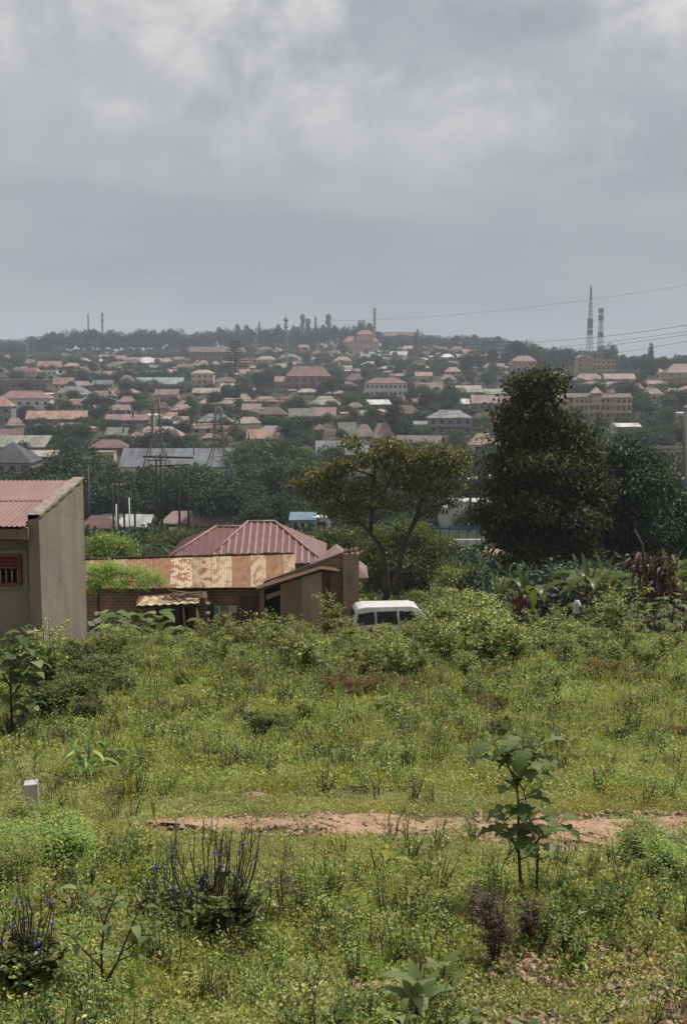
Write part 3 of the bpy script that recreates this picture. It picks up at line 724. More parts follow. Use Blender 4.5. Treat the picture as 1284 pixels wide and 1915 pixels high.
# ---- poles, gantries
POLE = mat('pole_black', (.018, .016, .015), .7, c2=(.03, .026, .022), scale=3)
POLEG = mat('pole_grey', (.13, .125, .12), .7, c2=(.09, .088, .085), scale=3)
POLEW = mat('pole_pale', (.50, .49, .46), .7)
def pole(px, y0, y1, Y, m_, r, label, arm=None, cat='pole', name='utility_pole', group='poles in the power yard'):
    b_ = at(px, y1, Y); t_ = at(px, y0, Y); t_.x = b_.x
    g0 = tz(b_.x, Y)
    o = thing(name, label, cat, (b_.x, Y, min(g0, b_.z)), 0, group)
    H = t_.z - min(g0, b_.z)
    MB().tube([(0, 0, -.6), (0, 0, H)], [r * 1.15, r * .8], 8).build('shaft', m_, o)
    if arm:
        for (dz, w) in arm:
            a_ = MB().box((0, -r - .06, H - dz), (w, .12, .14)).build('cross_arm', m_, o)
            for s in (-.9, 0, .9):
                MB().tube([(s * w / 2, -r - .06, H - dz + .07), (s * w / 2, -r - .06, H - dz + .45)], [.09, .05], 6).build('insulator', mat('insulator_glass', (.35, .33, .32), .3), a_)
    return o
PP = [(213, 906, 1000, 170, POLE, .14, 'black pole in front of the pale metal shed, left one of the front pair', None), (222, 906, 1000, 172, POLE, .14, 'black pole in front of the pale metal shed, right one of the front pair', [(.3, 1.3)]),
      (233, 885, 988, 180, POLE, .15, 'tall black pole above the ridge of the pale metal shed', [(2.0, .9)]), (253, 885, 990, 180, POLE, .15, 'tall black pole at the right slope of the pale metal shed', None),
      (219, 943, 1004, 165, POLEW, .12, 'short pale grey post between the front pair of black poles', None), (243, 931, 990, 168, POLEW, .12, 'leaning pale grey post before the pale metal shed', None),
      (295, 851, 985, 185, POLE, .24, 'tallest black pole in front of the first pylon, left of two', [(.8, 3)]), (303, 849, 985, 186, POLE, .24, 'tallest black pole in front of the first pylon, right of two', None),
      (336, 872, 978, 180, POLE, .17, 'left black pole of the H-frame before the red valley roofs', None), (353, 872, 991, 172, POLE, .17, 'right black pole of the H-frame before the red valley roofs', None),
      (157, 868, 1000, 170, POLE, .12, 'thin black pole close to the plastered house corner', None), (168, 870, 960, 190, POLEG, .12, 'thin dark post right of the plastered house corner', None),
      (879, 851, 924, 190, POLE, .2, 'left black pole over the grey transformer building', None), (898, 848, 926, 190, POLE, .2, 'right black pole over the grey transformer building', None),
      (1258, 814, 880, 240, POLE, .26, 'black post with bright lamp in the right gantry yard', None), (1249, 835, 880, 240, POLE, .22, 'left thin post of the right gantry yard', None), (1268, 835, 880, 240, POLE, .22, 'right thin post of the right gantry yard', None),
      (1277, 770, 912, 150, POLEG, .38, 'thick pale grey column at the right picture edge', None), (430, 874, 945, 215, POLE, .13, 'thin dark pole under the second pylon, left of two', None), (439, 880, 945, 215, POLE, .13, 'thin dark pole under the second pylon, right of two', None)]
for q in PP: pole(*q[:4], q[4], q[5], q[6], q[7])
b_ = MB().tube([at(268, 854, 186), at(362, 856, 186)], .16, 6).build('gantry_beam', POLE); tag(b_, 'long dark horizontal gantry beam crossing the tallest black poles', 'beam')
b_ = MB().tube([at(280, 872, 186), at(355, 869, 180)], .12, 6).build('gantry_beam', POLE); tag(b_, 'thin dark lower beam ending on the H-frame poles', 'beam')
b_ = MB().box(at(1255, 837, 230), (16, .3, .5)).build('gantry_beam', mat('gantry_metal', (.33, .29, .27), .5)); tag(b_, 'upper pinkish-grey gantry beam at the right edge', 'beam', 'gantry beams of the right yard')
b_ = MB().box(at(1255, 844, 230), (15, .3, .35)).build('gantry_beam', MATS['gantry_metal']); tag(b_, 'lower pinkish-grey gantry beam at the right edge, just under the upper one', 'beam', 'gantry beams of the right yard')
b_ = MB().box(at(1265, 885, 200), (9, .3, .45)).build('gantry_beam', mat('gantry_pale', (.5, .46, .44), .5)); tag(b_, 'pale rail above the mango crown at the right edge', 'beam')

# ---- lattice structures
def lattice(name, label, cat, base, H, wb, wt, n, r, m_, extra=None, group=None, flare=None):
    o = thing(name, label, cat, base, .35, group)
    def wd(t):
        if flare: return np.interp(t, [f[0] for f in flare], [f[1] for f in flare])
        return wb + (wt - wb) * t
    cs = [(-1, -1), (1, -1), (1, 1), (-1, 1)]
    for c in cs:
        MB().tube([(c[0] * wd(i / n) / 2, c[1] * wd(i / n) / 2, H * i / n) for i in range(n + 1)], r, 4).build('leg', m_, o)
    m = MB()
    for i in range(n):
        w0, w1_ = wd(i / n) / 2, wd((i + 1) / n) / 2; z0, z1 = H * i / n, H * (i + 1) / n
        for k_ in range(4):
            a, b = cs[k_], cs[(k_ + 1) % 4]
            m.tube([(a[0] * w0, a[1] * w0, z0), (b[0] * w1_, b[1] * w1_, z1)], r * .6, 3, cap=False)
            m.tube([(b[0] * w0, b[1] * w0, z0), (a[0] * w1_, a[1] * w1_, z1)], r * .6, 3, cap=False)
            m.tube([(a[0] * w1_, a[1] * w1_, z1), (b[0] * w1_, b[1] * w1_, z1)], r * .5, 3, cap=False)
    m.build('bracing', m_, o)
    if extra: extra(o, H, m_)
    return o
STEEL = mat('pylon_steel', (.17, .165, .16), .6, metal=.2)
def arms(o, H, m_):
    for dz, w in ((1.8, 4.2), (4.6, 6.0), (7.4, 4.8)):
        z = H - dz
        for s in (-1, 1):
            a = MB()
            a.tube([(s * .5, 0, z + .9), (s * w, 0, z), (s * .5, 0, z - .1)], .07, 4)
            a.tube([(s * w * .5, 0, z + .45), (s * w * .5, 0, z)], .05, 4)
            a = a.build('cross_arm', m_, o)
            MB().tube([(s * w, 0, z), (s * w, 0, z - 1.5)], [.1, .14], 6).build('insulator', mat('insulator_dark', (.12, .08, .07), .3), a)
for px, y0, Y, lab in ((295, 745, 215, 'first lattice steel pylon rising behind the tall black poles'), (410, 762, 225, 'second lattice steel pylon right of the slate-roofed warehouse gable')):
    b_ = grd(px, Y); b_.x = at(px, 940, Y).x
    H = at(px, y0, Y).z - b_.z
    lattice('pylon', lab, 'pylon', b_, H, 6.4, 1.2, 9, .095, STEEL, arms, 'lattice pylons of the power line', flare=[(0, 9.0), (.30, 6.0), (.55, 3.0), (.66, 1.8), (1, 1.0)])
MW = mat('mast_pale', (.34, .29, .275), .6); MG = mat('mast_grey', (.28, .27, .27), .6)
def panels(zs):
    def f(o, H, m_):
        for z in zs:
            for k_ in range(3):
                t = k_ * 2.1
                MB().box((1.5 * math.cos(t), 1.5 * math.sin(t), H * z), (.9, .9, 3.4)).build('antenna', MG, o)
    return f
def drumhead(o, H, m_):
    for z, r in ((.97, 1.9), (.84, 1.7)):
        m = MB(); m.tube([(0, 0, H * z - 2.6), (0, 0, H * z)], r, 10); m.build('antenna', MG, o)
for (px, y0, y1, Y, wb, wt, lab, ex, mm, r) in [
    (1101, 534, 668, 840, 4.8, .6, 'tallest red and white lattice mast behind the cream stair tower', panels((.62, .57, .5)), MW, .15),
    (1121, 577, 668, 860, 4.2, 1.6, 'shorter lattice mast with thick antenna drum right of the tallest mast', panels((.97, .86, .62)), MG, .16),
    (166, 586, 626, 1500, 2.6, .9, 'left one of the two thin masts on the left skyline', None, MW, .33),
    (192, 584, 622, 1500, 2.2, 1.2, 'right one of the two thin masts on the left skyline, with antenna cluster', panels((.93, .8)), MG, .33),
    (535, 592, 676, 1000, 2.8, 1.2, 'pale mast with drum shaped antenna head among the ridge pines', drumhead, MG, .2),
    (700, 575, 628, 1400, 2.2, 1.8, 'lone slim lattice mast on the ridge beside the two-tier building', None, MW, .3)]:
    p1 = at(px, y1, Y); g0 = tz(p1.x, Y); b_ = Vector((p1.x, Y, min(p1.z, g0)))
    H = at(px, y0, Y).z - b_.z
    lattice('mast', lab, 'mast', b_, H, wb, wt, 12, r, mm, ex)

# ---- wires
WIRE = mat('wire', (.055, .05, .048), .5)
def wire(p0, p1, Y0, Y1, sag, r, label, group):
    a = at(*p0, Y0); b_ = at(*p1, Y1); n = 36; pts = []
    for i in range(n + 1):
        t = i / n; p = a.lerp(b_, t); p.z -= sag * 4 * t * (1 - t); pts.append(p)
    o = MB().tube(pts, r, 4).build('power_line', WIRE); tag(o, label, 'wire', group)
gW = 'wires of the power line crossing the valley'
wire((940, 640), (1420, 584), 260, 150, 1.0, .03, 'topmost dark wire rising to the right edge across the sky', gW)
wire((860, 658), (1420, 598), 260, 150, 1.0, .022, 'second wire from the top at the right edge', gW)
wire((800, 668), (1420, 604), 260, 150, 1.2, .022, 'third wire from the top at the right edge', gW)
wire((700, 690), (1420, 612), 260, 150, 2.0, .022, 'fourth wire from the top at the right edge', gW)
wire((-60, 647), (1000, 634), 300, 250, 3.0, .018, 'faint high wire over the left hill, highest of the left wires', gW)
wire((-60, 655), (980, 660), 300, 250, 3.5, .022, 'second faint wire over the left hill', gW)
wire((-60, 720), (1350, 700), 260, 170, 3.4, .026, 'pale middle wire passing over the teal roof', gW)
wire((-60, 728), (900, 728), 260, 230, 1.0, .02, 'wire just under the pale middle wire', gW)
wire((-60, 786), (1380, 706), 240, 150, 3.2, .034, 'strong light wire running over the long red roof', gW)
wire((-60, 772), (1380, 718), 240, 150, 3.6, .026, 'wire slightly above the strong light wire', gW)
wire((300, 757), (1380, 720), 215, 150, 3.6, .022, 'wire leaving the first pylon top toward the right edge', gW)
wire((600, 600), (1420, 510), 500, 300, 3, .03, 'very faint highest wire on the sky right of the ridge mast', gW)

# ---- trees of the far slopes
FOL = {
 'dark': leafmat('foliage_dark', [(.022, .040, .018), (.036, .058, .026), (.055, .078, .034)], .2, objvar=.25),
 'green': leafmat('foliage_green', [(.035, .062, .02), (.055, .09, .03), (.08, .11, .04)], .25, objvar=.25),
 'olive': leafmat('foliage_olive', [(.05, .052, .018), (.085, .078, .028), (.12, .095, .035)], .25, objvar=.2)}
BARK = mat('bark', (.10, .075, .055), .9, .1, c2=(.06, .045, .035), scale=6, bump=.6, bscale=14, stretch=(1, 1, .3))
def trunk_mb(blobs, h0, r, rs, n=6):
    m = MB(); top = Vector((0, 0, h0))
    m.tube([(0, 0, -.4), (r * .3, 0, h0 * .5), top], [r * 1.25, r, r * .85], n)
    for (x, y, z, a, b, c) in blobs:
        e = Vector((x, y, z)); mid = top.lerp(e, .5) + Vector((rs.uniform(-.4, .4), rs.uniform(-.4, .4), -.25 * (e - top).length * .3))
        m.tube([top, mid, e], [r * .6, r * .38, r * .15], max(4, n - 1))
    return m
def tree_proto(name, fm, blobs, h0, r, n, ls, seed, **k):
    o = thing(name, 'x', 'tree', (0, -40, -50))
    rs = random.Random(seed)
    trunk_mb(blobs[:7], h0, r, rs).build('trunk', BARK, o)
    crown('crown', fm, blobs, n, ls, o, seed, **k)
    return o
def rblobs(seed, k, R, zc, rz, br):
    q = random.Random(seed); L_ = []
    for i in range(k):
        t = q.uniform(0, 6.28); rr = R * q.uniform(.25, .75)
        L_.append((rr * math.cos(t), rr * math.sin(t), zc + q.uniform(-rz, rz), br * q.uniform(.7, 1.2), br * q.uniform(.7, 1.2), br * q.uniform(.6, .95)))
    return L_
PROT = {}
for i, (nm, fm, R, zc, rz, br, n) in enumerate([('broadleaf_tree', 'dark', 3.6, 6.0, 2.2, 2.5, 2600), ('broadleaf_tree', 'dark', 4.6, 5.2, 1.5, 2.3, 2800), ('broadleaf_tree', 'green', 3.4, 5.4, 2.2, 2.2, 2400),
                                             ('broadleaf_tree', 'dark', 2.4, 7.4, 3.2, 2.0, 2200), ('broadleaf_tree', 'green', 4.8, 4.6, 1.4, 2.4, 2800), ('broadleaf_tree', 'olive', 4.4, 6.4, 1.1, 1.9, 1900)]):
    PROT['t%d' % i] = tree_proto(nm, FOL[fm], rblobs(i + 3, 9, R, zc, rz, br), 2.6, .28, n, .62, i)
PROT['pine'] = tree_proto('ridge_pine', FOL['dark'], [(0, 0, 13.6, 2.6, 2.6, 1.6), (1.6, 0, 11.6, 1.6, 1.4, 1.0), (-1.5, .3, 10.6, 1.8, 1.5, 1.1), (.6, -.4, 9, 1.7, 1.5, 1.0), (-.4, .4, 7.6, 1.3, 1.3, .9)], 12.4, .25, 1500, .6, 20)
PROT['slim'] = tree_proto('slim_tree', FOL['dark'], [(0, 0, z, 1.5 - abs(z - 6) * .12, 1.5 - abs(z - 6) * .12, 1.5) for z in (3, 5, 7, 9, 11)], 9, .2, 1500, .55, 21)
# layered conifer (monkey-puzzle habit)
def conifer():
    o = thing('conifer', 'x', 'tree', (0, -40, -50)); m = MB(); m.tube([(0, 0, -.4), (0, 0, 19)], [.4, .08], 7)
    bl = []; q = random.Random(5)
    for i in range(11):
        z = 4.5 + i * 1.38; R = 3.6 * (1 - (i / 11.5)) + .5
        for k_ in range(7):
            t = k_ * .9 + i; x, y = R * math.cos(t), R * math.sin(t)
            m.tube([(0, 0, z), (x, y, z + .25)], [.08, .03], 3)
            for f_ in (.45, .75, 1): bl.append((x * f_, y * f_, z + .25 * f_, .55, .55, .24))
    m.build('trunk', BARK, o); crown('crown', leafmat('conifer_needles', [(.006, .014, .010), (.012, .022, .014)], .05, objvar=0), bl, 6500, .34, o, 9, shell=.2)
    return o
PROT['conifer'] = conifer()
def palm(name='palm_tree', H=6, fronds=14, L_=2.6, seed=1, m_=None):
    o = thing(name, 'x', 'tree', (0, -40, -50)); q = random.Random(seed)
    MB().tube([(0, 0, -.3), (.1, 0, H * .5), (.25, 0, H)], [.2, .14, .12], 7).build('trunk', BARK, o)
    P = []; D = []
    for i in range(fronds):
        t = i * 2.4 + q.uniform(-.2, .2); up = q.uniform(.1, .9)
        for s in range(26):
            f_ = s / 25; r = L_ * f_; z = H + L_ * (up * f_ - (.55 + .4 * up) * f_ * f_)
            c = np.array([.25 + r * math.cos(t), r * math.sin(t), z])
            for sd in (-1, 1):
                P.append(c); D.append([-math.sin(t) * sd + math.cos(t) * .5, math.cos(t) * sd + math.sin(t) * .5, -.35])
    P = np.array(P); D = np.array(D, float); n = len(P)
    V, F = leaf_quads(P, D, np.tile([0, 0, 1.], (n, 1)), np.full(n, L_ * .24), np.full(n, .09), .05)
    np_mesh('crown', V, F, m_ or FOL['green'], o)
    return o
PROT['palm'] = palm()

trees = []
used = set()
def put(kind, loc, rz, sc, item):
    p = PROT[kind]
    if kind not in used:
        used.add(kind); p.location = loc; p.rotation_euler = (0, 0, rz); p.scale = (sc, sc, sc) if not isinstance(sc, tuple) else sc
        o = p
    else: o = dup(p, loc, rz, sc)
    trees.append((o, *item)); return o
TH = {'t0': 10.2, 't1': 8.6, 't2': 9.4, 't3': 12.3, 't4': 7.9, 't5': 9.0, 'pine': 15.2, 'slim': 12.5, 'conifer': 20.2, 'palm': 7.6}
# trees one can tell apart: kind, px, top y, base y, distance or None
SPEC = [('conifer', 440, 633, 706, 480), ('t0', 235, 707, 742, None), ('t1', 205, 738, 772, 470), ('t0', 180, 732, 772, 460), ('t1', 260, 748, 776, 430), ('t3', 160, 745, 777, 440), ('t0', 240, 705, 738, 560), ('t1', 265, 712, 740, 560),
        ('t1', 480, 690, 735, 440), ('t0', 500, 684, 730, 430), ('t2', 455, 700, 740, 430), ('t0', 430, 715, 760, 420), ('t1', 405, 730, 765, 400), ('t0', 622, 700, 745, 430), ('t3', 598, 720, 745, 450), ('t3', 636, 705, 738, 460),
        ('t1', 660, 715, 752, 440), ('t0', 745, 738, 770, 420), ('t0', 770, 725, 760, 430), ('t1', 800, 728, 765, 420), ('t0', 830, 730, 770, 400), ('t2', 850, 740, 770, 400), ('t0', 760, 780, 818, 340), ('t1', 740, 790, 822, 330),
        ('t0', 640, 800, 830, 320), ('t1', 560, 775, 820, 330), ('t0', 535, 780, 825, 320), ('t2', 555, 800, 830, 310), ('t0', 130, 788, 828, 330), ('t2', 155, 785, 830, 320), ('t1', 100, 790, 824, 340), ('t0', 80, 785, 820, 350),
        ('t0', 45, 755, 790, 400), ('t2', 95, 752, 780, 400), ('t3', 75, 700, 728, None), ('pine', 566, 588, 640, 1150), ('slim', 590, 592, 632, 1150), ('pine', 614, 588, 633, 1150), ('pine', 576, 596, 640, 1180), ('t1', 677, 596, 632, 1150), ('t0', 662, 606, 636, 1150),
        ('t1', 640, 612, 640, 1150), ('t0', 560, 606, 640, 1150), ('t1', 590, 612, 645, 1150), ('t0', 575, 603, 645, 1150), ('t3', 604, 606, 645, 1150), ('t0', 548, 606, 642, 1150), ('t1', 625, 606, 642, 1150), ('t3', 690, 602, 640, 1150), ('t1', 520, 604, 640, 1150), ('t3', 445, 604, 636, 1150), ('t3', 462, 606, 636, 1150), ('slim', 485, 602, 636, 1150), ('t3', 410, 610, 640, 1150), ('t0', 640, 640, 668, 800), ('slim', 780, 616, 662, 850), ('slim', 775, 622, 664, 840), ('t3', 722, 632, 662, 900), ('palm', 825, 645, 690, 560), ('palm', 640, 668, 700, 560), ('slim', 1215, 642, 690, 560),
        ('t0', 1140, 640, 690, 700), ('t1', 1125, 645, 690, 720), ('t0', 1235, 665, 710, 520), ('t1', 1215, 672, 712, 520), ('t1', 1190, 735, 785, 400), ('t0', 1215, 740, 790, 380), ('t2', 1245, 735, 780, 380), ('t1', 1270, 725, 775, 380), ('t0', 1170, 740, 780, 400),
        ('t0', 1080, 716, 745, 430), ('t1', 1120, 712, 745, 430), ('t0', 1180, 712, 750, 420), ('t1', 870, 660, 705, 560), ('t0', 895, 655, 700, 560), ('t1', 920, 650, 690, 600), ('t0', 945, 652, 692, 620), ('t1', 975, 650, 690, 640), ('t0', 1015, 650, 690, 640), ('t1', 1045, 660, 690, 640),
        ('t0', 910, 690, 730, 480), ('t1', 1230, 790, 840, 300), ('t2', 1200, 795, 845, 290), ('t1', 1165, 800, 850, 290), ('t0', 1270, 790, 845, 290), ('t4', 1240, 760, 800, 340),
        # dark belt around the warehouse and poles
        ('t1', 120, 845, 895, 240), ('t0', 148, 830, 900, 230), ('t2', 95, 862, 905, 235), ('t1', 178, 862, 925, 215), ('t0', 205, 870, 935, 205), ('t0', 250, 880, 945, 200), ('t1', 275, 870, 940, 210), ('t0', 300, 890, 955, 205), ('t1', 330, 868, 945, 215), ('t0', 350, 872, 950, 205),
        ('t2', 375, 885, 950, 205), ('t4', 395, 868, 940, 220), ('t1', 190, 900, 965, 195), ('t0', 230, 905, 965, 195), ('t1', 385, 902, 960, 195), ('t0', 432, 902, 962, 195), ('t1', 455, 895, 955, 205), ('t0', 420, 885, 945, 215), ('t2', 110, 880, 930, 215), ('t1', 60, 868, 910, 225),
        # pale-green hazy grove
        ('t2', 440, 838, 900, 290), ('t4', 465, 835, 905, 285), ('t2', 490, 815, 900, 290), ('t2', 520, 820, 905, 285), ('t4', 545, 822, 910, 280), ('t2', 570, 835, 910, 280), ('t4', 500, 850, 920, 250), ('t2', 540, 855, 920, 250), ('t4', 590, 860, 925, 245), ('t2', 460, 862, 925, 245),
        # below the grove
        ('t1', 500, 922, 985, 180), ('t0', 525, 918, 985, 178), ('t1', 480, 935, 985, 176), ('t0', 545, 925, 982, 195), ('t1', 622, 905, 975, 200), ('t0', 650, 900, 980, 185), ('t1', 700, 900, 975, 195), ('t0', 760, 905, 975, 190), ('t1', 785, 915, 985, 190), ('t0', 720, 930, 985, 178), ('t2', 740, 870, 930, 230), ('t2', 820, 865, 925, 240), ('t1', 800, 868, 925, 240),
        ('t0', 880, 835, 890, 270), ('t2', 905, 850, 920, 250), ('t0', 790, 850, 905, 260), ('t1', 615, 830, 880, 290), ('t2', 600, 825, 858, 300), ('t1', 938, 900, 965, 200), ('t0', 1265, 860, 925, 190)]
for kind, px, yt, yb, Y in SPEC:
    b_ = hit(px, yb) if (Y is None or Y > 260) else at(px, yb, Y)
    if Y is not None and Y <= 260:
        g0 = tz(b_.x, Y); b_.z = g0
    H = at(px, yt, b_.y).z - b_.z
    sc = max(.35, H / TH[kind])
    lim = {'pine': 1.6, 'slim': 1.8, 'conifer': 1.4}.get(kind, 1.7)
    sx = min(sc, 1.15 if Y and Y < 260 else 1.25) if sc > lim else sc
    put(kind, b_, rnd.uniform(0, 6.28), (sx, sx, sc), (px, (yt + yb) / 2, kind))
    if kind == 'conifer': PROT['conifer'].scale = (sc * 1.9, sc * 1.9, sc)
# random fill of the hillside
q = random.Random(23); cnt = 0; tries = 0; TP = []
while cnt < 85 and tries < 8000:
    tries += 1
    py = q.uniform(630, 905) if q.random() < .6 else q.uniform(628, 700)
    px = q.uniform(-25, 1310)
    if px > 960 and py < 664: continue
    b_ = hit(px, py); k_ = FPX / b_.y
    kd = q.choices(['t0', 't1', 't2', 't3', 't4', 't5', 'slim', 'palm'], [26, 22, 14, 12, 10, 3, 5, 3])[0]
    sc = q.uniform(.65, 1.15); h_ = TH[kd] * sc * k_; w_ = 7 * sc * k_
    if any(abs(px - a) < (w_ + w) * .33 and abs(py - b) < 5 + .1 * h_ for a, b, w in TP): continue
    if overlap(px - w_ / 2, py - h_ * .95, px + w_ / 2, py, b_.y, .22): continue
    TP.append((px, py, w_)); put(kd, b_, q.uniform(0, 6.28), sc, (px, py - h_ / 2, kd)); cnt += 1
# skyline rows on the ridge
def sky_y(px):
    return float(np.interp(px, [-20, 60, 90, 110, 240, 330, 360, 400, 440, 540, 640, 690, 720, 800, 900, 960, 1010, 1050, 1100, 1180, 1290],
                           [632, 628, 618, 614, 616, 612, 622, 612, 610, 612, 608, 606, 622, 626, 624, 632, 643, 650, 656, 662, 664]))
px = -22
while px < 1300:
    Y = 1420 if px < 960 else 980
    t_ = at(px, sky_y(px) + q.uniform(-2, 5), Y); g0 = tz(t_.x, Y)
    H = max(6, t_.z - g0); kd = q.choice(['t0', 't1', 't0', 't3', 't2', 't1'])
    drop = q.uniform(2.2, 3.5); sc = (H + drop) / TH[kd]; sx = min(max(sc, 1.2), 2.1) * q.uniform(.9, 1.25)
    put(kd, Vector((t_.x, Y, g0 - drop)), q.uniform(0, 6.28), (sx, sx, sc), (px, sky_y(px), kd))
    px += q.uniform(13, 18)
NOUN = {'t0': 'dark round-crowned tree', 't1': 'dark wide-crowned tree', 't2': 'mid-green leafy tree', 't3': 'tall dark oval tree', 't4': 'low green spreading tree', 't5': 'olive flat-crowned tree', 'pine': 'tall tuft-topped tree', 'slim': 'slim upright dark tree', 'conifer': 'tall layered black-green conifer', 'palm': 'palm with drooping fronds'}
autolabel(trees, lambda it: NOUN[it[3]] + (' on skyline' if it[2] < sky_y(it[1]) + 6 and it[2] < 668 else ''))
for it in trees: it[0]['group'] = 'trees on the far hillside and valley'
# undergrowth mass between the houses and in the valley bottom
def scatter(name, protos, pts, rot, scl, pick, label, cat, matless=None):
    """one object: points that carry instances of a few plant meshes"""
    me = bpy.data.meshes.new(name); me.from_pydata([tuple(p) for p in pts], [], [])
    n = len(pts)
    a = me.attributes.new('rot', 'FLOAT_VECTOR', 'POINT'); a.data.foreach_set('vector', np.asarray(rot, np.float32).ravel())
    a = me.attributes.new('scl', 'FLOAT', 'POINT'); a.data.foreach_set('value', np.asarray(scl, np.float32))
    a = me.attributes.new('pick', 'INT', 'POINT'); a.data.foreach_set('value', np.asarray(pick, np.int32))
    o = bpy.data.objects.new(name, me); COL.objects.link(o)
    g = bpy.data.node_groups.new(name + '_scatter', 'GeometryNodeTree')
    g.interface.new_socket('Geometry', in_out='INPUT', socket_type='NodeSocketGeometry'); g.interface.new_socket('Geometry', in_out='OUTPUT', socket_type='NodeSocketGeometry')
    gi = g.nodes.new('NodeGroupInput'); go = g.nodes.new('NodeGroupOutput'); jn = g.nodes.new('GeometryNodeJoinGeometry')
    def na(nm, dt):
        x = g.nodes.new('GeometryNodeInputNamedAttribute'); x.data_type = dt; x.inputs[0].default_value = nm; return [s for s in x.outputs if s.enabled and s.name == 'Attribute'][0]
    pk, rt, sl = na('pick', 'INT'), na('rot', 'FLOAT_VECTOR'), na('scl', 'FLOAT')
    for i, po in enumerate(protos):
        oi = g.nodes.new('GeometryNodeObjectInfo'); oi.inputs['Object'].default_value = po; oi.inputs['As Instance'].default_value = True
        ip = g.nodes.new('GeometryNodeInstanceOnPoints')
        cp = g.nodes.new('FunctionNodeCompare'); cp.data_type = 'INT'; cp.operation = 'EQUAL'
        ins = [s for s in cp.inputs if s.enabled and s.type == 'INT']
        g.links.new(pk, ins[0]); ins[1].default_value = i
        er = g.nodes.new('FunctionNodeEulerToRotation'); g.links.new(rt, er.inputs[0])
        g.links.new(gi.outputs[0], ip.inputs['Points']); g.links.new(cp.outputs[0], ip.inputs['Selection'])
        g.links.new(oi.outputs['Geometry'], ip.inputs['Instance']); g.links.new(er.outputs[0], ip.inputs['Rotation']); g.links.new(sl, ip.inputs['Scale'])
        g.links.new(ip.outputs[0], jn.inputs[0])
    g.links.new(jn.outputs[0], go.inputs[0])
    md = o.modifiers.new('scatter', 'NODES'); md.node_group = g
    tag(o, label, cat, kind='stuff'); return o
def lone(m_obj):     # a plant mesh used only as an instance source
    return m_obj
fb = [crown('scrub_clump', FOL['dark'], rblobs(50, 5, 1.6, 1.4, .5, 1.2), 500, .5, None, 31, link=False), crown('scrub_clump', FOL['green'], rblobs(51, 5, 1.8, 1.2, .4, 1.1), 500, .5, None, 32, link=False), crown('scrub_clump', FOL['olive'], rblobs(52, 4, 1.6, 1.0, .4, 1.0), 400, .5, None, 33, link=False)]
rs = np.random.RandomState(5)
def wedge(n, y0, y1, hw, rs, p=1.0):
    Y = y0 + (y1 - y0) * rs.random(n) ** p
    X = rs.uniform(-1, 1, n) * hw * (Y + 8)
    return X, Y
X, Y = wedge(6500, 105, 1500, .33, rs, 1.15)
keep = np.ones(len(X), bool)
for o_, pc, yt, yb, yd in HOUSES:
    keep &= ~((np.abs(X - o_.location.x) < 9) & (np.abs(Y - o_.location.y) < 11))
ratio = X / Y
keep &= ~((ratio > .06) & (ratio < .15) & (Y > 120) & (Y < 195))        # bare strips in the power yard
keep &= ~((ratio > -.23) & (ratio < -.10) & (Y > 150) & (Y < 215))
X, Y = X[keep], Y[keep]
P = np.column_stack([X, Y, ter(X, Y) - .3]); n = len(P)
scatter('scrub_undergrowth', fb, P, np.column_stack([np.zeros(n), np.zeros(n), rs.uniform(0, 6.28, n)]), rs.uniform(.6, 1.7, n), rs.choice(3, n, p=[.55, .3, .15]), 'dark scrub covering the slopes between the far houses', 'scrub')

X, Y = wedge(1900, 230, 1480, .33, rs, .85)
keep = np.ones(len(X), bool)
pp = np.array([proj((x, y, z)) for x, y, z in zip(X, Y, ter(X, Y))])
for (a, b, c, d, yy) in RECTS:
    hpx = 9 * FPX / Y; wpx = 4 * FPX / Y
    keep &= ~((Y < yy + 6) & (pp[:, 0] + wpx > a) & (pp[:, 0] - wpx < c) & (pp[:, 1] > b) & (pp[:, 1] - hpx * .8 < d))
keep &= ~((pp[:, 0] > 960) & (Y > 900))
X, Y = X[keep], Y[keep]; P = np.column_stack([X, Y, ter(X, Y) - .3]); n = len(P)
tp = [PROT[k].children[1] if PROT[k].children[1].name.startswith('crown') else PROT[k].children[0] for k in ('t0', 't1', 't2', 't4')]
scatter('far_woods', tp, P, np.column_stack([np.zeros(n), np.zeros(n), rs.uniform(0, 6.28, n)]), rs.uniform(.35, .95, n), rs.choice(4, n, p=[.35, .3, .2, .15]), 'small dark trees massed between the houses of the far slope', 'woods')
# ================================================================== buildings close by
PLASTER = mat('plaster', (.245, .212, .168), .9, .1, c2=(.15, .128, .10), scale=1.1, bump=.4, bscale=9, stretch=(1, 1, .7), lo=.38, hi=.80, detail=9)
PLAST2 = mat('plaster_dark', (.11, .085, .065), .95, .1, c2=(.075, .06, .05), scale=4, bump=.5)  # darker plaster tone for the plinth
MORTAR = mat('mortar_rough', (.33, .29, .225), .95, .1, c2=(.19, .165, .13), scale=7, bump=1, bscale=16)
PINKR = mat('pink_iron', (.29, .18, .16), .6, .25, c2=(.225, .14, .125), scale=2.5, stretch=(1, .2, 1))
PINKL = mat('pink_iron_lit_rib', (.34, .23, .215), .55, .3, c2=(.26, .15, .14), scale=3)  # paler iron for the ribs: light catching them is put into the colour
PURP = mat('maroon_iron', (.16, .075, .075), .55, .3, c2=(.12, .06, .06), scale=2)
RUST = mat('rust_sheet', (.29, .165, .095), .8, .2, c2=(.17, .085, .05), scale=2.6, bump=.2, lo=.35, hi=.7, stretch=(1.6, .4, .4), detail=8)
CREAMS = mat('weathered_zinc', (.42, .33, .22), .7, .3, c2=(.24, .14, .08), scale=2.4, lo=.46, hi=.60, stretch=(1.8, .5, .5), detail=8)
BLOTCH = mat('blotchy_zinc', (.44, .35, .23), .75, .3, c2=(.23, .10, .06), scale=3.6, lo=.5, hi=.53, detail=8, stretch=(1, .5, .5))
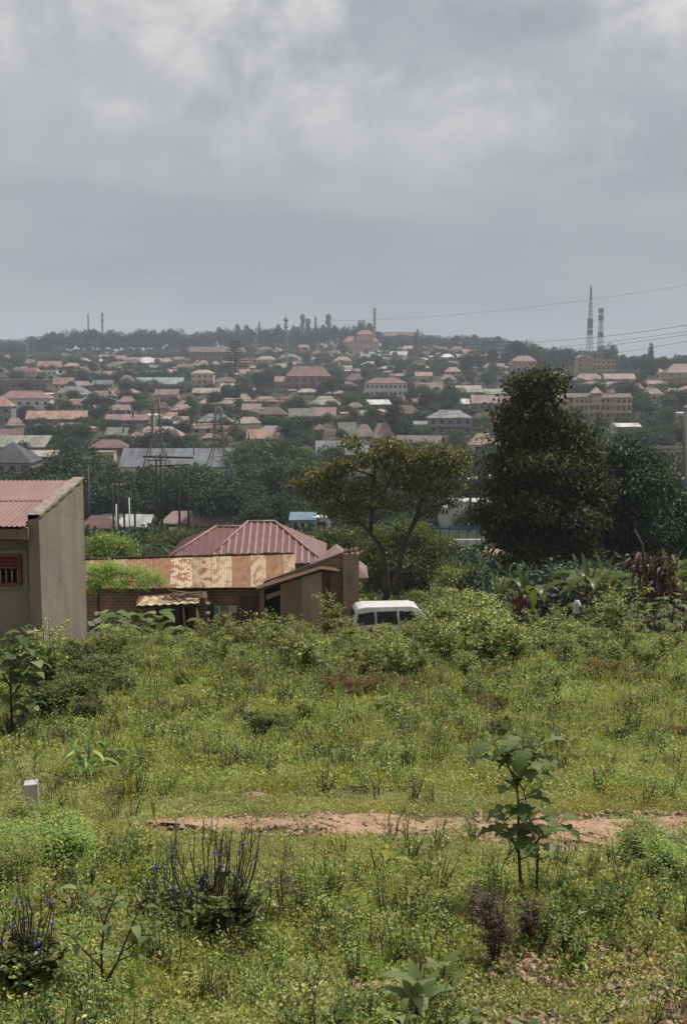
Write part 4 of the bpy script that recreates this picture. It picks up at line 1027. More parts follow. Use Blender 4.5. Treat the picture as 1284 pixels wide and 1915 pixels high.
RUSTD = mat('rust_dark', (.13, .068, .042), .85, .2, c2=(.085, .05, .035), scale=2.5, bump=.3)
SHEETB = mat('brown_sheet', (.24, .15, .105), .7, .2, c2=(.15, .10, .075), scale=2.0, stretch=(1, 1, .4))
SHEETG = mat('greyish_sheet', (.29, .225, .17), .7, .2, c2=(.20, .15, .115), scale=2.5, stretch=(1, 1, .4))
WOOD = mat('old_wood', (.22, .16, .11), .85, .2, c2=(.13, .09, .065), scale=5, bump=.3, stretch=(1, 1, .2))
WOODD = mat('dark_wood', (.06, .045, .035), .9, .1, c2=(.035, .028, .022), scale=5)
BLACK = mat('interior_dark', (.012, .010, .009), .9, .05)
def brickmat():
    m = bpy.data.materials.new('brick'); m.use_nodes = True; t = m.node_tree; b = t.nodes['Principled BSDF']; b.inputs['Roughness'].default_value = .92
    tcn = t.nodes.new('ShaderNodeTexCoord'); sp = t.nodes.new('ShaderNodeSeparateXYZ'); cb = t.nodes.new('ShaderNodeCombineXYZ'); ad = t.nodes.new('ShaderNodeMath')
    t.links.new(tcn.outputs['Object'], sp.inputs[0]); t.links.new(sp.outputs[0], ad.inputs[0]); t.links.new(sp.outputs[1], ad.inputs[1]); t.links.new(ad.outputs[0], cb.inputs[0]); t.links.new(sp.outputs[2], cb.inputs[1])
    br = t.nodes.new('ShaderNodeTexBrick'); t.links.new(cb.outputs[0], br.inputs[0]); br.inputs['Scale'].default_value = 1
    br.inputs['Brick Width'].default_value = .30; br.inputs['Row Height'].default_value = .135; br.inputs['Mortar Size'].default_value = .022; br.inputs['Mortar Smooth'].default_value = .3
    br.inputs['Color1'].default_value = (.27, .145, .09, 1); br.inputs['Color2'].default_value = (.18, .10, .066, 1); br.inputs['Mortar'].default_value = (.34, .25, .175, 1)
    n = t.nodes.new('ShaderNodeTexNoise'); n.inputs['Scale'].default_value = 1.7; n.inputs['Detail'].default_value = 6; t.links.new(tcn.outputs['Object'], n.inputs[0])
    r = ramp(t, [(.35, (.75, .72, .7)), (.7, (1.25, 1.15, 1.1))]); t.links.new(n.outputs[0], r.inputs[0])
    mx_ = t.nodes.new('ShaderNodeMix'); mx_.data_type = 'RGBA'; mx_.blend_type = 'MULTIPLY'; mx_.inputs[0].default_value = 1
    t.links.new(br.outputs[0], mx_.inputs[6]); t.links.new(r.outputs[0], mx_.inputs[7]); t.links.new(mx_.outputs[2], b.inputs['Base Color'])
    bp = t.nodes.new('ShaderNodeBump'); bp.inputs['Strength'].default_value = .6; bp.inputs['Distance'].default_value = .03; bp.invert = True
    t.links.new(br.outputs['Fac'], bp.inputs['Height']); t.links.new(bp.outputs[0], b.inputs['Normal'])
    return m
BRICK = brickmat()
def rel(o, v):
    return Vector(v) - o.location
def ribs(mb, A, B, U, a, b, pitch, amp, mi0=0, mi1=1, phase=0):
    """corrugated sheet: eave A->B, full slope vector U, hips cutting a and b off the eave at either end"""
    A, B, U = Vector(A), Vector(B), Vector(U); L_ = (B - A).length; e = (B - A) / L_; nrm = e.cross(U).normalized()
    if nrm.z < 0: nrm = -nrm
    n = int(L_ / pitch)
    def fr(s):
        f = 1.0
        if a > 0: f = min(f, s / a)
        if b > 0: f = min(f, (L_ - s) / b)
        return max(0, f)
    prof = [(0, 0), (.42, 0), (.52, 1), (.72, 1), (.82, 0), (1, 0)]
    for i in range(n):
        for k in range(5):
            s0, h0 = prof[k]; s1, h1 = prof[k + 1]
            s0, s1 = (i + s0) * L_ / n, (i + s1) * L_ / n
            p0 = A + e * s0 + nrm * h0 * amp; p1 = A + e * s1 + nrm * h1 * amp
            mb.add([p0, p1, p1 + U * fr(s1), p0 + U * fr(s0)], [(0, 1, 2, 3)], mi1 if k in (1, 2, 3) else mi0)

# ---- plastered house on the left
zb = -8.2
o = thing('plastered_house', 'unfinished grey plastered house with pink iron roof and tall blank gable wall', 'house', (-6.0, 23.0, zb))
x0 = -6.0
zf, zk = at(70, 963, 23.0).z, at(153, 893, 27.0).z
m = MB()
m.prism([rel(o, (x0, 23, zb)), rel(o, (x0, 27, zb)), rel(o, (x0, 27, zk)), rel(o, (x0, 23, zf))], (-.22, 0, 0))
m.prism([rel(o, (x0 - .22, 23.3, zb)), rel(o, (x0 - 9, 23.3, zb)), rel(o, (x0 - 9, 23.3, zf - .45)), rel(o, (x0 - .22, 23.3, zf - .45))], (0, .22, 0))
m.prism([rel(o, (x0 - .22, 26.8, zb)), rel(o, (x0 - 9, 26.8, zb)), rel(o, (x0 - 9, 26.8, zk - .5)), rel(o, (x0 - .22, 26.8, zk - .5))], (0, .2, 0))
m.prism([rel(o, (x0 - 9, 23.3, zb)), rel(o, (x0 - 9, 27, zb)), rel(o, (x0 - 9, 27, zk - .5)), rel(o, (x0 - 9, 23.3, zf - .45))], (-.2, 0, 0))
m.build('wall', PLASTER, o)
cp = MB(); rsn = random.Random(3); N = 22
top = []
for i in range(N + 1):
    t = i / N; y = 23 + 4 * t; z = zf + (zk - zf) * t
    top.append([rel(o, (x0 + .03, y, z + rsn.uniform(.0, .03))), rel(o, (x0 - .2 - rsn.uniform(0, .05), y, z + rsn.uniform(-.01, .03))), rel(o, (x0 - .2, y, z - .10)), rel(o, (x0 + .03, y, z - rsn.uniform(.02, .06)))])
vs = [v for r_ in top for v in r_]; fs = []
for i in range(N):
    for k in range(4): fs.append((i * 4 + k, i * 4 + (k + 1) % 4, (i + 1) * 4 + (k + 1) % 4, (i + 1) * 4 + k))
fs += [(0, 3, 2, 1), (N * 4, N * 4 + 1, N * 4 + 2, N * 4 + 3)]
cp.add(vs, fs).build('coping', MORTAR, o)
ze, zr = at(40, 985, 22.75).z, at(120, 901, 26.9).z
rm = MB()
for yy0, yy1, dz in ((22.75, 25.0, 0.0), (24.9, 26.95, .02)):
    t0, t1 = (yy0 - 22.75) / 4.2, (yy1 - 22.75) / 4.2
    A = rel(o, (x0 - 9.2, yy0, ze + (zr - ze) * t0 + dz)); B = rel(o, (x0 - .22, yy0, ze + (zr - ze) * t0 + dz))
    ribs(rm, A, B, Vector((0, yy1 - yy0, (zr - ze) * (t1 - t0))), 0, 0, .105, .022, 0, 1)
rm.build('roof', [PINKR, PINKR], o)
MB().box(rel(o, (x0 - 4.7, 22.86, ze - .16)), (9, .05, .2)).build('fascia_board', WOOD, o)
MB().box(rel(o, (x0 - 4.7, 23.07, ze - .07)), (9, .36, .05)).build('soffit', WOODD, o)
MB().box(rel(o, (x0 - .24, 23.0, ze - .15)), (.12, .32, .24)).build('fascia_end', WOOD, o)
# window with louvre and bars
wa, wb_ = at(-16, 1038, 23.28), at(40, 1092, 23.28); cx = (wa.x + wb_.x) / 2; cz = (wa.z + wb_.z) / 2; ww, wh = wb_.x - wa.x, wa.z - wb_.z
REDP = mat('red_oxide_paint', (.20, .065, .05), .6, .3, c2=(.14, .05, .04), scale=6)
wf = MB()
for dx, dz, w_, h_ in ((0, wh / 2, ww + .04, .05), (0, -wh / 2, ww + .04, .05), (-ww / 2, 0, .05, wh), (ww / 2, 0, .05, wh), (0, .05, ww, .035)):
    wf.box(rel(o, (cx + dx, 23.26, cz + dz)), (w_, .09, h_))
win = MB().box(rel(o, (cx, 23.288, cz)), (ww, .02, wh)).build('window', BLACK, o)
fr_ = wf.build('frame', REDP, win)
lm = MB()
for i in range(5): lm.box(rel(o, (cx, 23.25, cz + wh / 2 - .05 - i * .045)), (ww - .04, .05, .012), tilt=(.5, 0, 0))
lm.build('louvre', REDP, win)
bmn = MB()
for i in range(5): bmn.tube([rel(o, (wa.x + ww * (i + .5) / 5, 23.265, cz)), rel(o, (wa.x + ww * (i + .5) / 5, 23.265, cz - wh / 2))], .012, 6)
bmn.build('bars', MATS['wall_pink'], win)
sr = MB()
for dx, dz, w_, h_ in ((0, wh / 2 + .06, ww + .3, .1), (0, -wh / 2 - .06, ww + .3, .1), (ww / 2 + .09, 0, .1, wh + .02)):
    sr.box(rel(o, (cx + dx, 23.29, cz + dz)), (w_, .035, h_))
sr.build('window_surround', mat('surround_render', (.27, .235, .18), .9, .1, c2=(.22, .19, .15), scale=4), o)
zp = at(157, 1183, 27).z
pm = MB(); pm.prism([rel(o, (x0, 22.97, zb)), rel(o, (x0, 27.05, zb)), rel(o, (x0, 27.05, zp)), rel(o, (x0, 22.97, zp - .02))], (.05, 0, 0)); pm.build('plinth', PLAST2, o)

# ---- brick row with rusty iron roof
Yw = 50.0
zg = tz(at(330, 1180, Yw).x, Yw) - .6
xl, xr = at(120, 1100, Yw).x, at(503, 1100, Yw).x
o = thing('brick_shed', 'long brick shed under a patched rusty and cream iron roof', 'shed', ((xl + xr) / 2, Yw, zg))
ztop = at(330, 1101, Yw).z
MB().box(rel(o, ((xl + xr) / 2, Yw + 2.1, (zg + ztop) / 2)), (xr - xl, 4.2, ztop - zg)).build('wall', BRICK, o)
pan = [(118, 165, 'r'), (165, 183, 'c'), (183, 212, 'r'), (212, 236, 'c'), (236, 285, 'r'), (285, 318, 'r'), (318, 360, 'b'), (360, 378, 'c'), (378, 396, 'b'), (396, 434, 'c'), (434, 469, 'r'), (469, 498, 'c'), (498, 531, 'r'), (531, 553, 'c')]
rm = MB(); mi = {'r': 0, 'b': 1, 'c': 2}
def eav(px): return at(px, 1100.5 - (px - 160) * .006, Yw - .45)
def rid(px): return at(px * .985 + 6, 1048 - (px - 160) * .030, Yw + 4.2)
for i, (a, b, k_) in enumerate(pan):
    A, B = eav(a), eav(b); C, D = rid(b), rid(a); up = Vector((0, 0, .012 * (i % 2)))
    n = 8; seg = []
    P_ = [rel(o, v) + up for v in (A, B, C, D)]
    for s in range(n * 3):
        t0, t1 = s / (n * 3), (s + 1) / (n * 3)
        z0 = .02 * math.sin(t0 * n * 6.283); z1 = .02 * math.sin(t1 * n * 6.283)
        rm.add([P_[0].lerp(P_[1], t0) + Vector((0, 0, z0)), P_[0].lerp(P_[1], t1) + Vector((0, 0, z1)), P_[3].lerp(P_[2], t1) + Vector((0, 0, z1)), P_[3].lerp(P_[2], t0) + Vector((0, 0, z0))], [(0, 1, 2, 3)], mi[k_], True)
rm.build('roof', [RUST, BLOTCH, CREAMS], o)
rg = MB(); q = random.Random(2)
for i in range(60):
    a = rid(120 + 432 * i / 60); b = rid(120 + 432 * (i + 1) / 60)
    rg.tube([rel(o, a) + Vector((0, .02, q.uniform(.01, .07))), rel(o, b) + Vector((0, .02, q.uniform(.01, .07)))], q.uniform(.05, .09), 5)
rg.build('ridge_timber', WOODD, o)
for i in range(18):
    a = eav(130 + i * 21); 
rf_ = MB()
for i in range(20):
    a = eav(128 + i * 19.5); rf_.box(rel(o, a) + Vector((0, .25, -.09)), (.07, .5, .08))
rf_.build('rafter_ends', WOODD, o)
MB().box(rel(o, ((xl + xr) / 2, Yw + 4.3, (zg + rid(300).z) / 2 - .1)), (xr - xl, .2, rid(300).z - zg - .3)).build('back_wall', BRICK, o)
def fbox(px0, px1, y0, y1, Y, th, mb=None, o_=None):
    a, b = at(px0, y0, Y), at(px1, y1, Y); mb = mb or MB()
    c = Vector(((a.x + b.x) / 2, Y + th / 2, (a.z + b.z) / 2))
    return mb.box(c - (o_.location if o_ else Vector()), (abs(b.x - a.x), th, abs(a.z - b.z)))
dr = fbox(450, 483, 1117, 1186, Yw - .06, .05, o_=o).build('door', mat('door_brown', (.13, .07, .05), .8, .2, c2=(.09, .05, .04), scale=4), o)
f2 = MB(); fbox(444, 449, 1110, 1188, Yw - .09, .09, f2, o); fbox(484, 489, 1110, 1188, Yw - .09, .09, f2, o); fbox(449, 484, 1110, 1115, Yw - .09, .09, f2, o); f2.build('frame', WOOD, dr)
fbox(391, 441, 1132, 1190, Yw - .12, .05, o_=o).build('board_partition', SHEETG, o)
c_ = MB(); n = 6
for i in range(n):
    for j in range(4):
        def cl(u, v): return at(427 + 16 * u, 1132 + 14 * v, Yw - .25 + .04 * math.sin(u * 9 + v)) 
        c_.add([cl(i / n, j / 4), cl((i + 1) / n, j / 4), cl((i + 1) / n, (j + 1) / 4), cl(i / n, (j + 1) / 4)], [(0, 1, 2, 3)], 0, True)
c_ = c_.build('hanging_cloth', mat('white_cloth', (.5, .46, .42), .9), None); tag(c_, 'small pale cloth pinned beside the framed brown door', 'cloth')
def drape(px0, px1, y0, y1, Y, m_, label, name='hanging_garment', group=None, fl=1.0):
    mb = MB(); nu, nv = 10, 8
    def pt(u, v):
        w_ = 1 - .18 * math.sin(v * 2.5) * (1 if u < .5 else -1) * fl
        return at(px0 + (px1 - px0) * (.5 + (u - .5) * w_), y0 + (y1 - y0) * v * (1 + .08 * math.sin(u * 7)), Y + .05 * math.sin(u * 14 + v * 2))
    for i in range(nu):
        for j in range(nv):
            mb.add([pt(i / nu, j / nv), pt((i + 1) / nu, j / nv), pt((i + 1) / nu, (j + 1) / nv), pt(i / nu, (j + 1) / nv)], [(0, 1, 2, 3)], 0, True)
    ob = mb.build(name, m_); tag(ob, label, 'clothes', group); return ob
drape(400, 411, 1133, 1164, 48.6, mat('cloth_bluegrey', (.22, .25, .27), .9, c2=(.14, .17, .19), scale=8), 'pale blue-grey garment hanging by the canopy post')
drape(388, 402, 1131, 1172, 48.7, mat('cloth_dark', (.03, .035, .05), .9), 'dark garment hanging left of the blue-grey one')
b_ = MB().tube([at(378, 1129, 48.65), at(445, 1131, 49.6)], .015, 5).build('clothes_line', WOODD); tag(b_, 'clothes line tied between the canopy and the framed door', 'line')

# ---- canopy stall
cg = tz(at(320, 1180, 48.2).x, 48.2)
o = thing('canopy_stall', 'small cooking stall with flat tin canopy on crooked posts', 'stall', (at(318, 1180, 48.2).x, 48.6, cg))
cm = MB()
A, B, C, D = at(255, 1133, 47.4), at(372, 1128, 47.4), at(380, 1113, 49.3), at(268, 1116, 49.3)
for i in range(24):
    t0, t1 = i / 24, (i + 1) / 24; s0 = .03 * math.sin(i * 1.9); s1 = .03 * math.sin((i + 1) * 1.9)
    cm.add([rel(o, A.lerp(B, t0)) + Vector((0, 0, s0)), rel(o, A.lerp(B, t1)) + Vector((0, 0, s1)), rel(o, D.lerp(C, t1)) + Vector((0, 0, s1)), rel(o, D.lerp(C, t0)) + Vector((0, 0, s0))], [(0, 1, 2, 3)], 0, True)
cm.build('canopy', CREAMS, o)
u_ = MB(); u_.prism([rel(o, v) - Vector((0, 0, .07)) for v in (A, B, C, D)], (0, 0, -.05)); u_.build('canopy_frame', WOODD, o)
for px in (266, 276, 343, 368):
    a = at(px, 1131, 47.5); MB().tube([rel(o, (a.x, a.y, cg - .4)), rel(o, (a.x + .05, a.y, (cg + a.z) / 2)), rel(o, (a.x - .02, a.y, a.z - .1))], [.07, .055, .05], 6).build('post', WOOD, o)
fbox(290, 372, 1127, 1195, 48.6, 1.2, o_=o).build('back_panel', RUSTD, o)
fbox(337, 352, 1127, 1192, 48.5, .06, o_=o).build('opening', BLACK, o)
pt_ = MB(); q = random.Random(4)
for i in range(9): pt_.box(rel(o, at(381, 1117 + i * 6, 48.3)) + Vector((q.uniform(-.05, .05), 0, 0)), (.36 + q.uniform(-.08, .08), .5, .09), tilt=(0, q.uniform(-.08, .08), 0))
pt_.build('timber_stack', WOOD, o)
b_ = MB(); A, B = at(262, 1112, 49.75), at(388, 1104, 49.75)
b_.prism([A, B, B + Vector((0, -1.1, -.22)), A + Vector((0, -1.1, -.22))], (0, 0, .05)); b_ = b_.build('awning_sheet', RUSTD); tag(b_, 'dark rusty awning sheet above the tin canopy stall', 'awning')
for g_i, (pa, lab) in enumerate([((352, 1117), 'loose stack of firewood sticks on the tin canopy, right side'), ((326, 1120), 'few short sticks lying on the middle of the tin canopy')]):
    fm = MB(); q = random.Random(9 + g_i); c0 = at(*pa, 48.3)
    for i in range(26 if g_i == 0 else 8):
        a = c0 + Vector((q.uniform(-.45, .45) * (1 if g_i == 0 else .6), q.uniform(-.4, .4), .04 + q.uniform(0, .2) * (1 if g_i == 0 else .3))); t = q.uniform(-.5, .5); l_ = q.uniform(.25, .5)
        d_ = Vector((math.cos(t), math.sin(t), q.uniform(-.15, .15))) * l_
        fm.tube([a - d_, a + d_], q.uniform(.015, .035), 5)
    fm = fm.build('firewood', WOOD); tag(fm, lab, 'firewood')

# ---- brick building with stepped pier and iron shack in front
o = thing('brick_building', 'raw brick building with a slanted parapet and a plastered end pier', 'building', (at(580, 1180, 48.6).x, 48.6, zg))
poly = [at(494, 1240, 48.4), at(494, 1093, 48.4), at(655, 1033, 48.4), at(655, 1240, 48.4)]
MB().prism([rel(o, v) for v in poly], (0, .25, -.02)).build('wall', BRICK, o)
MB().prism([rel(o, v) + Vector((0, .25, -.35)) for v in poly[1:3]] + [rel(o, v) + Vector((0, 3.0, -.35)) for v in (poly[2], poly[1])], (0, 0, -.08)).build('roof', RUSTD, o)
fbox(494, 655, 1100, 1240, 51.2, .2, o_=o).build('back_wall', BRICK, o)
c1 = MB(); a, b = at(492, 1092, 48.35), at(657, 1031, 48.35); c1.prism([rel(o, v) for v in (a, b, b + Vector((0, .36, 0)), a + Vector((0, .36, 0)))], (0, 0, .05)); c1.build('parapet_cap', WOODD, o)
fbox(641, 671, 1036, 1240, 48.15, .5, o_=o).build('pier', mat('pier_render', (.27, .195, .14), .95, .1, c2=(.19, .135, .10), scale=3, bump=.6, stretch=(1, 1, .3)), o)
sk = MB(); q = random.Random(6)
for i in range(9):
    a = at(641 + i * 3.6, 1040, 48.2 + (i % 3) * .4); sk.tube([rel(o, a), rel(o, a) + Vector((q.uniform(.0, .2), q.uniform(-.1, .1), q.uniform(.2, .42)))], q.uniform(.03, .06), 5)
sk.build('roof_poles', WOOD, o)
sg = tz(at(560, 1180, 47.3).x, 47.3) - .4
o = thing('iron_shack', 'crooked lean-to shack of brown iron sheets against the brick building', 'shack', (at(560, 1180, 47.3).x, 47.3, sg))
def shpoly(pts, Y, dep, m_, nm): 
    p = [rel(o, at(x, y, Y)) for x, y in pts]; return MB().prism(p, (0, dep, 0)).build(nm, m_, o)
shpoly([(524, 1240), (524, 1093), (566, 1080), (568, 1240)], 47.95, .3, SHEETB, 'sheet_panel')
shpoly([(566, 1240), (563, 1080), (601, 1069), (606, 1240)], 47.90, .3, SHEETG, 'sheet_panel')
shpoly([(604, 1240), (602, 1069), (630, 1071), (632, 1240)], 47.98, .3, RUSTD, 'sheet_panel')
shpoly([(488, 1240), (486, 1104), (494, 1102), (494, 1240)], 47.95, .3, SHEETB, 'door_post')
shpoly([(494, 1240), (494, 1104), (524, 1093), (524, 1240)], 48.25, .1, BLACK, 'doorway')
shpoly([(498, 1122), (497, 1113), (526, 1103), (526, 1111)], 47.9, .05, WOOD, 'lintel')
shpoly([(612, 1180), (611, 1085), (616, 1085), (617, 1180)], 47.9, .05, WOODD, 'batten')
r_ = MB(); pts = [(479, 1104), (540, 1085), (600, 1066), (634, 1070)]
for i in range(3):
    a, b = at(*pts[i], 47.7), at(*pts[i + 1], 47.7)
    r_.prism([rel(o, v) for v in (a, b, b + Vector((0, .62, .03)), a + Vector((0, .62, .03)))], (0, 0, .05))
r_.build('roof_sheet', RUSTD, o)
cr = MB()
for i in range(8): cr.box(rel(o, at(619 + i * 1.6, 1100, 47.96)), (.018, .03, 1.3))
cr.build('corrugation', SHEETB, o)

# ---- maroon hip roofed house behind
Yr = 62.0
o = thing('hip_roofed_house', 'house with maroon hip roof in pale ribbed stripes behind the rusty roof', 'house', (at(490, 1000, Yr).x, Yr, tz(at(490, 1000, Yr).x, Yr)))
rm = MB()
RL, RR = at(464, 977, Yr), at(514, 976, Yr)
EL, ER = at(376, 1062, Yr - 3.4), at(607, 1045, Yr - 3.0)
Um = RL.lerp(RR, .5); ze = (EL.z + ER.z) / 2; EL.z = ER.z = ze; EL.y = ER.y = Yr - 3.2
hL, hR = RL.x - EL.x, ER.x - RR.x
RL.z = RR.z = Um.z
U = Vector((0, 3.2, Um.z - ze))
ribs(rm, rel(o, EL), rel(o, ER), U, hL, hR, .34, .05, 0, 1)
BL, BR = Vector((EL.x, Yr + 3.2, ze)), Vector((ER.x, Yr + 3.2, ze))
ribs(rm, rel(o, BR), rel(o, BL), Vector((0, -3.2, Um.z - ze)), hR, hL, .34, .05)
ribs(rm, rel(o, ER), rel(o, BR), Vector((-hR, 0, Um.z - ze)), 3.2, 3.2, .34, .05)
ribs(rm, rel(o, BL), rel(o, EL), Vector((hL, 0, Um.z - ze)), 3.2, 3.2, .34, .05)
# lower wing on the left
LL, LR = at(404, 987, Yr + .5), at(470, 985, Yr + .5); LL.z = LR.z = at(435, 986, Yr + .5).z
E0 = at(309, 1046, Yr - 2.9); zl = E0.z; E0 = Vector((E0.x, Yr - 2.9, zl)); E1 = Vector((LR.x, Yr - 2.9, zl))
ribs(rm, rel(o, E0), rel(o, E1), Vector((0, 3.4, LL.z - zl)), LL.x - E0.x, 0, .34, .045, 0, 0)
ribs(rm, rel(o, (E0.x, Yr + 3.9, zl)), rel(o, E0), Vector((LL.x - E0.x, 0, LL.z - zl)), 3.4, 3.4, .34, .045, 0, 0)
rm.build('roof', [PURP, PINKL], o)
hc = MB()
for a, b in ((EL, RL), (ER, RR), (RL, RR), (E0, LL), (LL, LR)): hc.tube([rel(o, a) + Vector((0, 0, .03)), rel(o, b) + Vector((0, 0, .05))], .075, 6)
hc.build('ridge_cap', PINKR, o)
MB().box(rel(o, ((E0.x + ER.x) / 2, Yr, ze - 1.7)), (ER.x - E0.x - 1, 5.4, 3.2)).build('wall', BRICK, o)
o = house('tiny pink iron roof corner peeping out right of the plastered pier', (588, 670, 1078, 1104), roof='hip', rc='pink', wc='brown', rf=.6, wins=(0, 0), Y=56, depth=3.2, keep=False, name='shed', cat='shed', sink=3)

# ---- blue fence and wall of the power yard
BLUEF = mat('fence_blue', (.05, .13, .18), .6, .3)
Yf = 172
def wire_fence(p0, p1, Y0, Y1, n, h, label, m_):
    a, b = grd(p0, Y0), grd(p1, Y1)
    o = thing('wire_fence', label, 'fence', a)
    tops = []
    for i in range(n + 1):
        p = a.lerp(b, i / n); p.z = tz(p.x, p.y)
        MB().tube([rel(o, p) - Vector((0, 0, .4)), rel(o, p) + Vector((0, 0, h)), rel(o, p) + Vector((.2, -.2, h + .3))], .07, 5).build('post', m_, o); tops.append(rel(o, p))
    m = MB()
    for k_ in range(9):
        m.tube([t + Vector((0, 0, h * (k_ + .5) / 9)) for t in tops], .025, 3)
    for i in range(n):
        for j in range(12):
            p = tops[i].lerp(tops[i + 1], j / 12); m.tube([p, p + Vector((0, 0, h))], .018, 3, cap=False)
    m.build('wire_mesh', m_, o)
    return o
wire_fence(600, 975, 172, 172, 22, 2.3, 'blue-green wire fence round the power yard', BLUEF)
a, b = grd(552, 168), grd(628, 170)
m = MB(); m.prism([a + Vector((0, 0, -1)), b + Vector((0, 0, -1)), Vector((b.x, b.y, at(628, 988, 170).z)), Vector((a.x, a.y, at(552, 988, 168).z))], (0, .25, 0)); m = m.build('blue_wall', WALL['blue']); tag(m, 'low solid blue wall below the blue-roofed hut', 'wall')
a, b = at(845, 1011, 150), at(922, 1013, 150)
m = MB(); m.box(a.lerp(b, .5), ((b - a).length, .4, .5)); m = m.build('white_kerb', WALL['white']); tag(m, 'long low white kerb behind the blue wire fence', 'kerb')

# ---- white minivan
VW = mat('van_white', (.62, .63, .63), .3, .5, c2=(.48, .46, .43), scale=2.5); GLASS = mat('van_glass', (.02, .025, .03), .08, .6); RUB = mat('rubber', (.02, .02, .02), .85)
vp = at(737, 1127, 46.6); vg = tz(vp.x, 46.6)
o = thing('minivan', 'white minivan parked behind the shrubs, rear to the left', 'van', (vp.x, 46.6, vg), .10); o.scale = (.82, .84, max(.8, (vp.z - vg) / 1.93))
prof = [(-2.15, .32), (-2.2, .6), (-2.17, 1.05), (-2.02, 1.62), (-1.86, 1.84), (-1.5, 1.9), (.75, 1.9), (1.05, 1.83), (1.72, 1.22), (1.95, 1.12), (2.28, .98), (2.4, .72), (2.4, .32)]
nP = len(prof); vs = []
for yy, inn in ((-.84, 1), (-.8, 0), (.8, 0), (.84, 1)):
    for (x, z) in prof:
        tuck = .13 * max(0, (z - 1.05) / .85)
        y = yy
        if inn: y = yy - math.copysign(tuck, yy)
        else: y = yy - math.copysign(tuck, yy)
        vs.append((x, y, z + (0 if not inn else -.0)))
fs = [tuple(range(nP)), tuple(range(4 * nP - 1, 3 * nP - 1, -1))]
for r_ in range(3):
    for i in range(nP): fs.append((r_ * nP + i, (r_ + 1) * nP + i, (r_ + 1) * nP + (i + 1) % nP, r_ * nP + (i + 1) % nP))
bd = MB().add(vs, fs, 0, True).build('body', VW, o)
bv = bd.modifiers.new('bevel', 'BEVEL'); bv.width = .05; bv.segments = 3; bv.limit_method = 'ANGLE'; bv.angle_limit = .5
for pts in ([(-1.95, 1.12), (-1.86, 1.6), (-1.1, 1.68), (-1.06, 1.12)], [(-.95, 1.12), (-.98, 1.68), (.0, 1.7), (.05, 1.12)], [(.16, 1.12), (.12, 1.7), (.75, 1.68), (1.38, 1.16)]):
    for s in (-1, 1):
        q3 = [(x, s * (.845 - .13 * max(0, (z - 1.05) / .85)), z) for x, z in pts]
        MB().prism(q3, (0, s * .012, 0)).build('side_window', GLASS, o)
MB().prism([(1.12, -.62, 1.80), (1.12, .62, 1.80), (1.70, .68, 1.26), (1.70, -.68, 1.26)], (.02, 0, .02)).build('windscreen', GLASS, o)
MB().prism([(-2.13, -.6, 1.2), (-2.13, .6, 1.2), (-2.02, .55, 1.66), (-2.02, -.55, 1.66)], (-.02, 0, 0)).build('rear_window', GLASS, o)
for x in (-1.4, 1.45):
    for s in (-1, 1):
        w_ = MB(); w_.tube([(x, s * .86, .32), (x, s * .66, .32)], .32, 18); w_ = w_.build('wheel', RUB, o)
        MB().tube([(x, s * .875, .32), (x, s * .8, .32)], .18, 12).build('rim', mat('rim_grey', (.4, .4, .4), .4, metal=.6), w_)
for s in (-1, 1):
    MB().box((-2.16, s * .7, .98), (.08, .16, .42)).build('tail_light', mat('tail_red', (.25, .02, .015), .3), o)
    MB().box((2.33, s * .62, .82), (.1, .3, .16)).build('headlight', mat('lamp_glass', (.6, .6, .6), .15), o)
MB().box((1.2, -.93, 1.2), (.1, .18, .14)).build('mirror', VW, o)
MB().box((-2.2, 0, .5), (.12, 1.6, .2)).build('bumper', mat('bumper_grey', (.25, .25, .26), .6), o)

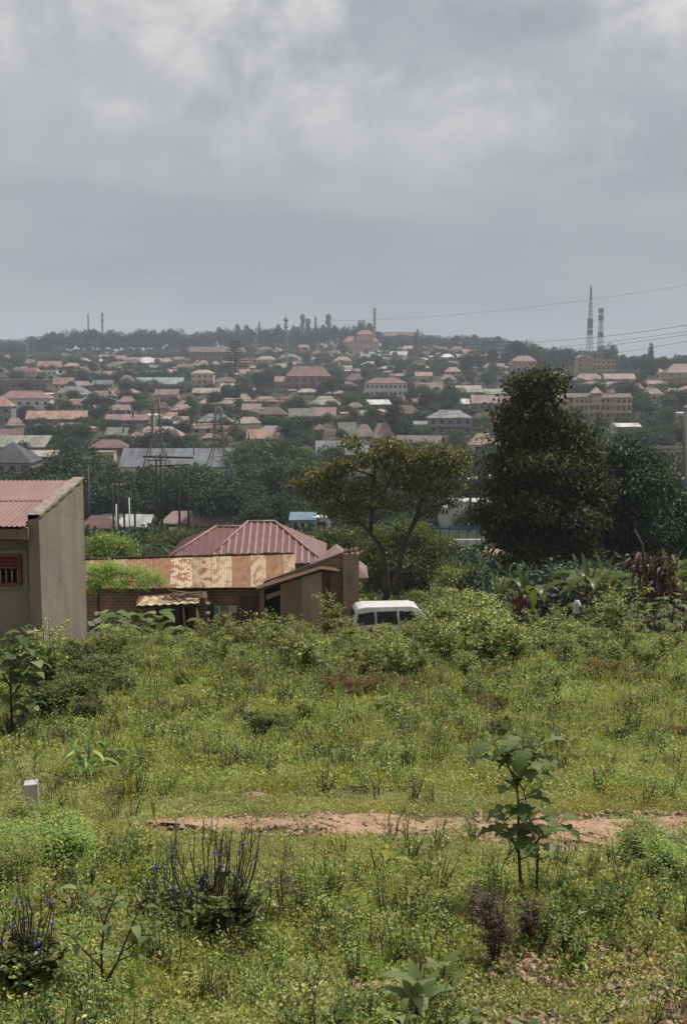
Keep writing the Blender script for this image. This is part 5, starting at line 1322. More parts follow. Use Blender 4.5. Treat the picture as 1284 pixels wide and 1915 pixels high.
# ---- people
SKIN = mat('skin', (.075, .042, .03), .6, .3)
def skinned(name, verts, edges, radii, m_, parent, sub=1):
    me = bpy.data.meshes.new(name); me.from_pydata([Vector(v) for v in verts], edges, []); me.materials.append(m_)
    ob = bpy.data.objects.new(name, me); COL.objects.link(ob); ob.parent = parent
    sk_ = ob.modifiers.new('skin', 'SKIN'); sk_.use_smooth_shade = True
    if not me.skin_vertices: 
        return ob
    for i, r in enumerate(radii):
        me.skin_vertices[0].data[i].radius = (r, r) if not isinstance(r, tuple) else r
    me.skin_vertices[0].data[0].use_root = True
    sb = ob.modifiers.new('subd', 'SUBSURF'); sb.levels = sub; sb.render_levels = 2
    return ob
def person(label, loc, rz, h, shirt, trousers, bend=0, armL=0, armR=0, legs=1.0):
    o = thing('person', label, 'person', loc, rz); s = h / 1.7
    def B(p, amt=bend):   # bend the upper body forward (-Y is forward)
        x, y, z = p; z0 = .95
        if z <= z0: return (x * s, y * s, z * s)
        d = z - z0; c, sn = math.cos(amt), math.sin(amt)
        return (x * s, (y * c - d * sn) * s, (z0 + d * c + y * sn) * s)
    V = []; E = []; R = []
    def add(p, r, par=None):
        V.append(B(p)); R.append(r if isinstance(r, tuple) else r * s)
        if par is not None: E.append((par, len(V) - 1))
        return len(V) - 1
    pel = add((0, 0, .95), .13); wst = add((0, 0, 1.10), .115, pel); ch = add((0, .0, 1.32), .145, wst); nk = add((0, .01, 1.46), .055, ch)
    hd = add((0, -.01, 1.56), .08, nk); cr_ = add((0, -.005, 1.64), .09, hd); tp_ = add((0, 0, 1.69), .055, cr_); add((0, -.1, 1.575), .018, hd)
    for sd in (-1, 1):
        hp = add((sd * .09, 0, .90), .09, pel); kn = add((sd * .10, -.04 * legs * sd, .50), .058, hp); an = add((sd * .10, .03, .09), .038, kn); add((sd * .11, -.14, .035), .03, an)
        sh = add((sd * .19, 0, 1.40), .052, ch); a_ = armL if sd < 0 else armR
        el = add((sd * .235, -.03 - .2 * math.sin(a_), 1.40 - .28 * math.cos(a_)), .04, sh)
        wr = add((sd * .24, -.06 - .42 * math.sin(a_) , 1.38 - .52 * math.cos(a_ * .9)), .026, el)
        d_ = Vector((0, -.35 * math.sin(a_) - .1, -math.cos(a_))).normalized()
        w0 = Vector((sd * .24, -.06 - .42 * math.sin(a_), 1.38 - .52 * math.cos(a_ * .9)))
        pl = add(tuple(w0 + d_ * .06), (.035 * s, .022 * s), wr)
        for k_, (off, l_) in enumerate(((-.03, .07), (-.01, .085), (.01, .08), (.03, .065))):
            f1 = add(tuple(w0 + d_ * .10 + Vector((0, off, 0))), .009, pl); add(tuple(w0 + d_ * (.10 + l_) + Vector((-sd * .02, off, 0))), .007, f1)
        th_ = add(tuple(w0 + d_ * .07 + Vector((-sd * .02, -.04, 0))), .010, wr); add(tuple(w0 + d_ * .11 + Vector((-sd * .03, -.05, 0))), .008, th_)
    skinned('body', V, E, R, SKIN, o)
    # shirt with sleeves, trousers, hair
    V, E, R = [], [], []
    a0 = add((0, 0, .90), (.155 * s, .12 * s)); a1 = add((0, 0, 1.08), (.145 * s, .12 * s), a0); a2 = add((0, 0, 1.32), (.175 * s, .14 * s), a1); add((0, .01, 1.43), .085, a2)
    for sd in (-1, 1):
        a_ = armL if sd < 0 else armR
        q1 = add((sd * .19, 0, 1.39), .075, a2); add((sd * .222, -.02 - .14 * math.sin(a_), 1.40 - .19 * math.cos(a_)), .06, q1)
    skinned('shirt', V, E, R, shirt, o)
    V, E, R = [], [], []
    a0 = add((0, 0, .94), .145)
    for sd in (-1, 1):
        q1 = add((sd * .09, 0, .86), .105, a0); q2 = add((sd * .10, -.04 * legs * sd, .50), .078, q1); add((sd * .10, .03, .12), .06, q2)
    skinned('trousers', V, E, R, trousers, o)
    V, E, R = [], [], []
    a0 = add((0, .02, 1.60), .085); a1 = add((0, .015, 1.655), .094, a0); add((0, .01, 1.70), .06, a1)
    skinned('hair', V, E, R, mat('hair_black', (.012, .010, .009), .8), o)
    for sd in (-1, 1):
        MB().tube([B((sd * .032, -.085, 1.60)), B((sd * .032, -.096, 1.60))], .011, 6).build('eye', mat('eye_white', (.4, .38, .35), .4), o)
    return o
b_ = grd(965, 46.0); b_.x = at(966, 1130, 46).x
person('person in a red top and dark clothes standing before the bananas', b_, .5, (at(966, 1098, 46).z - tz(b_.x, 46)), mat('cloth_red', (.09, .018, .018), .9), mat('cloth_darkgrey', (.05, .05, .06), .9), .25, .5, .3)
b_ = grd(1076, 45.5); b_.x = at(1076, 1130, 45.5).x
person('person in a white shirt standing beside the banana stem', b_, 1.4, (at(1076, 1105, 45.5).z - tz(b_.x, 45.5)), mat('cloth_white', (.6, .58, .62), .9), mat('cloth_brown', (.10, .07, .05), .9), .1, .6, .2)

# ---- small things on the ground
p = hit(63, 1530); pz = at(63, 1462, p.y).z; wpx = 26 * p.y / FPX
PW = mat('post_paint', (.42, .41, .385), .8, .2, c2=(.15, .12, .105), scale=9, lo=.47, hi=.60, detail=7, stretch=(1, 1, .4))
m = MB(); m.box((0, 0, (pz - p.z) / 2 - .1), (wpx, wpx, pz - p.z + .2)); o = m.build('marker_post', PW); o.location = p; o.rotation_euler = (.02, -.03, .2)
bv = o.modifiers.new('bevel', 'BEVEL'); bv.width = .006; bv.segments = 2
tag(o, 'short white painted concrete marker post with grey stains', 'post')
def stone(name, p, r, m_, label, cat, group=None, sq=(1, 1, .6), seed=0, detail=2):
    import bmesh
    bm = bmesh.new(); bmesh.ops.create_icosphere(bm, subdivisions=detail, radius=1); q = random.Random(seed)
    for v in bm.verts:
        n_ = v.co.copy(); k_ = 1 + .22 * math.sin(n_.x * 3.1 + seed) * math.cos(n_.y * 2.7 + seed * 2) + .14 * q.uniform(-1, 1)
        v.co = Vector((n_.x * sq[0], n_.y * sq[1], n_.z * sq[2])) * r * k_
    me = bpy.data.meshes.new(name); bm.to_mesh(me); bm.free(); me.materials.append(m_)
    ob = bpy.data.objects.new(name, me); COL.objects.link(ob); ob.location = p
    if label: tag(ob, label, cat, group)
    return ob
ROCK = mat('rock_tan', (.33, .24, .17), .9, .1, c2=(.22, .16, .12), scale=10, bump=.6)
ROCKG = mat('rock_grey', (.20, .17, .155), .9, .1, c2=(.13, .11, .10), scale=8, bump=.6)
stone('rock', hit(479, 1492), .1, ROCK, 'flat tan rock lying in the grass above the path', 'rock', sq=(1.4, .8, .45), seed=3, detail=3)
BR_ = mat('concrete_pale', (.42, .38, .33), .9, .1, c2=(.34, .27, .2), scale=8, bump=.4)
for i, (px, py, r, lab) in enumerate([(1170, 1843, .05, 'pale stone slab on bare soil at lower right, highest one'), (1235, 1842, .055, 'pale stone slab near the lower right picture edge'), (1190, 1880, .05, 'whitish stone in the bare soil, lowest of the pale ones'), (1055, 1895, .035, 'small grey stone at the bottom right of centre'), (985, 1810, .035, 'small tan stone left of the pale slabs')]):
    stone('rock', hit(px, py) + Vector((0, 0, .005)), r, BR_, lab, 'rock', 'stones on the bare soil patch', sq=(1.6, .7, .35), seed=i + 20, detail=3)
rb = MB(); q = random.Random(8)
for i in range(70):
    t = q.random(); a = grd(167 + q.uniform(0, 30), 38 + q.uniform(-1, 1)); a.z += q.uniform(0, .9) * (1 - abs(t - .5))
    r_ = q.uniform(.08, .2); rb.box(a, (r_ * 2, r_ * 1.6, r_ * 1.3), q.uniform(0, 3), tilt=(q.uniform(-.6, .6), q.uniform(-.6, .6), 0))
tag(rb.build('rubble', ROCKG), 'heap of broken grey stones beside the plastered wall', 'rubble', kind='stuff')
b_ = thing('plank_bench', 'rough plank on dark blocks beside the plinth of the plastered house', 'bench', hit(186, 1213))
k_ = b_.location.y / FPX
MB().box((0, 0, 22 * k_), (46 * k_, .3, .05), .1, tilt=(0, -.05, 0)).build('plank', WOOD, b_)
for x in (-14, 12): MB().box((x * k_, 0, 9 * k_), (.14, .22, 20 * k_)).build('block', WOODD, b_)
cn = thing('jerrycan', 'dusty yellow jerrycan standing under the rough plank', 'jerrycan', hit(174, 1216) + Vector((0, -.2, 0)))
YJ = mat('plastic_yellow', (.42, .30, .10), .5)
j_ = MB().box((0, 0, .13), (.14, .10, .26)).build('can', YJ, cn); bv = j_.modifiers.new('bevel', 'BEVEL'); bv.width = .02; bv.segments = 3
MB().tube([(-.04, 0, .26), (-.04, 0, .3)], .02, 8).build('cap', YJ, cn); MB().tube([(-.0, 0, .26), (.01, 0, .3), (.05, 0, .3), (.06, 0, .26)], .01, 6).build('handle', YJ, cn)
# ================================================================== plants close by
G = {
 'grass': leafmat('grass_blades', [(0.158, 0.211, 0.056), (0.243, 0.307, 0.082), (0.365, 0.393, 0.123), (0.534, 0.467, 0.218)], .35, .5, .2, patch=((1.05, .97, .8), .8)),
 'cover': leafmat('cover_leaves', [(0.150, 0.202, 0.061), (0.252, 0.304, 0.097), (0.428, 0.418, 0.166), (0.504, 0.482, 0.221)], .3, .45, .2, patch=((1.05, .95, .78), 1.1), spec=.28),
 'herb': leafmat('herb_leaves', [(0.125, 0.210, 0.054), (0.199, 0.307, 0.080), (0.300, 0.370, 0.107), (0.501, 0.443, 0.161)], .35, .45, .25, spec=.28),
 'shrub': leafmat('shrub_leaves', [(0.057, 0.109, 0.031), (0.092, 0.153, 0.041), (0.156, 0.217, 0.058), (0.285, 0.319, 0.091), (0.596, 0.535, 0.194)], .35, .42, .2, spec=.35), 'unused2': leafmat('unused_leaves', [(0.069, 0.117, 0.032), (0.119, 0.171, 0.045), (0.198, 0.225, 0.057), (0.337, 0.306, 0.089)], .3, .42, .22, spec=.285),  # brightest shrub leaf colour paints in warm sun glints
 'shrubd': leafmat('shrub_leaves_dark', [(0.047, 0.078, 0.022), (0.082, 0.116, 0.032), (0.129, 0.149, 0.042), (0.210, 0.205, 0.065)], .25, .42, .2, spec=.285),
 'lime': leafmat('lime_leaves', [(0.172, 0.215, 0.033), (0.267, 0.297, 0.045), (0.381, 0.347, 0.075)], .4, .45, .12),
 'red': leafmat('reddish_leaves', [(0.182, 0.098, 0.033), (0.234, 0.130, 0.047), (0.130, 0.111, 0.035), (0.091, 0.111, 0.035)], .3, .5, .1),
 'big': leafmat('broad_leaves', [(.07, .10, .032), (.115, .15, .05), (.23, .26, .13)], .35, .5, .12, spec=.12), 'unused5': leafmat('unused_leaves', [(0.080, 0.136, 0.043), (0.112, 0.168, 0.058), (0.176, 0.224, 0.101)], .3, .4, .12, spec=.28),
 'grey': leafmat('greygreen_leaves', [(.10, .14, .05), (.15, .19, .08), (.24, .27, .14)], .35, .6, .1, spec=.12), 'unused6': leafmat('unused_leaves', [(0.085, 0.127, 0.062), (0.121, 0.172, 0.088), (0.193, 0.230, 0.135)], .25, .5, .1),
 'banana': leafmat('banana_leaves', [(0.047, 0.079, 0.018), (0.071, 0.103, 0.025), (0.110, 0.126, 0.035)], .35, .38, .12, spec=.28),
 'dry': leafmat('dry_brown', [(.11, .075, .055), (.16, .11, .08), (.08, .055, .042)], .15, .8, .12),
 'dead': leafmat('dead_leaves', [(.055, .026, .018), (.085, .04, .026), (.035, .018, .014), (.17, .10, .065)], .15, .5, .1),
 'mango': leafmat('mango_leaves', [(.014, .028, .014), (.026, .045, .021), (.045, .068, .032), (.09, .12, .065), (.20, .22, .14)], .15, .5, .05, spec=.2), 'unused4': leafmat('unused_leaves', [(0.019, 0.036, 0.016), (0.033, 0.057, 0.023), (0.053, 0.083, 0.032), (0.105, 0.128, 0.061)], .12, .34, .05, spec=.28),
 'tall': leafmat('tall_tree_leaves', [(.016, .028, .010), (.026, .042, .014), (.042, .058, .018), (.08, .095, .03), (.19, .19, .075)], .2, .5, .05, spec=.15), 'unused3': leafmat('unused_leaves', [(0.028, 0.045, 0.013), (0.047, 0.069, 0.019), (0.087, 0.105, 0.027), (0.158, 0.158, 0.041)], .18, .38, .05, spec=.6),  # lightest tall-tree leaves paint in highlights on the clumps
 'acacia': leafmat('olive_tree_leaves', [(.06, .072, .026), (.10, .105, .034), (.15, .14, .045), (.28, .23, .085)], .25, .5, .05), 'unused': leafmat('unused_leaves', [(0.056, 0.056, 0.017), (0.096, 0.088, 0.024), (0.144, 0.120, 0.032), (0.192, 0.144, 0.043)], .25, .5, .05),
 'stem': mat('stem_brown', (.075, .055, .035), .8, .2), 'stemg': mat('stem_green', (.09, .11, .04), .7, .2), 'stemd': mat('stem_dark', (.055, .05, .03), .8, .2),
 'flower': mat('flower_violet', (.13, .12, .25), .6, .2), 'flowery': mat('flower_yellow', (.45, .33, .03), .6, .2)}
def tuft(name, n, h, w, spread, m_, seed, lean=.5):
    rs = np.random.RandomState(seed); secs = 4
    b = np.column_stack([rs.normal(0, spread, n), rs.normal(0, spread, n), np.full(n, -.02)])
    a = rs.uniform(0, 6.28, n); out = np.column_stack([np.cos(a), np.sin(a), np.zeros(n)]); side = np.column_stack([-np.sin(a), np.cos(a), np.zeros(n)])
    H = h * rs.uniform(.5, 1.25, n); ln = lean * rs.uniform(.2, 1.4, n); V = []
    for i in range(secs):
        t = i / (secs - 1); c = b + out * (H * ln * t ** 1.8)[:, None] + np.array([0, 0, 1]) * (H * (t - .28 * ln * t * t))[:, None]
        ww = w * (1 - t ** 1.6 * .92) * rs.uniform(.8, 1.2, n)
        V += [c + side * ww[:, None] / 2, c - side * ww[:, None] / 2]
    V = np.stack(V, 1); k = secs * 2
    F = np.concatenate([np.arange(n)[:, None] * k + np.array([[2 * i, 2 * i + 1, 2 * i + 3, 2 * i + 2]]) for i in range(secs - 1)])
    return np_mesh(name, V.reshape(-1, 3), F, m_, link=False)
def stems_leaves(name, mats_, ns, h, spread, leaf, seed, per=14, start=.15, ratio=.5, stem_r=.006, lean=.35, branch=0, up=.3, parent=None, link=True, split=False, jitter=.0):
    """upright stems with leaves around them: one mesh, or foliage and stems apart"""
    rs = np.random.RandomState(seed); q = random.Random(seed); sm = MB(); P = []; D = []; LL = []
    for i in range(ns):
        a = q.uniform(0, 6.28); r0 = spread * .25 * q.random(); r1 = spread * q.uniform(.3, 1) ; H = h * q.uniform(.6, 1.05)
        p0 = Vector((r0 * math.cos(a), r0 * math.sin(a), -.03)); p2 = Vector((r1 * math.cos(a), r1 * math.sin(a), H)); p1 = p0.lerp(p2, .5) + Vector((q.uniform(-.1, .1) * H, q.uniform(-.1, .1) * H, H * lean * .3))
        sm.tube([p0, p1, p2], [stem_r, stem_r * .75, stem_r * .35], 4, cap=False)
        segs = [(p0, p1, p2, 1.0)]
        for b in range(branch):
            t = q.uniform(.3, .85); s_ = p0.lerp(p1, t * 2) if t < .5 else p1.lerp(p2, t * 2 - 1); aa = q.uniform(0, 6.28); ll = h * q.uniform(.12, .3)
            e_ = s_ + Vector((ll * math.cos(aa), ll * math.sin(aa), ll * q.uniform(.1, .9)))
            sm.tube([s_, e_], [stem_r * .5, stem_r * .25], 3, cap=False); segs.append((s_, s_.lerp(e_, .5), e_, .6))
        for (a0, a1, a2, f_) in segs:
            for k in range(int(per * f_)):
                t = start + (1 - start) * (k + q.random()) / (per * f_) if f_ == 1 else q.uniform(.25, 1)
                c = a0.lerp(a1, t * 2) if t < .5 else a1.lerp(a2, t * 2 - 1); aa = q.uniform(0, 6.28)
                P.append(c + Vector((q.gauss(0, jitter), q.gauss(0, jitter), q.gauss(0, jitter)))); D.append((math.cos(aa), math.sin(aa), q.uniform(-.25, .7) * 1 + up - .2)); LL.append(leaf * q.uniform(.6, 1.3) * (1.1 - .4 * t))
    P = np.array(P); D = unit(np.array(D, float)); LL = np.array(LL); N = unit(np.tile([0, 0, 1.], (len(P), 1)) + rs.normal(size=P.shape) * .35)
    V, F = leaf_quads(P, D, N, LL, LL * ratio, .1)
    if split:
        np_mesh('foliage', V, F, mats_[0], parent); sm.build('stem', mats_[1], parent); return parent
    n0 = len(V); sv = np.array([tuple(v) for v in sm.v]); sf = np.array([f for f in sm.f if len(f) == 4]) + n0
    return np_mesh(name, np.concatenate([V, sv]), np.concatenate([F, sf]), mats_, mi=np.concatenate([np.zeros(len(F)), np.ones(len(sf))]), link=link)
def lowcover(name, m_, n, R, h, leaf, seed, ratio=.7):
    rs = np.random.RandomState(seed); r = R * np.sqrt(rs.random(n)); a = rs.uniform(0, 6.28, n)
    P = np.column_stack([r * np.cos(a), r * np.sin(a), h * rs.random(n) * (1 - (r / R) ** 2 * .7)])
    D = unit(rs.normal(size=(n, 3)) + np.array([0, 0, .25])); N = unit(rs.normal(size=(n, 3)) * .6 + np.array([0, 0, 1.]))
    L_ = leaf * rs.uniform(.6, 1.5, n); V, F = leaf_quads(P, D, N, L_, L_ * ratio, .12)
    return np_mesh(name, V, F, m_, link=False)

# ---- grass, ground cover and weeds (nobody could count them)
def px_of(X, Y):
    return np.array([proj((x, y, z)) for x, y, z in zip(X, Y, ter(X, Y))])
def lumps(X, Y, s, ph):
    return np.sin(X * s + ph) * np.cos(Y * s * 1.3 - ph) + .6 * np.sin(X * s * 2.3 - Y * s * 1.7 + ph * 2) + .4 * np.sin(X * s * 4.1 + Y * s * 3.3)
def bare(pp, X, Y, pad=0):
    x, y = pp[:, 0], pp[:, 1]
    top = np.interp(x, [200, 300, 420, 640, 860, 1060, 1200, 1400], [1560, 1543, 1532, 1528, 1524, 1523, 1524, 1526])
    bot = np.interp(x, [200, 300, 420, 640, 860, 1010, 1060, 1130, 1200, 1284, 1400], [1550, 1562, 1566, 1568, 1572, 1585, 1600, 1598, 1590, 1575, 1575])
    path = (x > 185 + 60 * lumps(X, Y, 6, 2)) & (y > top - pad) & (y < bot + pad)
    br = (x > 860 + 60 * lumps(X, Y, 3, 1)) & (y > 1775 + 20 * lumps(X, Y, 5, 2)) & (lumps(X, Y, 7, 3) > -.95)
    bm_ = ((np.abs(x - 650) < 120) & (np.abs(y - 1880) < 40) & (lumps(X, Y, 9, 1) > -.2))
    yard = (x > 585) & (x < 645) & (y > 1183) & (y < 1203)
    lp = (x < 110) & (y > 1255) & (y < 1300) & (lumps(X, Y, 1.5, 1) > 0)
    return path, br | bm_, yard | lp
def inside(X, Y):    # footprints of things that stand in the field
    k = (X < -5.9) & (Y > 22.9) & (Y < 27.2)
    k |= (X > -13) & (X < 2.2) & (Y > 46.4) & (Y < 58)
    return k
def field(n, y0, y1, seed, p=1.0, hw=.36):
    rs = np.random.RandomState(seed); Y = y0 + (y1 - y0) * rs.random(n) ** p; X = rs.uniform(-1, 1, n) * (hw * Y + 1.2)
    k = ~inside(X, Y); X, Y = X[k], Y[k]; return X, Y, px_of(X, Y), rs
def rots(n, rs, tilt=.12):
    return np.column_stack([rs.normal(0, tilt, n), rs.normal(0, tilt, n), rs.uniform(0, 6.28, n)])
# grass
tf = [tuft('grass_tuft', 34, .20, .006, .06, G['grass'], 1), tuft('grass_tuft', 26, .30, .007, .05, G['grass'], 2, .35), tuft('grass_tuft', 40, .12, .006, .09, G['grass'], 3, .8), tuft('grass_tuft', 22, .42, .012, .06, G['grass'], 4, .5)]
X1, Y1, p1, rs = field(7000, 3.9, 14, 101, 1.2)
X2, Y2, p2, _ = field(11000, 11, 30, 102, 1.15)
X3, Y3, p3, _ = field(6500, 27, 70, 103, 1.1)
X, Y, pp = np.concatenate([X1, X2, X3]), np.concatenate([Y1, Y2, Y3]), np.concatenate([p1, p2, p3])
pa, br, yd = bare(pp, X, Y, 3); n0 = len(X)
keep = ~pa & ~yd & (~br | (rs.random(n0) < .10)) & ((lumps(X, Y, 1.3, .5) > -.9) | (rs.random(n0) < .3))
X, Y, pp = X[keep], Y[keep], pp[keep]; n = len(X)
sc = rs.uniform(.5, 1.15, n) * np.interp(Y, [4, 7, 9, 12, 20, 30, 40, 60], [.42, .5, .5, .75, 1.1, 1.2, 1.0, 1.0])
sc *= np.where((pp[:, 1] > 1488) & (pp[:, 1] < 1535), .4, 1) * np.where((pp[:, 1] > 1560) & (pp[:, 1] < 1640) & (pp[:, 0] > 560), .55, 1)
pk = rs.choice(4, n, p=[.38, .27, .22, .13])
scatter('grass', tf, np.column_stack([X, Y, ter(X, Y)]), rots(n, rs), sc, pk, 'green and straw-tinted grass over the whole slope', 'grass')
# ground cover
cv = [lowcover('cover_clump', G['cover'], 230, .18, .08, .0165, 5), lowcover('cover_clump', G['cover'], 190, .16, .11, .022, 6, .42), lowcover('cover_clump', G['herb'], 200, .17, .13, .020, 7, .55), lowcover('cover_clump', G['lime'], 130, .14, .11, .019, 8, .55)]
X1, Y1, p1, rs = field(13000, 3.9, 13, 201, 1.1); X2, Y2, p2, _ = field(9500, 11, 32, 202, 1.1); X3, Y3, p3, _ = field(3000, 28, 60, 203)
X, Y, pp = np.concatenate([X1, X2, X3]), np.concatenate([Y1, Y2, Y3]), np.concatenate([p1, p2, p3])
pa, br, yd = bare(pp, X, Y, 4); n0 = len(X)
keep = ~yd & (~pa | (rs.random(n0) < .07)) & (~br | (rs.random(n0) < .12))
X, Y, pp = X[keep], Y[keep], pp[keep]; n = len(X)
sc = rs.uniform(.6, 1.3, n) * np.interp(Y, [4, 9, 15, 30, 50], [.85, 1.0, 1.7, 2.9, 3.4])
lime = lumps(X, Y, 1.1, 2) > .9
pk = np.where(lime, rs.choice(4, n, p=[.2, .2, .3, .3]), rs.choice(4, n, p=[.44, .28, .26, .02]))
pale = (pp[:, 1] > 1488) & (pp[:, 1] < 1640); pk = np.where(pale, rs.choice(2, n), pk); sc = np.where(pale, sc * .7, sc)
scatter('ground_cover', cv, np.column_stack([X, Y, ter(X, Y) - .01]), rots(n, rs, .2), sc, pk, 'low creeping small-leaved weeds carpeting the slope', 'ground cover')
# taller herbs
hb_ = [stems_leaves('weed', [G['herb'], G['stemg']], 6, .42, .13, .05, 11, 16, ratio=.42), stems_leaves('weed', [G['shrub'], G['stem']], 5, .50, .15, .065, 12, 14, ratio=.5), stems_leaves('weed', [G['lime'], G['stemg']], 5, .34, .12, .055, 13, 14, ratio=.32),
       stems_leaves('weed', [G['shrubd'], G['stemd']], 7, .45, .2, .06, 14, 18, ratio=.5), stems_leaves('weed', [G['dry'], G['stem']], 9, .5, .16, .022, 15, 16, ratio=.5, stem_r=.004)]
hb_ = [h_ for h_ in hb_]
for h_ in hb_: COL.objects.unlink(h_)
X1, Y1, p1, rs = field(2300, 3.9, 12, 301, 1.1); X2, Y2, p2, _ = field(4200, 11.5, 30, 302, 1.0); X3, Y3, p3, _ = field(3000, 26, 56, 303)
X, Y, pp = np.concatenate([X1, X2, X3]), np.concatenate([Y1, Y2, Y3]), np.concatenate([p1, p2, p3])
pa, br, yd = bare(pp, X, Y, 8); n0 = len(X)
short = (pp[:, 1] > 1455) & (pp[:, 1] < 1660)
keep = ~pa & ~yd & (~br | (rs.random(n0) < .05)) & (~short | (rs.random(n0) < .25)) & ((lumps(X, Y, .9, 1.7) > -.5) | (rs.random(n0) < .35))
X, Y, pp = X[keep], Y[keep], pp[keep]; n = len(X)
sc = rs.uniform(.5, 1.1, n) * np.interp(Y, [4, 8, 12, 20, 28, 36, 45], [.55, .62, .8, 1.1, 1.2, .9, .75])
L1 = lumps(X, Y, .7, 4)
pk = np.where(L1 > .5, rs.choice(5, n, p=[.3, .35, .2, .1, .05]), np.where(L1 < -.6, rs.choice(5, n, p=[.2, .25, .02, .48, .05]), rs.choice(5, n, p=[.42, .3, .08, .08, .12])))
scatter('weeds', hb_, np.column_stack([X, Y, ter(X, Y)]), rots(n, rs), sc, pk, 'tangle of leafy and dry weeds over the whole slope', 'weeds')
# clods and pebbles on bare soil
cl = []
for i in range(3):
    c = stone('clod', (0, 0, 0), .018, [MATS['path_soil'], ROCK, ROCKG][i], None, None, seed=40 + i, detail=1); COL.objects.unlink(c); cl.append(c)
X, Y, pp, rs = field(26000, 3.9, 11, 401); pa, br, yd = bare(pp, X, Y, 4); keep = pa | br; X, Y = X[keep], Y[keep]; n = len(X)
scatter('gravel', cl, np.column_stack([X, Y, ter(X, Y) + .018]), rots(n, rs, .5), rs.uniform(.25, 1.0, n) ** 2.5 * 1.7, rs.choice(3, n, p=[.6, .3, .1]), 'clods and pebbles on the path and bare soil', 'gravel')
lt = leafmat('leaf_litter', [(.20, .14, .085), (.30, .22, .14), (.13, .085, .055)], .1, .8, .2)
lit = lowcover('litter_clump', lt, 40, .14, .015, .03, 77, .4)
X, Y, pp, rs = field(3800, 3.9, 13, 402); pa, br, yd = bare(pp, X, Y, 2); keep = br | ((rs.random(len(X)) < .12) & ~pa); X, Y = X[keep], Y[keep]; n = len(X)
scatter('dead_litter', [lit], np.column_stack([X, Y, ter(X, Y) + .012]), rots(n, rs, .1), rs.uniform(.6, 1.2, n), np.zeros(n, int), 'dry leaf and twig litter on the soil', 'litter')

# ---- shrubs one can tell apart
NEARLAND = [('the marker post', 63, 1490), ('the tin canopy stall', 318, 1150), ('the iron shack', 560, 1150), ('the white minivan', 735, 1160), ('the person in red', 965, 1150), ('the person in white', 1076, 1150), ('the brown dead banana heap', 1230, 1110), ('the plastered wall foot', 120, 1230),
            ('the reddish low bush', 680, 1370), ('the lobed-leaf sapling', 975, 1480), ('the bare yard soil', 615, 1195), ('the flat tan rock', 479, 1488), ('the fallen logs', 1180, 1200), ('the broad-leaved young tree', 25, 1300), ('the dry stalk group', 770, 1290)]
SP = {}
def shrub_proto(key, name, mats_, ns, h, spread, leaf, seed, **k):
    o = thing(name, 'x', 'shrub', (0, -40, -50)); stems_leaves(name, mats_, ns, h, spread, leaf, seed, parent=o, split=True, **k); SP[key] = (o, h); return o
shrub_proto('a', 'shrub', [G['shrub'], G['stem']], 10, 1.4, .62, .11, 61, per=34, branch=6, ratio=.5, stem_r=.012, jitter=.04)
shrub_proto('b', 'shrub', [G['shrubd'], G['stemd']], 16, 1.1, .8, .11, 62, per=36, branch=6, ratio=.5, stem_r=.012, jitter=.04)
shrub_proto('c', 'shrub', [G['shrub'], G['stem']], 7, 1.6, .48, .125, 63, per=32, branch=8, ratio=.45, stem_r=.014, start=.3, jitter=.04)
shrub_proto('d', 'shrub', [G['red'], G['stem']], 18, .8, .9, .06, 64, per=50, branch=7, ratio=.5, stem_r=.008, jitter=.05)
shrub_proto('e', 'tall_weed', [G['shrub'], G['stem']], 5, 2.2, .5, .13, 65, per=34, branch=9, ratio=.42, stem_r=.018, start=.35, jitter=.04)
shrub_proto('f', 'shrub', [G['lime'], G['stemg']], 14, .7, .6, .085, 66, per=26, branch=3, ratio=.32, stem_r=.008)
shrub_proto('m', 'small_leaved_mound', [G['herb'], G['stemg']], 46, .42, .42, .026, 67, per=70, branch=6, ratio=.6, stem_r=.003, jitter=.03)
shrub_proto('n', 'lance_leaved_weed', [G['shrub'], G['stemg']], 12, .42, .24, .085, 68, per=20, branch=0, ratio=.24, stem_r=.004, up=.7)
usedS = set(); shrubs = []
SN = {'a': 'green leafy shrub', 'b': 'dark green shrub', 'c': 'light green feathery shrub', 'd': 'reddish-tinged low bush', 'e': 'tall thin-stemmed weed tree', 'f': 'bright yellow-green leafy clump', 'g': 'palmate-leaved cassava plant', 'm': 'dense small-leaved mound', 'n': 'lance-leaved weed clump'}
def putS(k, px, Y, hpx=None, sc=None, sx=1.0, pyg=1300):
    if 28 <= Y <= 41 and px < 1150 and k != 'e': Y = 18.5 + (Y - 28) * .62; hpx *= 1.12
    p = grd(px, Y); 
    for _ in range(3):
        p.x += (px - proj((p.x, Y, tz(p.x, Y)))[0]) * Y / FPX
    p.z = tz(p.x, Y) - .02
    pr, h = SP[k]; s_ = sc or (hpx * Y / FPX) / h
    if k not in usedS: usedS.add(k); pr.location = p; pr.rotation_euler = (0, 0, rnd.uniform(0, 6)); pr.scale = (s_ * sx, s_ * sx, s_); o = pr
    else: o = dup(pr, p, rnd.uniform(0, 6.28), (s_ * sx, s_ * sx, s_))
    shrubs.append((o, px, proj(p)[1] - .5 * s_ * h * FPX / Y, k)); return o
q = random.Random(77)
BELT = {'b': 'a'}
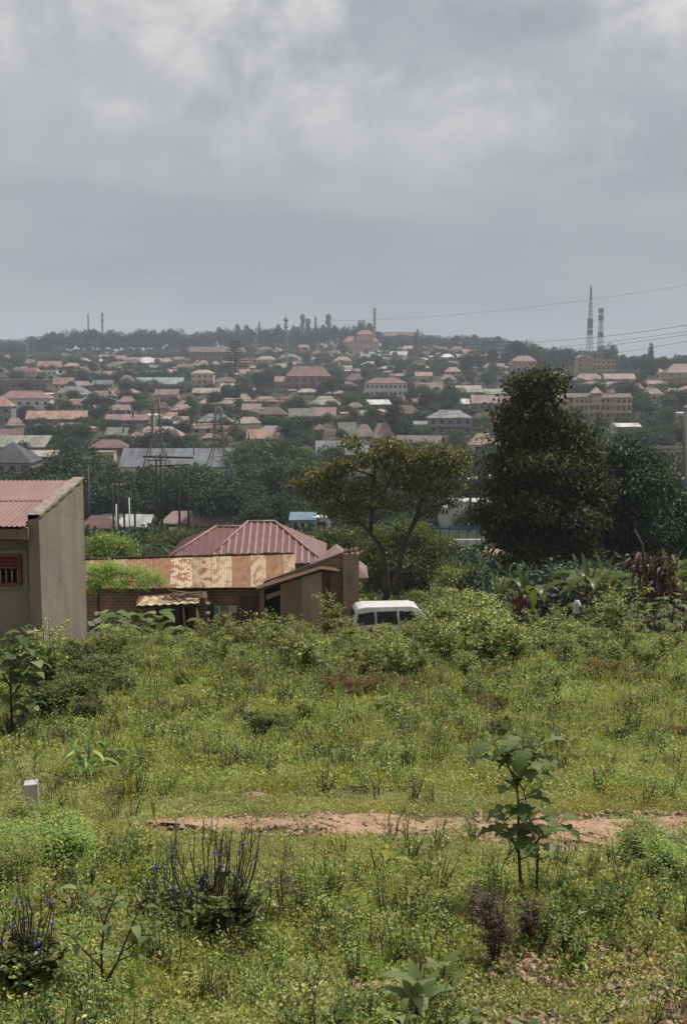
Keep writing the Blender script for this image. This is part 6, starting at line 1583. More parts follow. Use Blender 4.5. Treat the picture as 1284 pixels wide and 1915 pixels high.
# band of shrubs before the sheds, van and bananas (heights in picture pixels)
for px, Y, hp, k in [(215, 36, 75, 'a'), (190, 30, 60, 'b'), (245, 33, 70, 'a'), (280, 31, 60, 'b'), (320, 34, 70, 'a'), (352, 38, 55, 'a'), (375, 35, 75, 'c'), (410, 33, 80, 'a'), (440, 30, 90, 'b'), (455, 36, 70, 'a'), (480, 33, 80, 'c'),
                     (510, 31, 85, 'a'), (545, 33, 95, 'b'), (575, 34, 60, 'a'), (480, 26, 95, 'b'), (430, 25, 90, 'b'), (400, 27, 70, 'a'), (540, 27, 75, 'a'), (600, 30, 50, 'a'), (648, 36, 75, 'a'), (665, 32, 70, 'c'), (690, 35, 75, 'c'), (720, 33, 75, 'a'),
                     (745, 37, 80, 'a'), (770, 34, 85, 'c'), (800, 37, 80, 'a'), (830, 33, 105, 'c'), (855, 31, 120, 'e'), (880, 36, 100, 'a'), (905, 34, 95, 'c'), (900, 40, 100, 'a'), (925, 38, 80, 'a'), (950, 33, 60, 'c'), (985, 34, 60, 'c'), (1010, 35, 60, 'c'), (1040, 36, 70, 'a'),
                     (1060, 33, 60, 'c'), (1090, 36, 65, 'c'), (1115, 34, 70, 'c'), (1140, 32, 70, 'b'), (700, 29, 60, 'a'), (760, 29, 70, 'b'), (880, 29, 70, 'b'), (930, 29, 55, 'a'), (640, 28, 60, 'a'), (720, 27, 50, 'b'),
                     (255, 26, 60, 'b'), (210, 25, 65, 'a'), (300, 26, 60, 'b'), (345, 28, 60, 'a'), (160, 21, 70, 'b'), (120, 19, 85, 'b'), (80, 20, 60, 'a'), (185, 18, 80, 'b'), (90, 17, 90, 'b'), (205, 20, 60, 'b'), (150, 16, 75, 'b'), (60, 22, 70, 'a'), (130, 24, 55, 'a'), (105, 21.5, 90, 'e'), (100, 15, 85, 'b'), (170, 14.5, 70, 'b'), (60, 18, 85, 'b'), (200, 23, 60, 'b'), (215, 17, 70, 'b'), (15, 16, 80, 'a'), (140, 21, 80, 'a'),
                     (530, 21, 50, 'b'), (590, 22, 45, 'a'), (650, 20, 45, 'd'), (700, 18.5, 60, 'b'), (640, 17.0, 60, 'd'), (675, 17.2, 62, 'd'), (735, 17.5, 55, 'd'), (610, 18, 35, 'd'), (525, 14.2, 60, 'b'), (770, 14, 45, 'b'), (800, 21, 45, 'a'), (870, 19, 70, 'b'), (885, 17, 65, 'a'), (910, 22, 50, 'a'),
                     (1010, 20, 60, 'a'), (1030, 17, 75, 'a'), (985, 22, 50, 'c'), (1080, 19, 50, 'a'), (1150, 21, 60, 'c'), (1220, 20, 95, 'a'), (1265, 18, 70, 'c'), (1180, 24, 50, 'a'), (1110, 25, 50, 'c'), (1250, 24, 70, 'a'), (350, 12.6, 55, 'a'), (370, 12.4, 60, 'f'), (395, 12.8, 45, 'f'), (460, 13.5, 40, 'f'),
                     (300, 15, 45, 'd'), (310, 18, 50, 'a'), (260, 17, 45, 'a'), (360, 20, 50, 'a'), (420, 19, 50, 'a'), (1100, 14, 45, 'f'), (1200, 13, 40, 'f'), (1050, 12.5, 45, 'f'), (960, 13, 40, 'a'), (750, 24, 55, 'a'), (830, 25, 55, 'b'), (960, 26, 50, 'a'), (1030, 28, 50, 'c'), (560, 24, 60, 'b'), (500, 22, 55, 'a'), (460, 21, 60, 'b'),
                     (765, 42, 75, 'e'), (790, 43, 70, 'e'), (735, 41, 62, 'e'), (700, 43, 55, 'e'), (830, 43, 85, 'e'), (870, 42, 95, 'e'), (910, 44, 95, 'e'), (620, 30, 95, 'e'), (930, 45, 90, 'e'), (690, 40, 60, 'c'), (715, 44, 70, 'a'), (850, 44, 90, 'a'), (890, 46, 80, 'b'),
                     (1005, 42, 45, 'a'), (1030, 43, 45, 'a'), (1050, 40, 50, 'c'), (1110, 40, 50, 'a'), (1135, 42, 70, 'b')]:
    if k == 'b' and q.random() < .7 and Y > 16 and px > 240: k = q.choice('acce')
    hp *= q.uniform(.8, 1.3) if Y > 24 else 1
    if px < 640 and Y > 28 and px not in (545, 620): hp *= .66
    putS(k, px + q.uniform(-4, 4), Y, hp * ((.85 if Y < 40 else .6) if 645 < px < 825 and Y > 30 else 1.0))
for px, Y, hp, k, sx in [(20, 7.0, 120, 'm', 1.0), (70, 7.2, 115, 'm', 1.1), (120, 7.3, 100, 'm', 1.0), (40, 7.9, 95, 'm', 1.0), (100, 7.9, 90, 'm', .9), (-10, 6.4, 110, 'm', 1.0), (1240, 7.3, 95, 'm', 1.2), (1280, 6.7, 100, 'm', 1.0), (1190, 7.6, 60, 'm', 1.1), (1250, 6.2, 80, 'n', 1.1),
                         (1060, 5.9, 95, 'n', 1.2), (1095, 5.7, 100, 'n', 1.2), (1130, 5.8, 105, 'n', 1.1), (1165, 6.0, 85, 'n', 1.1), (1030, 6.2, 70, 'n', 1.0), (1110, 6.4, 80, 'n', 1.0), (1150, 5.4, 60, 'n', 1.0),
                         (250, 7.3, 95, 'n', 1.0), (205, 7.0, 100, 'n', 1.0), (285, 7.0, 110, 'n', 1.0), (265, 7.8, 75, 'f', .9), (180, 7.4, 80, 'n', .9), (230, 6.6, 90, 'f', .9), (330, 7.6, 60, 'n', .9), (1000, 5.9, 60, 'f', .9), (600, 6.4, 70, 'n', .9), (620, 6.9, 60, 'n', .9), (560, 7.0, 55, 'f', .9), (820, 6.0, 55, 'n', .9), (470, 5.6, 60, 'n', 1.0), (60, 5.6, 70, 'f', .9), (150, 5.9, 60, 'n', .9), (360, 12.3, 60, 'n', 1.0), (700, 5.2, 50, 'm', 1.0), (540, 5.1, 55, 'm', 1.0), (420, 5.0, 60, 'm', .9), (1230, 5.5, 50, 'n', 1.0)]:
    o_ = putS(k, px, Y, hp, sx=sx)
NEARLAND += [('the near dark mound', 70, 1590), ('the violet flower clump', 400, 1650), ('the dead brown stalks', 930, 1700), ('the lower right dark weeds', 1120, 1700), ('the right edge of the path', 1240, 1620)]


for px, Y, hp in [(662, 45, 48), (680, 46, 55), (700, 44, 50), (722, 45, 62), (742, 46, 52), (758, 44, 66), (778, 45, 60), (796, 44, 74), (812, 46, 66), (835, 44, 80), (850, 46, 96), (868, 45, 84), (885, 47, 100), (902, 44, 88), (920, 47, 84), (940, 45, 62), (648, 43, 60), (820, 42, 70), (735, 43, 40), (690, 42, 44)]:
    putS('e' if q.random() < .6 else 'c', px, Y - 3.6, hp + (-12 if px < 810 else 10))
for px, Y, top in [(95, 17, 1150), (42, 18, 1195), (500, 24, 1130), (560, 25, 1142), (470, 23, 1155), (648, 26, 1140), (690, 27, 1165), (762, 27, 1158), (806, 27.5, 1120), (835, 27, 1090), (852, 26, 1096), (880, 27, 1085), (905, 27.5, 1100), (932, 27, 1112), (1000, 27, 1132), (1040, 27, 1120), (1130, 27, 1092), (1165, 26, 1085), (240, 24, 1160), (300, 25, 1170), (365, 26, 1165), (430, 25, 1160), (820, 22, 1120), (870, 21, 1135), (530, 20, 1165), (720, 22, 1160), (1225, 19, 1190), (1090, 24, 1150)]:
    yb_ = proj((0, Y, tz((px - 642) / 2200 * Y, Y)))[1]; putS('e' if q.random() < .7 else 'c', px, Y, yb_ - top)
for i in range(46):
    px = q.uniform(180, 1190); Y = q.uniform(19, 30); top = 1188 if px < 420 else (1170 if px < 640 else (1168 if px < 820 else 1128))
    yb_ = proj((0, Y, tz((px - 642) / 2200 * Y, Y)))[1]; hp = max(40, yb_ - top - q.uniform(-12, 45))
    if 585 < px < 650: hp = min(hp, yb_ - 1200)
    if hp > 25: putS('e' if q.random() < .5 else 'c', px, Y if not 28 <= Y <= 41 else 27.9, hp)
for i in range(64):
    Y = q.uniform(22, 41); px = q.uniform(180, 1180); hp = q.uniform(50, 85) * (.8 if 640 < px < 830 else 1)
    if 585 < px < 650 and Y > 33: continue
    putS(q.choice('aaccce'), px, Y, hp * q.uniform(.7, 1.25) * (.62 if px < 640 else .85))
for i in range(40):
    Y = q.uniform(12.5, 22); px = q.uniform(150, 1280); putS(q.choice('acbdf'), px, Y, q.uniform(35, 62))
# ---- palmate plants (cassava) and broad leaved plants
class Bag:
    """big leaves as little grids with midrib fold and droop"""
    def __init__(s): s.V = []; s.F = []
    def leaf(s, p, d, L_, Wd, segs=6, prof=None, droop=.5, fold=.15, up=Vector((0, 0, 1)), tear=0, wav=0):
        p = Vector(p); d = Vector(d).normalized(); side = d.cross(up)
        if side.length < .05: side = Vector((1, 0, 0))
        side.normalize(); b = len(s.V); cur = p.copy(); dd = d.copy()
        for i in range(segs + 1):
            t = i / segs; w = Wd * (prof(t) if prof else math.sin(math.pi * min(1, .06 + .94 * t ** .75)) ** .8) / 2
            nn = side.cross(dd).normalized(); lift = nn * (w * fold * 2)
            wv = wav * math.sin(i * 2.7) * Wd
            s.V += [cur + side * w + lift + nn * wv, cur.copy(), cur - side * w + lift - nn * wv]
            dd = (dd + Vector((0, 0, -1)) * droop / segs * (1 + t)).normalized(); cur = cur + dd * L_ / segs
        for i in range(segs):
            k = b + i * 3; s.F += [(k, k + 1, k + 4, k + 3), (k + 1, k + 2, k + 5, k + 4)]
    def build(s, name, m_, parent=None):
        return np_mesh(name, np.array([tuple(v) for v in s.V]), np.array(s.F), m_, parent, smooth=True)
def cassava(key, m_, seed, H=1.6, n=26, lf=.2, label_noun='cassava_plant'):
    o = thing(label_noun, 'x', 'plant', (0, -40, -50)); q = random.Random(seed); sm = MB(); bg = Bag()
    for s_ in range(4):
        a = q.uniform(0, 6.28); top = Vector((.35 * math.cos(a), .35 * math.sin(a), H * q.uniform(.6, .85))); sm.tube([(0, 0, 0), top * .5 + Vector((.05, 0, 0)), top], [.03, .022, .014], 5)
        for i in range(n // 4):
            t = q.uniform(.45, 1); c = top * t; aa = q.uniform(0, 6.28); e_ = c + Vector((math.cos(aa) * .28, math.sin(aa) * .28, q.uniform(.0, .25)))
            sm.tube([c, e_], [.006, .004], 3, cap=False)
            for k in range(6):
                th = aa + (k - 2.5) * .62; bg.leaf(e_, (math.cos(th), math.sin(th), -.05), lf * q.uniform(.8, 1.1) * (1 - abs(k - 2.5) * .08), lf * .26, 3, None, .55, .1)
    bg.build('foliage', m_, o); sm.build('stem', G['stem'], o); SP[key] = (o, H); return o
cassava('g', G['big'], 5)
cassava('h', G['grey'], 6); SN['h'] = 'grey-green palmate-leaved plant'
for px, Y, hp, k in [(545, 36, 75, 'g'), (520, 38, 70, 'g'), (1150, 38, 95, 'g'), (1130, 40, 80, 'g'), (1170, 39, 90, 'g'), (1235, 30, 120, 'h'), (1210, 33, 95, 'h'), (1270, 31, 110, 'h'), (1185, 34, 85, 'h'), (1255, 36, 95, 'h'), (30, 21, 55, 'g'), (560, 31, 60, 'g'), (375, 30, 55, 'g'), (900, 32, 60, 'g'), (1010, 26, 55, 'g'), (690, 25, 50, 'g')]:
    putS(k, px, Y, hp * 1.1)
autolabel(shrubs, lambda it: SN[it[3]], NEARLAND)
for it in shrubs: it[0]['group'] = 'shrubs of the overgrown field'

def lobed(t):
    return max(.02, math.sin(math.pi * min(1, .05 + .93 * t)) ** .7 * (1 + .38 * math.cos(t * 19)))
def broad_sapling(name, label, px, pyb, Y, hpx, stems, m_, seed, leafL=.2, prof=lobed, cat='sapling', nl=9, wr=.62):
    p = grd(px, Y); p.x = at(px, pyb, Y).x; p.z = tz(p.x, Y)
    k = Y / FPX; o = thing(name, label, cat, p); q = random.Random(seed); sm = MB(); bg = Bag()
    for (pts, r) in stems:      # points as (dx px, height px)
        P_ = [Vector((dx * k, q.uniform(-.06, .06) * (i > 0), h * k)) for i, (dx, h) in enumerate(pts)]
        sm.tube(P_, [r * (1 - .7 * i / (len(P_) - 1)) for i in range(len(P_))], 6)
        n = nl
        for i in range(n):
            t = .25 + .75 * (i + .5) / n; f_ = t * (len(P_) - 1); j = min(int(f_), len(P_) - 2); c = P_[j].lerp(P_[j + 1], f_ - j)
            a = i * 2.4 + q.uniform(-.4, .4); u_ = q.uniform(-.05, .55); e_ = c + Vector((math.cos(a) * .05, math.sin(a) * .05, .02))
            sm.tube([c, e_], [.004, .003], 3, cap=False)
            bg.leaf(e_, (math.cos(a), math.sin(a), u_), leafL * q.uniform(.7, 1.2), leafL * wr * q.uniform(.8, 1.1), 12, prof, q.uniform(.5, 1.3), .12, wav=.03)
        bg.leaf(P_[-1], (.3, -.2, .9), leafL * .5, leafL * .2, 6, prof, .3); bg.leaf(P_[-1], (-.4, .2, .7), leafL * .5, leafL * .2, 6, prof, .3)
    bg.build('foliage', m_, o); sm.build('stem', G['stem'], o); return o
broad_sapling('lobed_sapling', 'young plant with big lobed leaves standing in front of the dirt path', 975, 1702, 6.1, 350, [([(0, 0), (-8, 100), (-12, 205), (-14, 250)], .011), ([(-14, 240), (-35, 285), (-62, 325)], .006), ([(-14, 240), (-6, 295), (-2, 348)], .007), ([(-14, 240), (6, 270), (25, 325)], .006), ([(28, 20), (30, 95), (14, 160), (-2, 230)], .009), ([(-4, 90), (-25, 140), (-40, 180)], .006), ([(22, 120), (45, 150), (60, 165)], .006)], G['big'], 3, .14, nl=9)
broad_sapling('young_tree', 'young broad-leaved tree with thin dark stem at the left picture edge', 25, 1405, 14, 210, [([(0, 0), (-3, 80), (2, 150), (6, 205)], .022), ([(0, 110), (-25, 150), (-42, 180)], .012), ([(0, 90), (28, 130), (50, 170)], .012), ([(2, 150), (22, 180), (30, 215)], .01), ([(8, 0), (20, 60), (35, 90)], .01)], G['big'], 8, .22, nl=13, prof=None, wr=.68)
broad_sapling('leafy_weed', 'bright broad-leaved weed rising from low cover below the path', 705, 1650, 6.9, 90, [([(0, 0), (-10, 40), (-16, 80)], .006), ([(0, 0), (10, 35), (14, 62)], .006), ([(0, 0), (28, 40), (40, 60)], .005)], G['lime'], 14, .11, cat='weed', nl=3, prof=None, wr=.45)
broad_sapling('twiggy_shrub', 'sparse twiggy shrub with few grey-green leaves at lower left', 195, 1915, 4.75, 240, [([(0, 0), (-4, 90), (6, 160), (30, 215)], .008), ([(0, 20), (35, 90), (60, 150), (80, 200)], .007), ([(0, 60), (-40, 110), (-60, 150)], .005), ([(6, 150), (-15, 190), (-25, 225)], .004), ([(35, 90), (80, 120), (100, 130)], .004), ([(0, 10), (-30, 40), (-50, 60)], .005)], G['grey'], 21, .075, cat='shrub', nl=5, prof=None, wr=.55)
broad_sapling('drooping_shrub', 'low shrub with long drooping yellow-green fronds right of the marker post', 160, 1470, 11.2, 100, [([(0, 0), (-10, 50), (-20, 80)], .008), ([(0, 0), (15, 50), (40, 75)], .008), ([(0, 0), (5, 60), (10, 92)], .008)], G['shrub'], 25, .26, cat='shrub', nl=9, prof=None, wr=.2)
broad_sapling('leafy_weed', 'pale rosette-topped weed just behind the marker post', 66, 1500, 10.2, 110, [([(0, 0), (-2, 50), (0, 92)], .01), ([(0, 30), (-20, 60), (-35, 80)], .006)], G['grey'], 27, .17, cat='weed', nl=10, prof=None, wr=.24)
broad_sapling('leafy_weed', 'small brownish withered seedling under the near dark mound', 100, 1700, 5.9, 75, [([(0, 0), (0, 40), (-3, 66)], .008)], G['red'], 29, .11, cat='weed', nl=7, prof=None, wr=.4)
# rosettes of thick leaves at the bottom of the picture
for px, py, Yr_, sz, lab in [(780, 1905, 4.6, .19, 'large rosette of thick grey-green leaves at bottom centre right'), (625, 1920, 4.4, .11, 'small rosette of upright leaves at bottom centre'), (525, 1922, 4.4, .09, 'tiny two-leaved seedling left of the small rosette'), (985, 1922, 4.4, .12, 'broad bright leaves cut by the bottom picture edge at right'), (880, 1915, 4.5, .10, 'grey-green seedling between the large rosette and the bright leaves'), (830, 1850, 4.9, .15, 'leggy grey-green plant with brown stem right of the large rosette'), (745, 1925, 4.4, .12, 'small grey leaf tuft left under the large rosette')]:
    p = grd(px, Yr_); p.x = at(px, py, Yr_).x; p.z = tz(p.x, Yr_)
    bg = Bag(); q = random.Random(int(px)); n = 11 if sz > .15 else 6
    o = thing('rosette_plant', lab, 'plant', p); sm = MB()
    for i in range(n):
        a = i * 2.4; h_ = q.uniform(.02, .13) * (sz / .15); bg.leaf((0, 0, h_), (math.cos(a), math.sin(a), q.uniform(.4, 1.8)), sz * q.uniform(.7, 1.1), sz * .36, 7, None, q.uniform(.3, .9), .16, wav=.015)
    sm.tube([(0, 0, -.02), (0, 0, .15 * sz / .15)], [.008, .004], 5)
    bg.build('foliage', G['grey'] if 'grey' in lab else G['big'], o); sm.build('stem', G['stem'], o)
# violet flower spikes
def spikes(label, px, pyb, Y, hpx, n, spread, seed, tall=None):
    p = grd(px, Y); p.x = at(px, pyb, Y).x; p.z = tz(p.x, Y); k = Y / FPX
    o = thing('flowering_weed', label, 'flowering plant', p); q = random.Random(seed); sm = MB(); heads = []
    for i in range(n):
        bx = q.uniform(-1, 1) * spread * .25; by = q.uniform(-.1, .1); H = hpx * k * q.uniform(.5, 1); tx = bx + q.uniform(-1, 1) * spread * .6
        p0, p1, p2, p3 = Vector((bx, by, 0)), Vector((bx + (tx - bx) * .6, by, H * .35)), Vector((tx, by + q.uniform(-.1, .1), H * .7)), Vector((tx + q.uniform(-.01, .03), by, H))
        sm.tube([p0, p1, p2, p3], [.004, .0035, .003, .0022], 4)
        for j in range(16):
            c = p1.lerp(p2, q.random()) if q.random() < .3 else p2.lerp(p3, q.random()); sm.tube([c, c + Vector((q.uniform(-.008, .008), q.uniform(-.008, .008), .008))], [.003, .001], 3, cap=False)
        if q.random() < .55:
            fl = MB(); heads.append(fl)
            t = q.uniform(.1, .6); c = p2.lerp(p3, t)
            for j in range(5):
                a = q.uniform(0, 6.28); d_ = Vector((math.cos(a), math.sin(a), .3)) * .010; fl.tube([c + d_ * .3 + Vector((0, 0, q.uniform(-.008, .008))), c + d_ * 1.2 + Vector((0, 0, q.uniform(-.008, .008)))], [.002, .0048], 5)
    stems_leaves('foliage', [G['shrubd'], G['stemd']], 22, hpx * k * .5, spread * .9, .055, seed, per=20, branch=3, ratio=.55, parent=o, split=True)
    sm.build('flower_stalks', G['stemd'], o)
    for fl in heads: fl.build('flower', G['flower'], o)
    return o
spikes('clump of dark upright stalks with violet flowers below the path', 400, 1765, 5.6, 240, 46, .36, 31)
spikes('violet flowered stalks in the lower left corner', 50, 1930, 4.6, 230, 24, .24, 32)
spikes('few violet flowered stalks between the left mound and the main clump', 300, 1740, 5.9, 150, 10, .12, 33)
# dead brown weeds
def deadweed(label, px, pyb, Y, hpx, wd, n, seed):
    p = grd(px, Y); p.x = at(px, pyb, Y).x; p.z = tz(p.x, Y); k = Y / FPX; o = thing('dead_weed', label, 'dead weed', p)
    stems_leaves('foliage', [G['dry'], G['stem']], n, hpx * k, wd, .016, seed, per=34, branch=9, ratio=.5, stem_r=.003, start=.2, parent=o, split=True, jitter=.008); return o
deadweed('dry brown seed stalks left of the lobed sapling', 922, 1790, 5.2, 165, .055, 14, 41)
deadweed('smaller dry brown stalk leaning at the foot of the lobed sapling', 985, 1760, 5.4, 105, .05, 6, 42)
deadweed('thin dry stalk left of the dry brown seed stalks', 880, 1730, 5.7, 110, .02, 2, 43)
deadweed('group of dark dry stalks in mid field', 770, 1315, 20, 55, .35, 12, 44)
deadweed('brownish dry patch of stalks right of the reddish bush', 770, 1440, 13.5, 40, .16, 12, 45)
deadweed('tall bare twig beside the violet clump, right side', 530, 1700, 6.0, 175, .05, 4, 46)
# twig debris
tw = MB(); q = random.Random(12); c0 = hit(635, 1492)
for i in range(60):
    a = c0 + Vector((q.uniform(-.22, .22), q.uniform(-.2, .2), q.uniform(.0, .06))); t = q.uniform(0, 6.28); l_ = q.uniform(.05, .16); tw.tube([a, a + Vector((math.cos(t) * l_, math.sin(t) * l_, q.uniform(-.02, .06)))], q.uniform(.003, .008), 4)
tag(tw.build('twig_pile', G['dry']), 'little heap of dry twigs in the grass above the path', 'twigs', kind='stuff')

# ---- banana plants
def banana(label, px, Y, toppx, nleaf, seed, Lf=1.9, lean=0, trunk_red=True):
    p = grd(px, Y); p.x = at(px, 1120, Y).x; p.z = tz(p.x, Y); H = at(px, toppx, Y).z - p.z; hs = H * .5
    o = thing('banana_plant', label, 'banana plant', p, 0, 'banana plants at the field edge'); q = random.Random(seed); bg = Bag()
    tm = MB(); tm.tube([(0, 0, -.3), (lean * .3, 0, hs * .5), (lean, 0, hs)], [.15, .12, .08], 9); tm.build('trunk', mat('banana_stem', (.16, .09, .055), .7, .2, c2=(.10, .10, .045), scale=4, stretch=(1, 1, .3)), o)
    ps = MB()
    for i in range(nleaf):
        a = i * 2.4 + q.uniform(-.3, .3); u_ = q.uniform(.25, 1.5) if i > 1 else 4
        d = Vector((math.cos(a), math.sin(a) * .8, u_)).normalized(); s_ = Vector((lean, 0, hs - .1)); e_ = s_ + d * .45
        ps.tube([s_, e_], [.035, .022], 5, cap=False)
        L_ = Lf * q.uniform(.75, 1.1) * (1 if i > 1 else .7)
        bg.leaf(e_, d, L_, L_ * .34, 16, lambda t: max(.03, min(1, 6 * t) * (1 - max(0, t - .7) * 2.9) * (1 - .35 * (math.sin(t * 31 + seed) > .45))), q.uniform(.7, 2.1) if i > 1 else .25, .2, wav=.02)
    ps.build('leaf_stalks', G['banana'], o); bg.build('leaves', G['banana'], o); return o
banana('banana plant with reddish trunk and drooping leaf between the people and the cassava', 1100, 47, 1003, 10, 51, 1.7)
banana('banana plant behind the reddish-trunked one, with one upright rolled leaf', 1128, 50, 990, 9, 52, 2.0)
banana('banana plant left of the person in red with one bright upright leaf', 978, 50, 1022, 8, 53, 1.6)
banana('small banana plant low behind the white minivan', 815, 50, 1068, 7, 54, 1.4)
banana('banana plant at the right picture edge above the dead heap', 1250, 46, 988, 10, 55, 1.8)
banana('banana plant cut off by the right picture edge', 1290, 44, 1010, 8, 56, 1.6)
banana('banana plant just left behind the dead heap', 1205, 49, 1005, 8, 57, 1.7)
banana('banana plant left beyond the shrubs before the tall tree', 930, 49, 1045, 8, 58, 1.4)
# taro by the stall
def taro(label, px, Y, hpx, n, seed, m_='big'):
    p = grd(px, Y); p.x = at(px, 1180, Y).x; p.z = tz(p.x, Y); o = thing('taro_plant', label, 'plant', p, 0, 'broad-leaved taro by the stall'); q = random.Random(seed); bg = Bag(); sm = MB(); k = Y / FPX
    for i in range(n):
        a = q.uniform(0, 6.28); H = hpx * k * q.uniform(.55, 1); r = q.uniform(.1, .5); e_ = Vector((math.cos(a) * r, math.sin(a) * r, H)); sm.tube([(0, 0, 0), e_ * .6 + Vector((0, 0, .1)), e_], [.02, .015, .012], 5)
        bg.leaf(e_ - Vector((math.cos(a), math.sin(a), 0)) * .1, (math.cos(a), math.sin(a), q.uniform(-.1, .6)), q.uniform(.55, .8), .5, 7, lambda t: max(.05, (1 - t) ** .55 * min(1, .5 + 4 * t)), q.uniform(.5, 1.1), .12)
    bg.build('leaves', G[m_], o); sm.build('stalks', G['stemg'], o)
taro('broad-leaved taro clump right of the rubble heap', 205, 38, 70, 12, 71); taro('broad-leaved taro clump left of the tin canopy stall', 240, 39, 65, 12, 72); taro('taro with wide pale leaves in front of the tin canopy', 300, 40, 72, 8, 73); taro('taro right in front of the canopy posts', 330, 37, 55, 7, 74)
taro('few broad taro leaves low at the plinth', 225, 33, 50, 7, 75)

# ---- big trees in the middle distance
def big_tree(name, label, Y, px, blobs, m_, n, ls, seed, trunk, sub=5, spread=1.1, flat=1.0, shell=.35, ratio=.45, droop=.4, h0=None, depth=1.0, sat=2, shrink=.88):
    """blobs given as picture offsets (px, py, rx, rz in pixels) with a depth offset in metres"""
    p = grd(px, Y); p.x = at(px, 1100, Y).x; p.z = tz(p.x, Y); k = Y / FPX
    o = thing(name, label, 'tree', p); q = random.Random(seed); B = []
    for b in blobs:
        c = at(b[0], b[1], Y) - p; dy = b[4] if len(b) > 4 else q.uniform(-.6, .6) * b[2] * k * depth
        B.append((c.x, dy, c.z, b[2] * k * shrink, b[2] * k * .9 * shrink, b[3] * k * shrink))
        for _ in range(sat):
            t = q.uniform(0, 6.28); u2 = q.uniform(-.9, .9); rr = q.uniform(.85, 1.15); s2 = q.uniform(.22, .42)
            B.append((c.x + math.cos(t) * b[2] * k * rr * math.sqrt(1 - u2 * u2), dy - abs(math.sin(t)) * b[2] * k * .9 * rr * .9, c.z + u2 * b[3] * k * rr, b[2] * k * s2, b[2] * k * s2, b[3] * k * s2 * .8))
    crown('crown', m_, B, n, ls, o, seed, shell=shell, sub=sub, ratio=ratio, droop=droop, spread=spread, flat=flat)
    t = MB()
    for pts, r in trunk:
        P_ = [at(a, b, Y) - p + Vector((0, q.uniform(-.3, .3) * (i > 0), 0)) for i, (a, b) in enumerate(pts)]
        t.tube(P_, [r * (1 - .6 * i / (len(P_) - 1)) for i in range(len(P_))], 8)
    t.build('trunk', BARK, o); return o
# open-crowned tree
big_tree('open_crowned_tree', 'open-crowned tree with forked trunk and olive-brown foliage behind the brick building', 76, 705,
 [(575, 905, 24, 11), (610, 885, 26, 13), (640, 868, 30, 14), (625, 912, 30, 13), (655, 945, 30, 14), (615, 950, 24, 10), (680, 905, 30, 14), (700, 850, 34, 15), (735, 835, 30, 12), (690, 930, 26, 12), (735, 880, 30, 15), (775, 850, 30, 14), (815, 845, 34, 12), (850, 848, 22, 10), (760, 905, 26, 12), (800, 880, 34, 15), (845, 880, 24, 13), (790, 920, 32, 15), (830, 915, 26, 13), (735, 940, 24, 10), (845, 935, 16, 9), (660, 832, 22, 9), (665, 970, 22, 9), (590, 925, 18, 9), (860, 865, 18, 8)],
 G['acacia'], 11500, .27, 81, [([(722, 1140), (722, 1090), (720, 1050), (712, 1020), (690, 995), (665, 968)], .25), ([(740, 1140), (740, 1095), (752, 1020), (775, 975), (785, 945), (790, 915)], .23), ([(692, 998), (695, 960), (692, 930), (700, 890), (700, 855)], .15), ([(695, 960), (715, 930), (735, 885), (740, 850)], .10), ([(672, 975), (655, 950), (625, 930), (580, 912)], .11), ([(780, 955), (800, 910), (815, 865)], .12), ([(772, 980), (800, 950), (840, 940)], .09), ([(700, 890), (665, 880), (640, 872)], .08), ([(780, 930), (770, 890), (775, 855)], .09), ([(655, 950), (670, 910), (685, 905)], .07)], sub=14, spread=1.15, flat=.5, shell=.45, ratio=.5, sat=1, shrink=.92)
# tall dark tree
big_tree('tall_tree', 'tall dark broadleaf tree with a narrow ragged top, right of centre', 72, 1010,
 [(1005, 712, 32, 20), (992, 738, 30, 18), (1030, 722, 20, 20), (975, 750, 16, 10), (1010, 765, 24, 16), (940, 768, 12, 8), (958, 790, 20, 12), (985, 800, 26, 18), (1045, 790, 34, 20), (1082, 822, 34, 24), (955, 822, 34, 22), (1005, 835, 40, 28), (1050, 850, 40, 35), (1095, 870, 28, 34), (945, 868, 32, 28), (985, 885, 36, 28), (935, 915, 26, 22), (1015, 920, 45, 35), (1070, 925, 44, 35), (950, 955, 34, 24), (900, 958, 16, 10), (925, 975, 22, 18), (1000, 975, 45, 30), (1060, 985, 48, 35), (955, 1005, 34, 26), (1015, 1030, 48, 28), (1075, 1045, 40, 28), (965, 1050, 40, 24), (1110, 915, 22, 30), (975, 860, 26, 20, -2), (1040, 880, 26, 20, -2.2), (990, 940, 26, 20, -2.2), (1075, 960, 26, 22, -2.2)],
 G['tall'], 38000, .33, 82, [([(1010, 1150), (1012, 1050), (1008, 950), (1010, 850), (1008, 760), (1015, 715)], .35), ([(1010, 930), (970, 880), (955, 800)], .14), ([(1010, 900), (1060, 850), (1075, 830)], .14), ([(1010, 980), (950, 940), (905, 958)], .10)], sub=24, spread=1.4, flat=.6, shell=.55, ratio=.5, sat=2, shrink=.76)
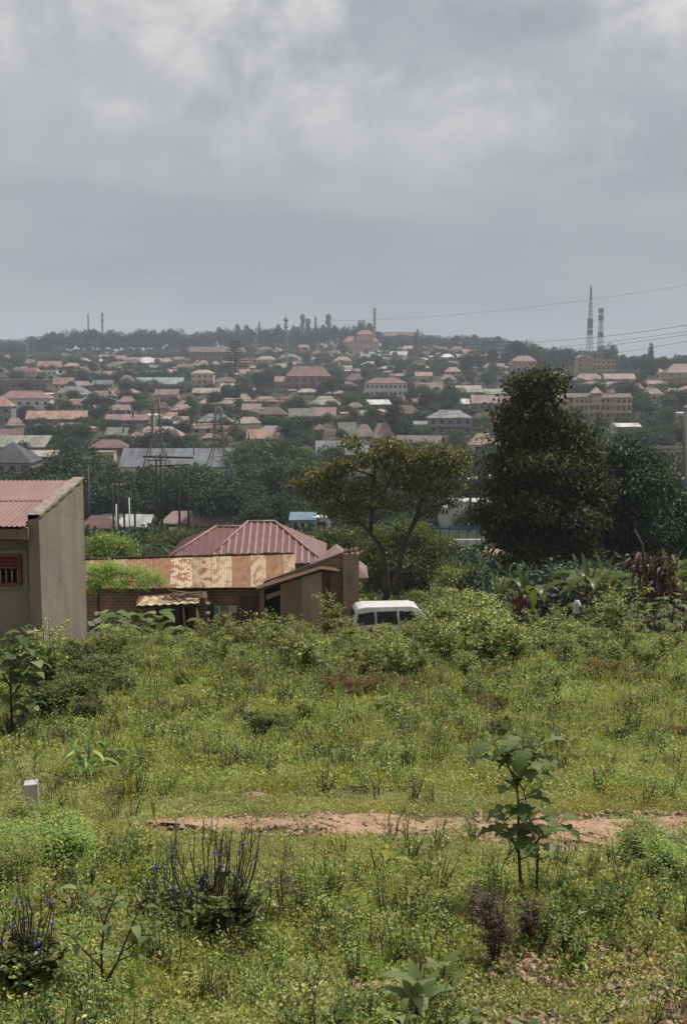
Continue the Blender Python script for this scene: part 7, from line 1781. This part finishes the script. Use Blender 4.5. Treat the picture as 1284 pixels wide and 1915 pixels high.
# mango tree
big_tree('mango_tree', 'wide very dark mango tree with dense rounded crown at the right', 78, 1170,
 [(1130, 870, 45, 38), (1175, 865, 50, 38), (1205, 900, 42, 40), (1140, 920, 55, 50), (1190, 945, 55, 50), (1235, 935, 36, 35), (1255, 960, 32, 30), (1150, 985, 60, 45), (1215, 1000, 55, 45), (1270, 1000, 34, 40), (1165, 840, 30, 18), (1205, 860, 25, 18), (1115, 900, 30, 40), (1130, 1040, 60, 35), (1200, 1050, 60, 35), (1100, 1000, 30, 50), (1270, 935, 22, 16), (1295, 965, 25, 30), (1265, 1050, 40, 35), (1170, 900, 35, 30, -3), (1210, 960, 35, 30, -3), (1300, 1010, 35, 40), (1310, 1060, 40, 40), (1240, 1080, 50, 30), (1080, 1085, 40, 30), (1150, 1085, 50, 30)],
 G['mango'], 46000, .30, 83, [([(1175, 1160), (1172, 1060), (1180, 960), (1175, 880)], .4), ([(1172, 1050), (1220, 980), (1240, 940)], .2), ([(1172, 1050), (1130, 980), (1130, 900)], .2)], sub=20, spread=1.4, flat=.65, shell=.65, ratio=.4, droop=.7, sat=2, shrink=.96)
# leafy trees behind the pier
big_tree('leafy_tree', 'dense leafy mango-like tree below the open crown, behind the brick pier', 86, 760,
 [(730, 1010, 40, 28), (775, 1000, 36, 26), (700, 1050, 38, 35), (750, 1050, 45, 35), (800, 1030, 32, 28), (820, 1070, 38, 28), (770, 1090, 45, 25), (710, 1090, 35, 25), (690, 1020, 22, 18), (840, 1095, 30, 22)],
 G['shrubd'], 20000, .24, 84, [([(760, 1150), (760, 1080), (770, 1020)], .2)], sub=5, shell=.5, ratio=.38, droop=.8)
big_tree('leafy_tree', 'green leafy tree filling the gap under the grey transformer building', 78, 880,
 [(850, 1078, 26, 16), (885, 1082, 28, 16), (920, 1078, 24, 16), (870, 1100, 40, 20), (915, 1095, 35, 25), (835, 1092, 25, 16)], G['shrub'], 11000, .2, 85, [([(880, 1150), (880, 1070)], .15)], sub=5, shell=.45, ratio=.4, droop=.6)
big_tree('leafy_tree', 'low dark green tree between the maroon roof and the open-crowned tree', 88, 640,
 [(600, 1010, 24, 14), (630, 1008, 26, 16), (660, 1012, 24, 18), (690, 1000, 22, 16), (650, 1035, 40, 22), (610, 1030, 30, 18)], G['shrubd'], 9000, .24, 86, [([(640, 1100), (640, 1020)], .15)], sub=5, shell=.4)
big_tree('leafy_tree', 'small dark tree standing behind the wire fence end, left of the tall tree', 110, 838,
 [(832, 1014, 14, 10), (822, 1024, 14, 9), (842, 1024, 13, 9)], G['shrubd'], 3000, .26, 87, [([(838, 1050), (838, 1015)], .12)], sub=4)
# spreading tree over the rusty roof
big_tree('spreading_tree', 'feathery yellow-green spreading tree hanging over the left end of the rusty roof', 44, 190,
 [(180, 1066, 26, 9), (215, 1070, 30, 10), (250, 1072, 26, 9), (280, 1080, 24, 8), (300, 1088, 14, 7), (190, 1085, 28, 9), (230, 1090, 22, 7), (172, 1100, 16, 8), (265, 1090, 18, 6), (205, 1058, 20, 6)],
 G['herb'], 9000, .09, 88, [([(185, 1180), (182, 1120), (190, 1085), (215, 1072), (250, 1074)], .07), ([(184, 1110), (172, 1080)], .04), ([(190, 1088), (260, 1090), (300, 1090)], .035)], sub=7, shell=.1, ratio=.35, droop=.3)
# palm and shrub thicket by the green field
big_tree('thicket', 'dark bushy thicket right of the green field, with palm-like sprays', 105, 330,
 [(295, 1015, 22, 14), (325, 1008, 26, 16), (350, 1012, 22, 16), (310, 1030, 36, 14), (345, 1028, 30, 16), (285, 1035, 22, 14)], G['shrubd'], 7000, .3, 89, [([(320, 1070), (320, 1015)], .12)], sub=5, ratio=.22, droop=.7)
big_tree('thicket', 'green bushy thicket left end of the green field behind the rusty roof', 98, 190,
 [(172, 1020, 20, 14), (200, 1012, 24, 14), (225, 1022, 22, 14), (190, 1038, 34, 12), (240, 1036, 22, 10)], G['shrub'], 6000, .28, 90, [([(195, 1070), (195, 1020)], .12)], sub=5, ratio=.3)
for i, (px, py, yb, lab) in enumerate([(272, 997, 1040, 'small palm in front of the green field, middle one'), (300, 1000, 1042, 'small palm right of the middle one by the green field'), (215, 1010, 1045, 'small palm left of the middle one by the green field')]):
    b_ = grd(px, 100); b_.x = at(px, yb, 100).x; b_.z = tz(b_.x, 100); dup(PROT['palm'], b_, i * 2, max(.3, (at(px, py, 100).z - b_.z) / 7.6), lab, 'small palms by the green field')

# ---- heap of dead banana leaves, logs
p = grd(1230, 43); p.x = at(1230, 1100, 43).x; p.z = tz(p.x, 43); o = thing('dead_leaf_heap', 'tall tangled heap of red-brown dead banana leaves at the right edge', 'heap', p); bg = Bag(); q = random.Random(91); sm = MB()
def drop(pts):
    sm.tube([at(a, b, 43 + c) - p for a, b, c in pts], [.09, .07, .05][:len(pts)] + [.03] * (len(pts) - 3), 6)
drop([(1250, 1180, 0), (1240, 1100, 0), (1222, 1040, 0)]); drop([(1225, 1150, -.5), (1205, 1070, -.5), (1200, 1020, -.5), (1186, 990, -.4)]); drop([(1270, 1180, .5), (1262, 1100, .5), (1255, 1040, .3)])
for i in range(230):
    px, py = q.choice([(1205, 1050), (1225, 1075), (1250, 1090), (1270, 1110), (1245, 1130), (1215, 1100), (1275, 1140), (1240, 1055), (1195, 1045)]); c = at(px + q.gauss(0, 12), py + q.gauss(0, 12), 43 + q.uniform(-.6, .6)) - p; a = q.uniform(0, 6.28)
    bg.leaf(c, (math.cos(a), math.sin(a), q.uniform(-1.6, .7)), q.uniform(.35, 1.0), q.uniform(.07, .2), 6, None, q.uniform(.5, 2.5), .3, wav=.12)
bg.build('leaves', G['dead'], o); sm.build('stalks', G['stem'], o)
for i, (a, b, r, lab) in enumerate([((1150, 1192), (1200, 1172), .11, 'thick dark log leaning up at the foot of the cassava'), ((1160, 1196), (1225, 1190), .08, 'upper mossy log lying before the grey-green plants'), ((1150, 1206), (1215, 1206), .07, 'lower log lying before the grey-green plants')]):
    A, B = at(*a, 33), at(*b, 33.3); g0 = tz(A.x, 33); A.z = max(A.z, g0 + r); B.z = max(B.z, g0 + r)
    m = MB().tube([A, A.lerp(B, .5) + Vector((0, 0, .03)), B], [r, r * .95, r * .8], 9).build('log', BARK); tag(m, lab, 'log')
bg = Bag(); p = grd(1210, 27); o = thing('fern_plant', 'low fern-like fronds before the fallen logs', 'fern', p); q = random.Random(95); sm = MB()
for i in range(12):
    a = i * .55; e_ = Vector((math.cos(a) * .6, math.sin(a) * .4, .45)); pts = [Vector((0, 0, 0)), e_ * .55 + Vector((0, 0, .22)), e_ + Vector((0, 0, .05)), e_ * 1.4 - Vector((0, 0, .3))]; sm.tube(pts, [.012, .01, .007, .004], 4)
    for j in range(22):
        t = j / 22 * 2.99; s_ = pts[int(t)].lerp(pts[int(t) + 1], t % 1)
        for sd in (-1, 1): bg.leaf(s_, (-math.sin(a) * sd + .3 * math.cos(a), math.cos(a) * sd + .3 * math.sin(a), -.1), .16, .035, 2, None, .5, .05)
bg.build('fronds', G['herb'], o); sm.build('stalks', G['stemg'], o)
for kk, (pr, h) in SP.items():
    if kk not in usedS:
        for c in list(pr.children): bpy.data.objects.remove(c)
        bpy.data.objects.remove(pr)
for kk, pr in list(PROT.items()):
    if kk not in used:
        for c in list(pr.children): bpy.data.objects.remove(c)
        bpy.data.objects.remove(pr)

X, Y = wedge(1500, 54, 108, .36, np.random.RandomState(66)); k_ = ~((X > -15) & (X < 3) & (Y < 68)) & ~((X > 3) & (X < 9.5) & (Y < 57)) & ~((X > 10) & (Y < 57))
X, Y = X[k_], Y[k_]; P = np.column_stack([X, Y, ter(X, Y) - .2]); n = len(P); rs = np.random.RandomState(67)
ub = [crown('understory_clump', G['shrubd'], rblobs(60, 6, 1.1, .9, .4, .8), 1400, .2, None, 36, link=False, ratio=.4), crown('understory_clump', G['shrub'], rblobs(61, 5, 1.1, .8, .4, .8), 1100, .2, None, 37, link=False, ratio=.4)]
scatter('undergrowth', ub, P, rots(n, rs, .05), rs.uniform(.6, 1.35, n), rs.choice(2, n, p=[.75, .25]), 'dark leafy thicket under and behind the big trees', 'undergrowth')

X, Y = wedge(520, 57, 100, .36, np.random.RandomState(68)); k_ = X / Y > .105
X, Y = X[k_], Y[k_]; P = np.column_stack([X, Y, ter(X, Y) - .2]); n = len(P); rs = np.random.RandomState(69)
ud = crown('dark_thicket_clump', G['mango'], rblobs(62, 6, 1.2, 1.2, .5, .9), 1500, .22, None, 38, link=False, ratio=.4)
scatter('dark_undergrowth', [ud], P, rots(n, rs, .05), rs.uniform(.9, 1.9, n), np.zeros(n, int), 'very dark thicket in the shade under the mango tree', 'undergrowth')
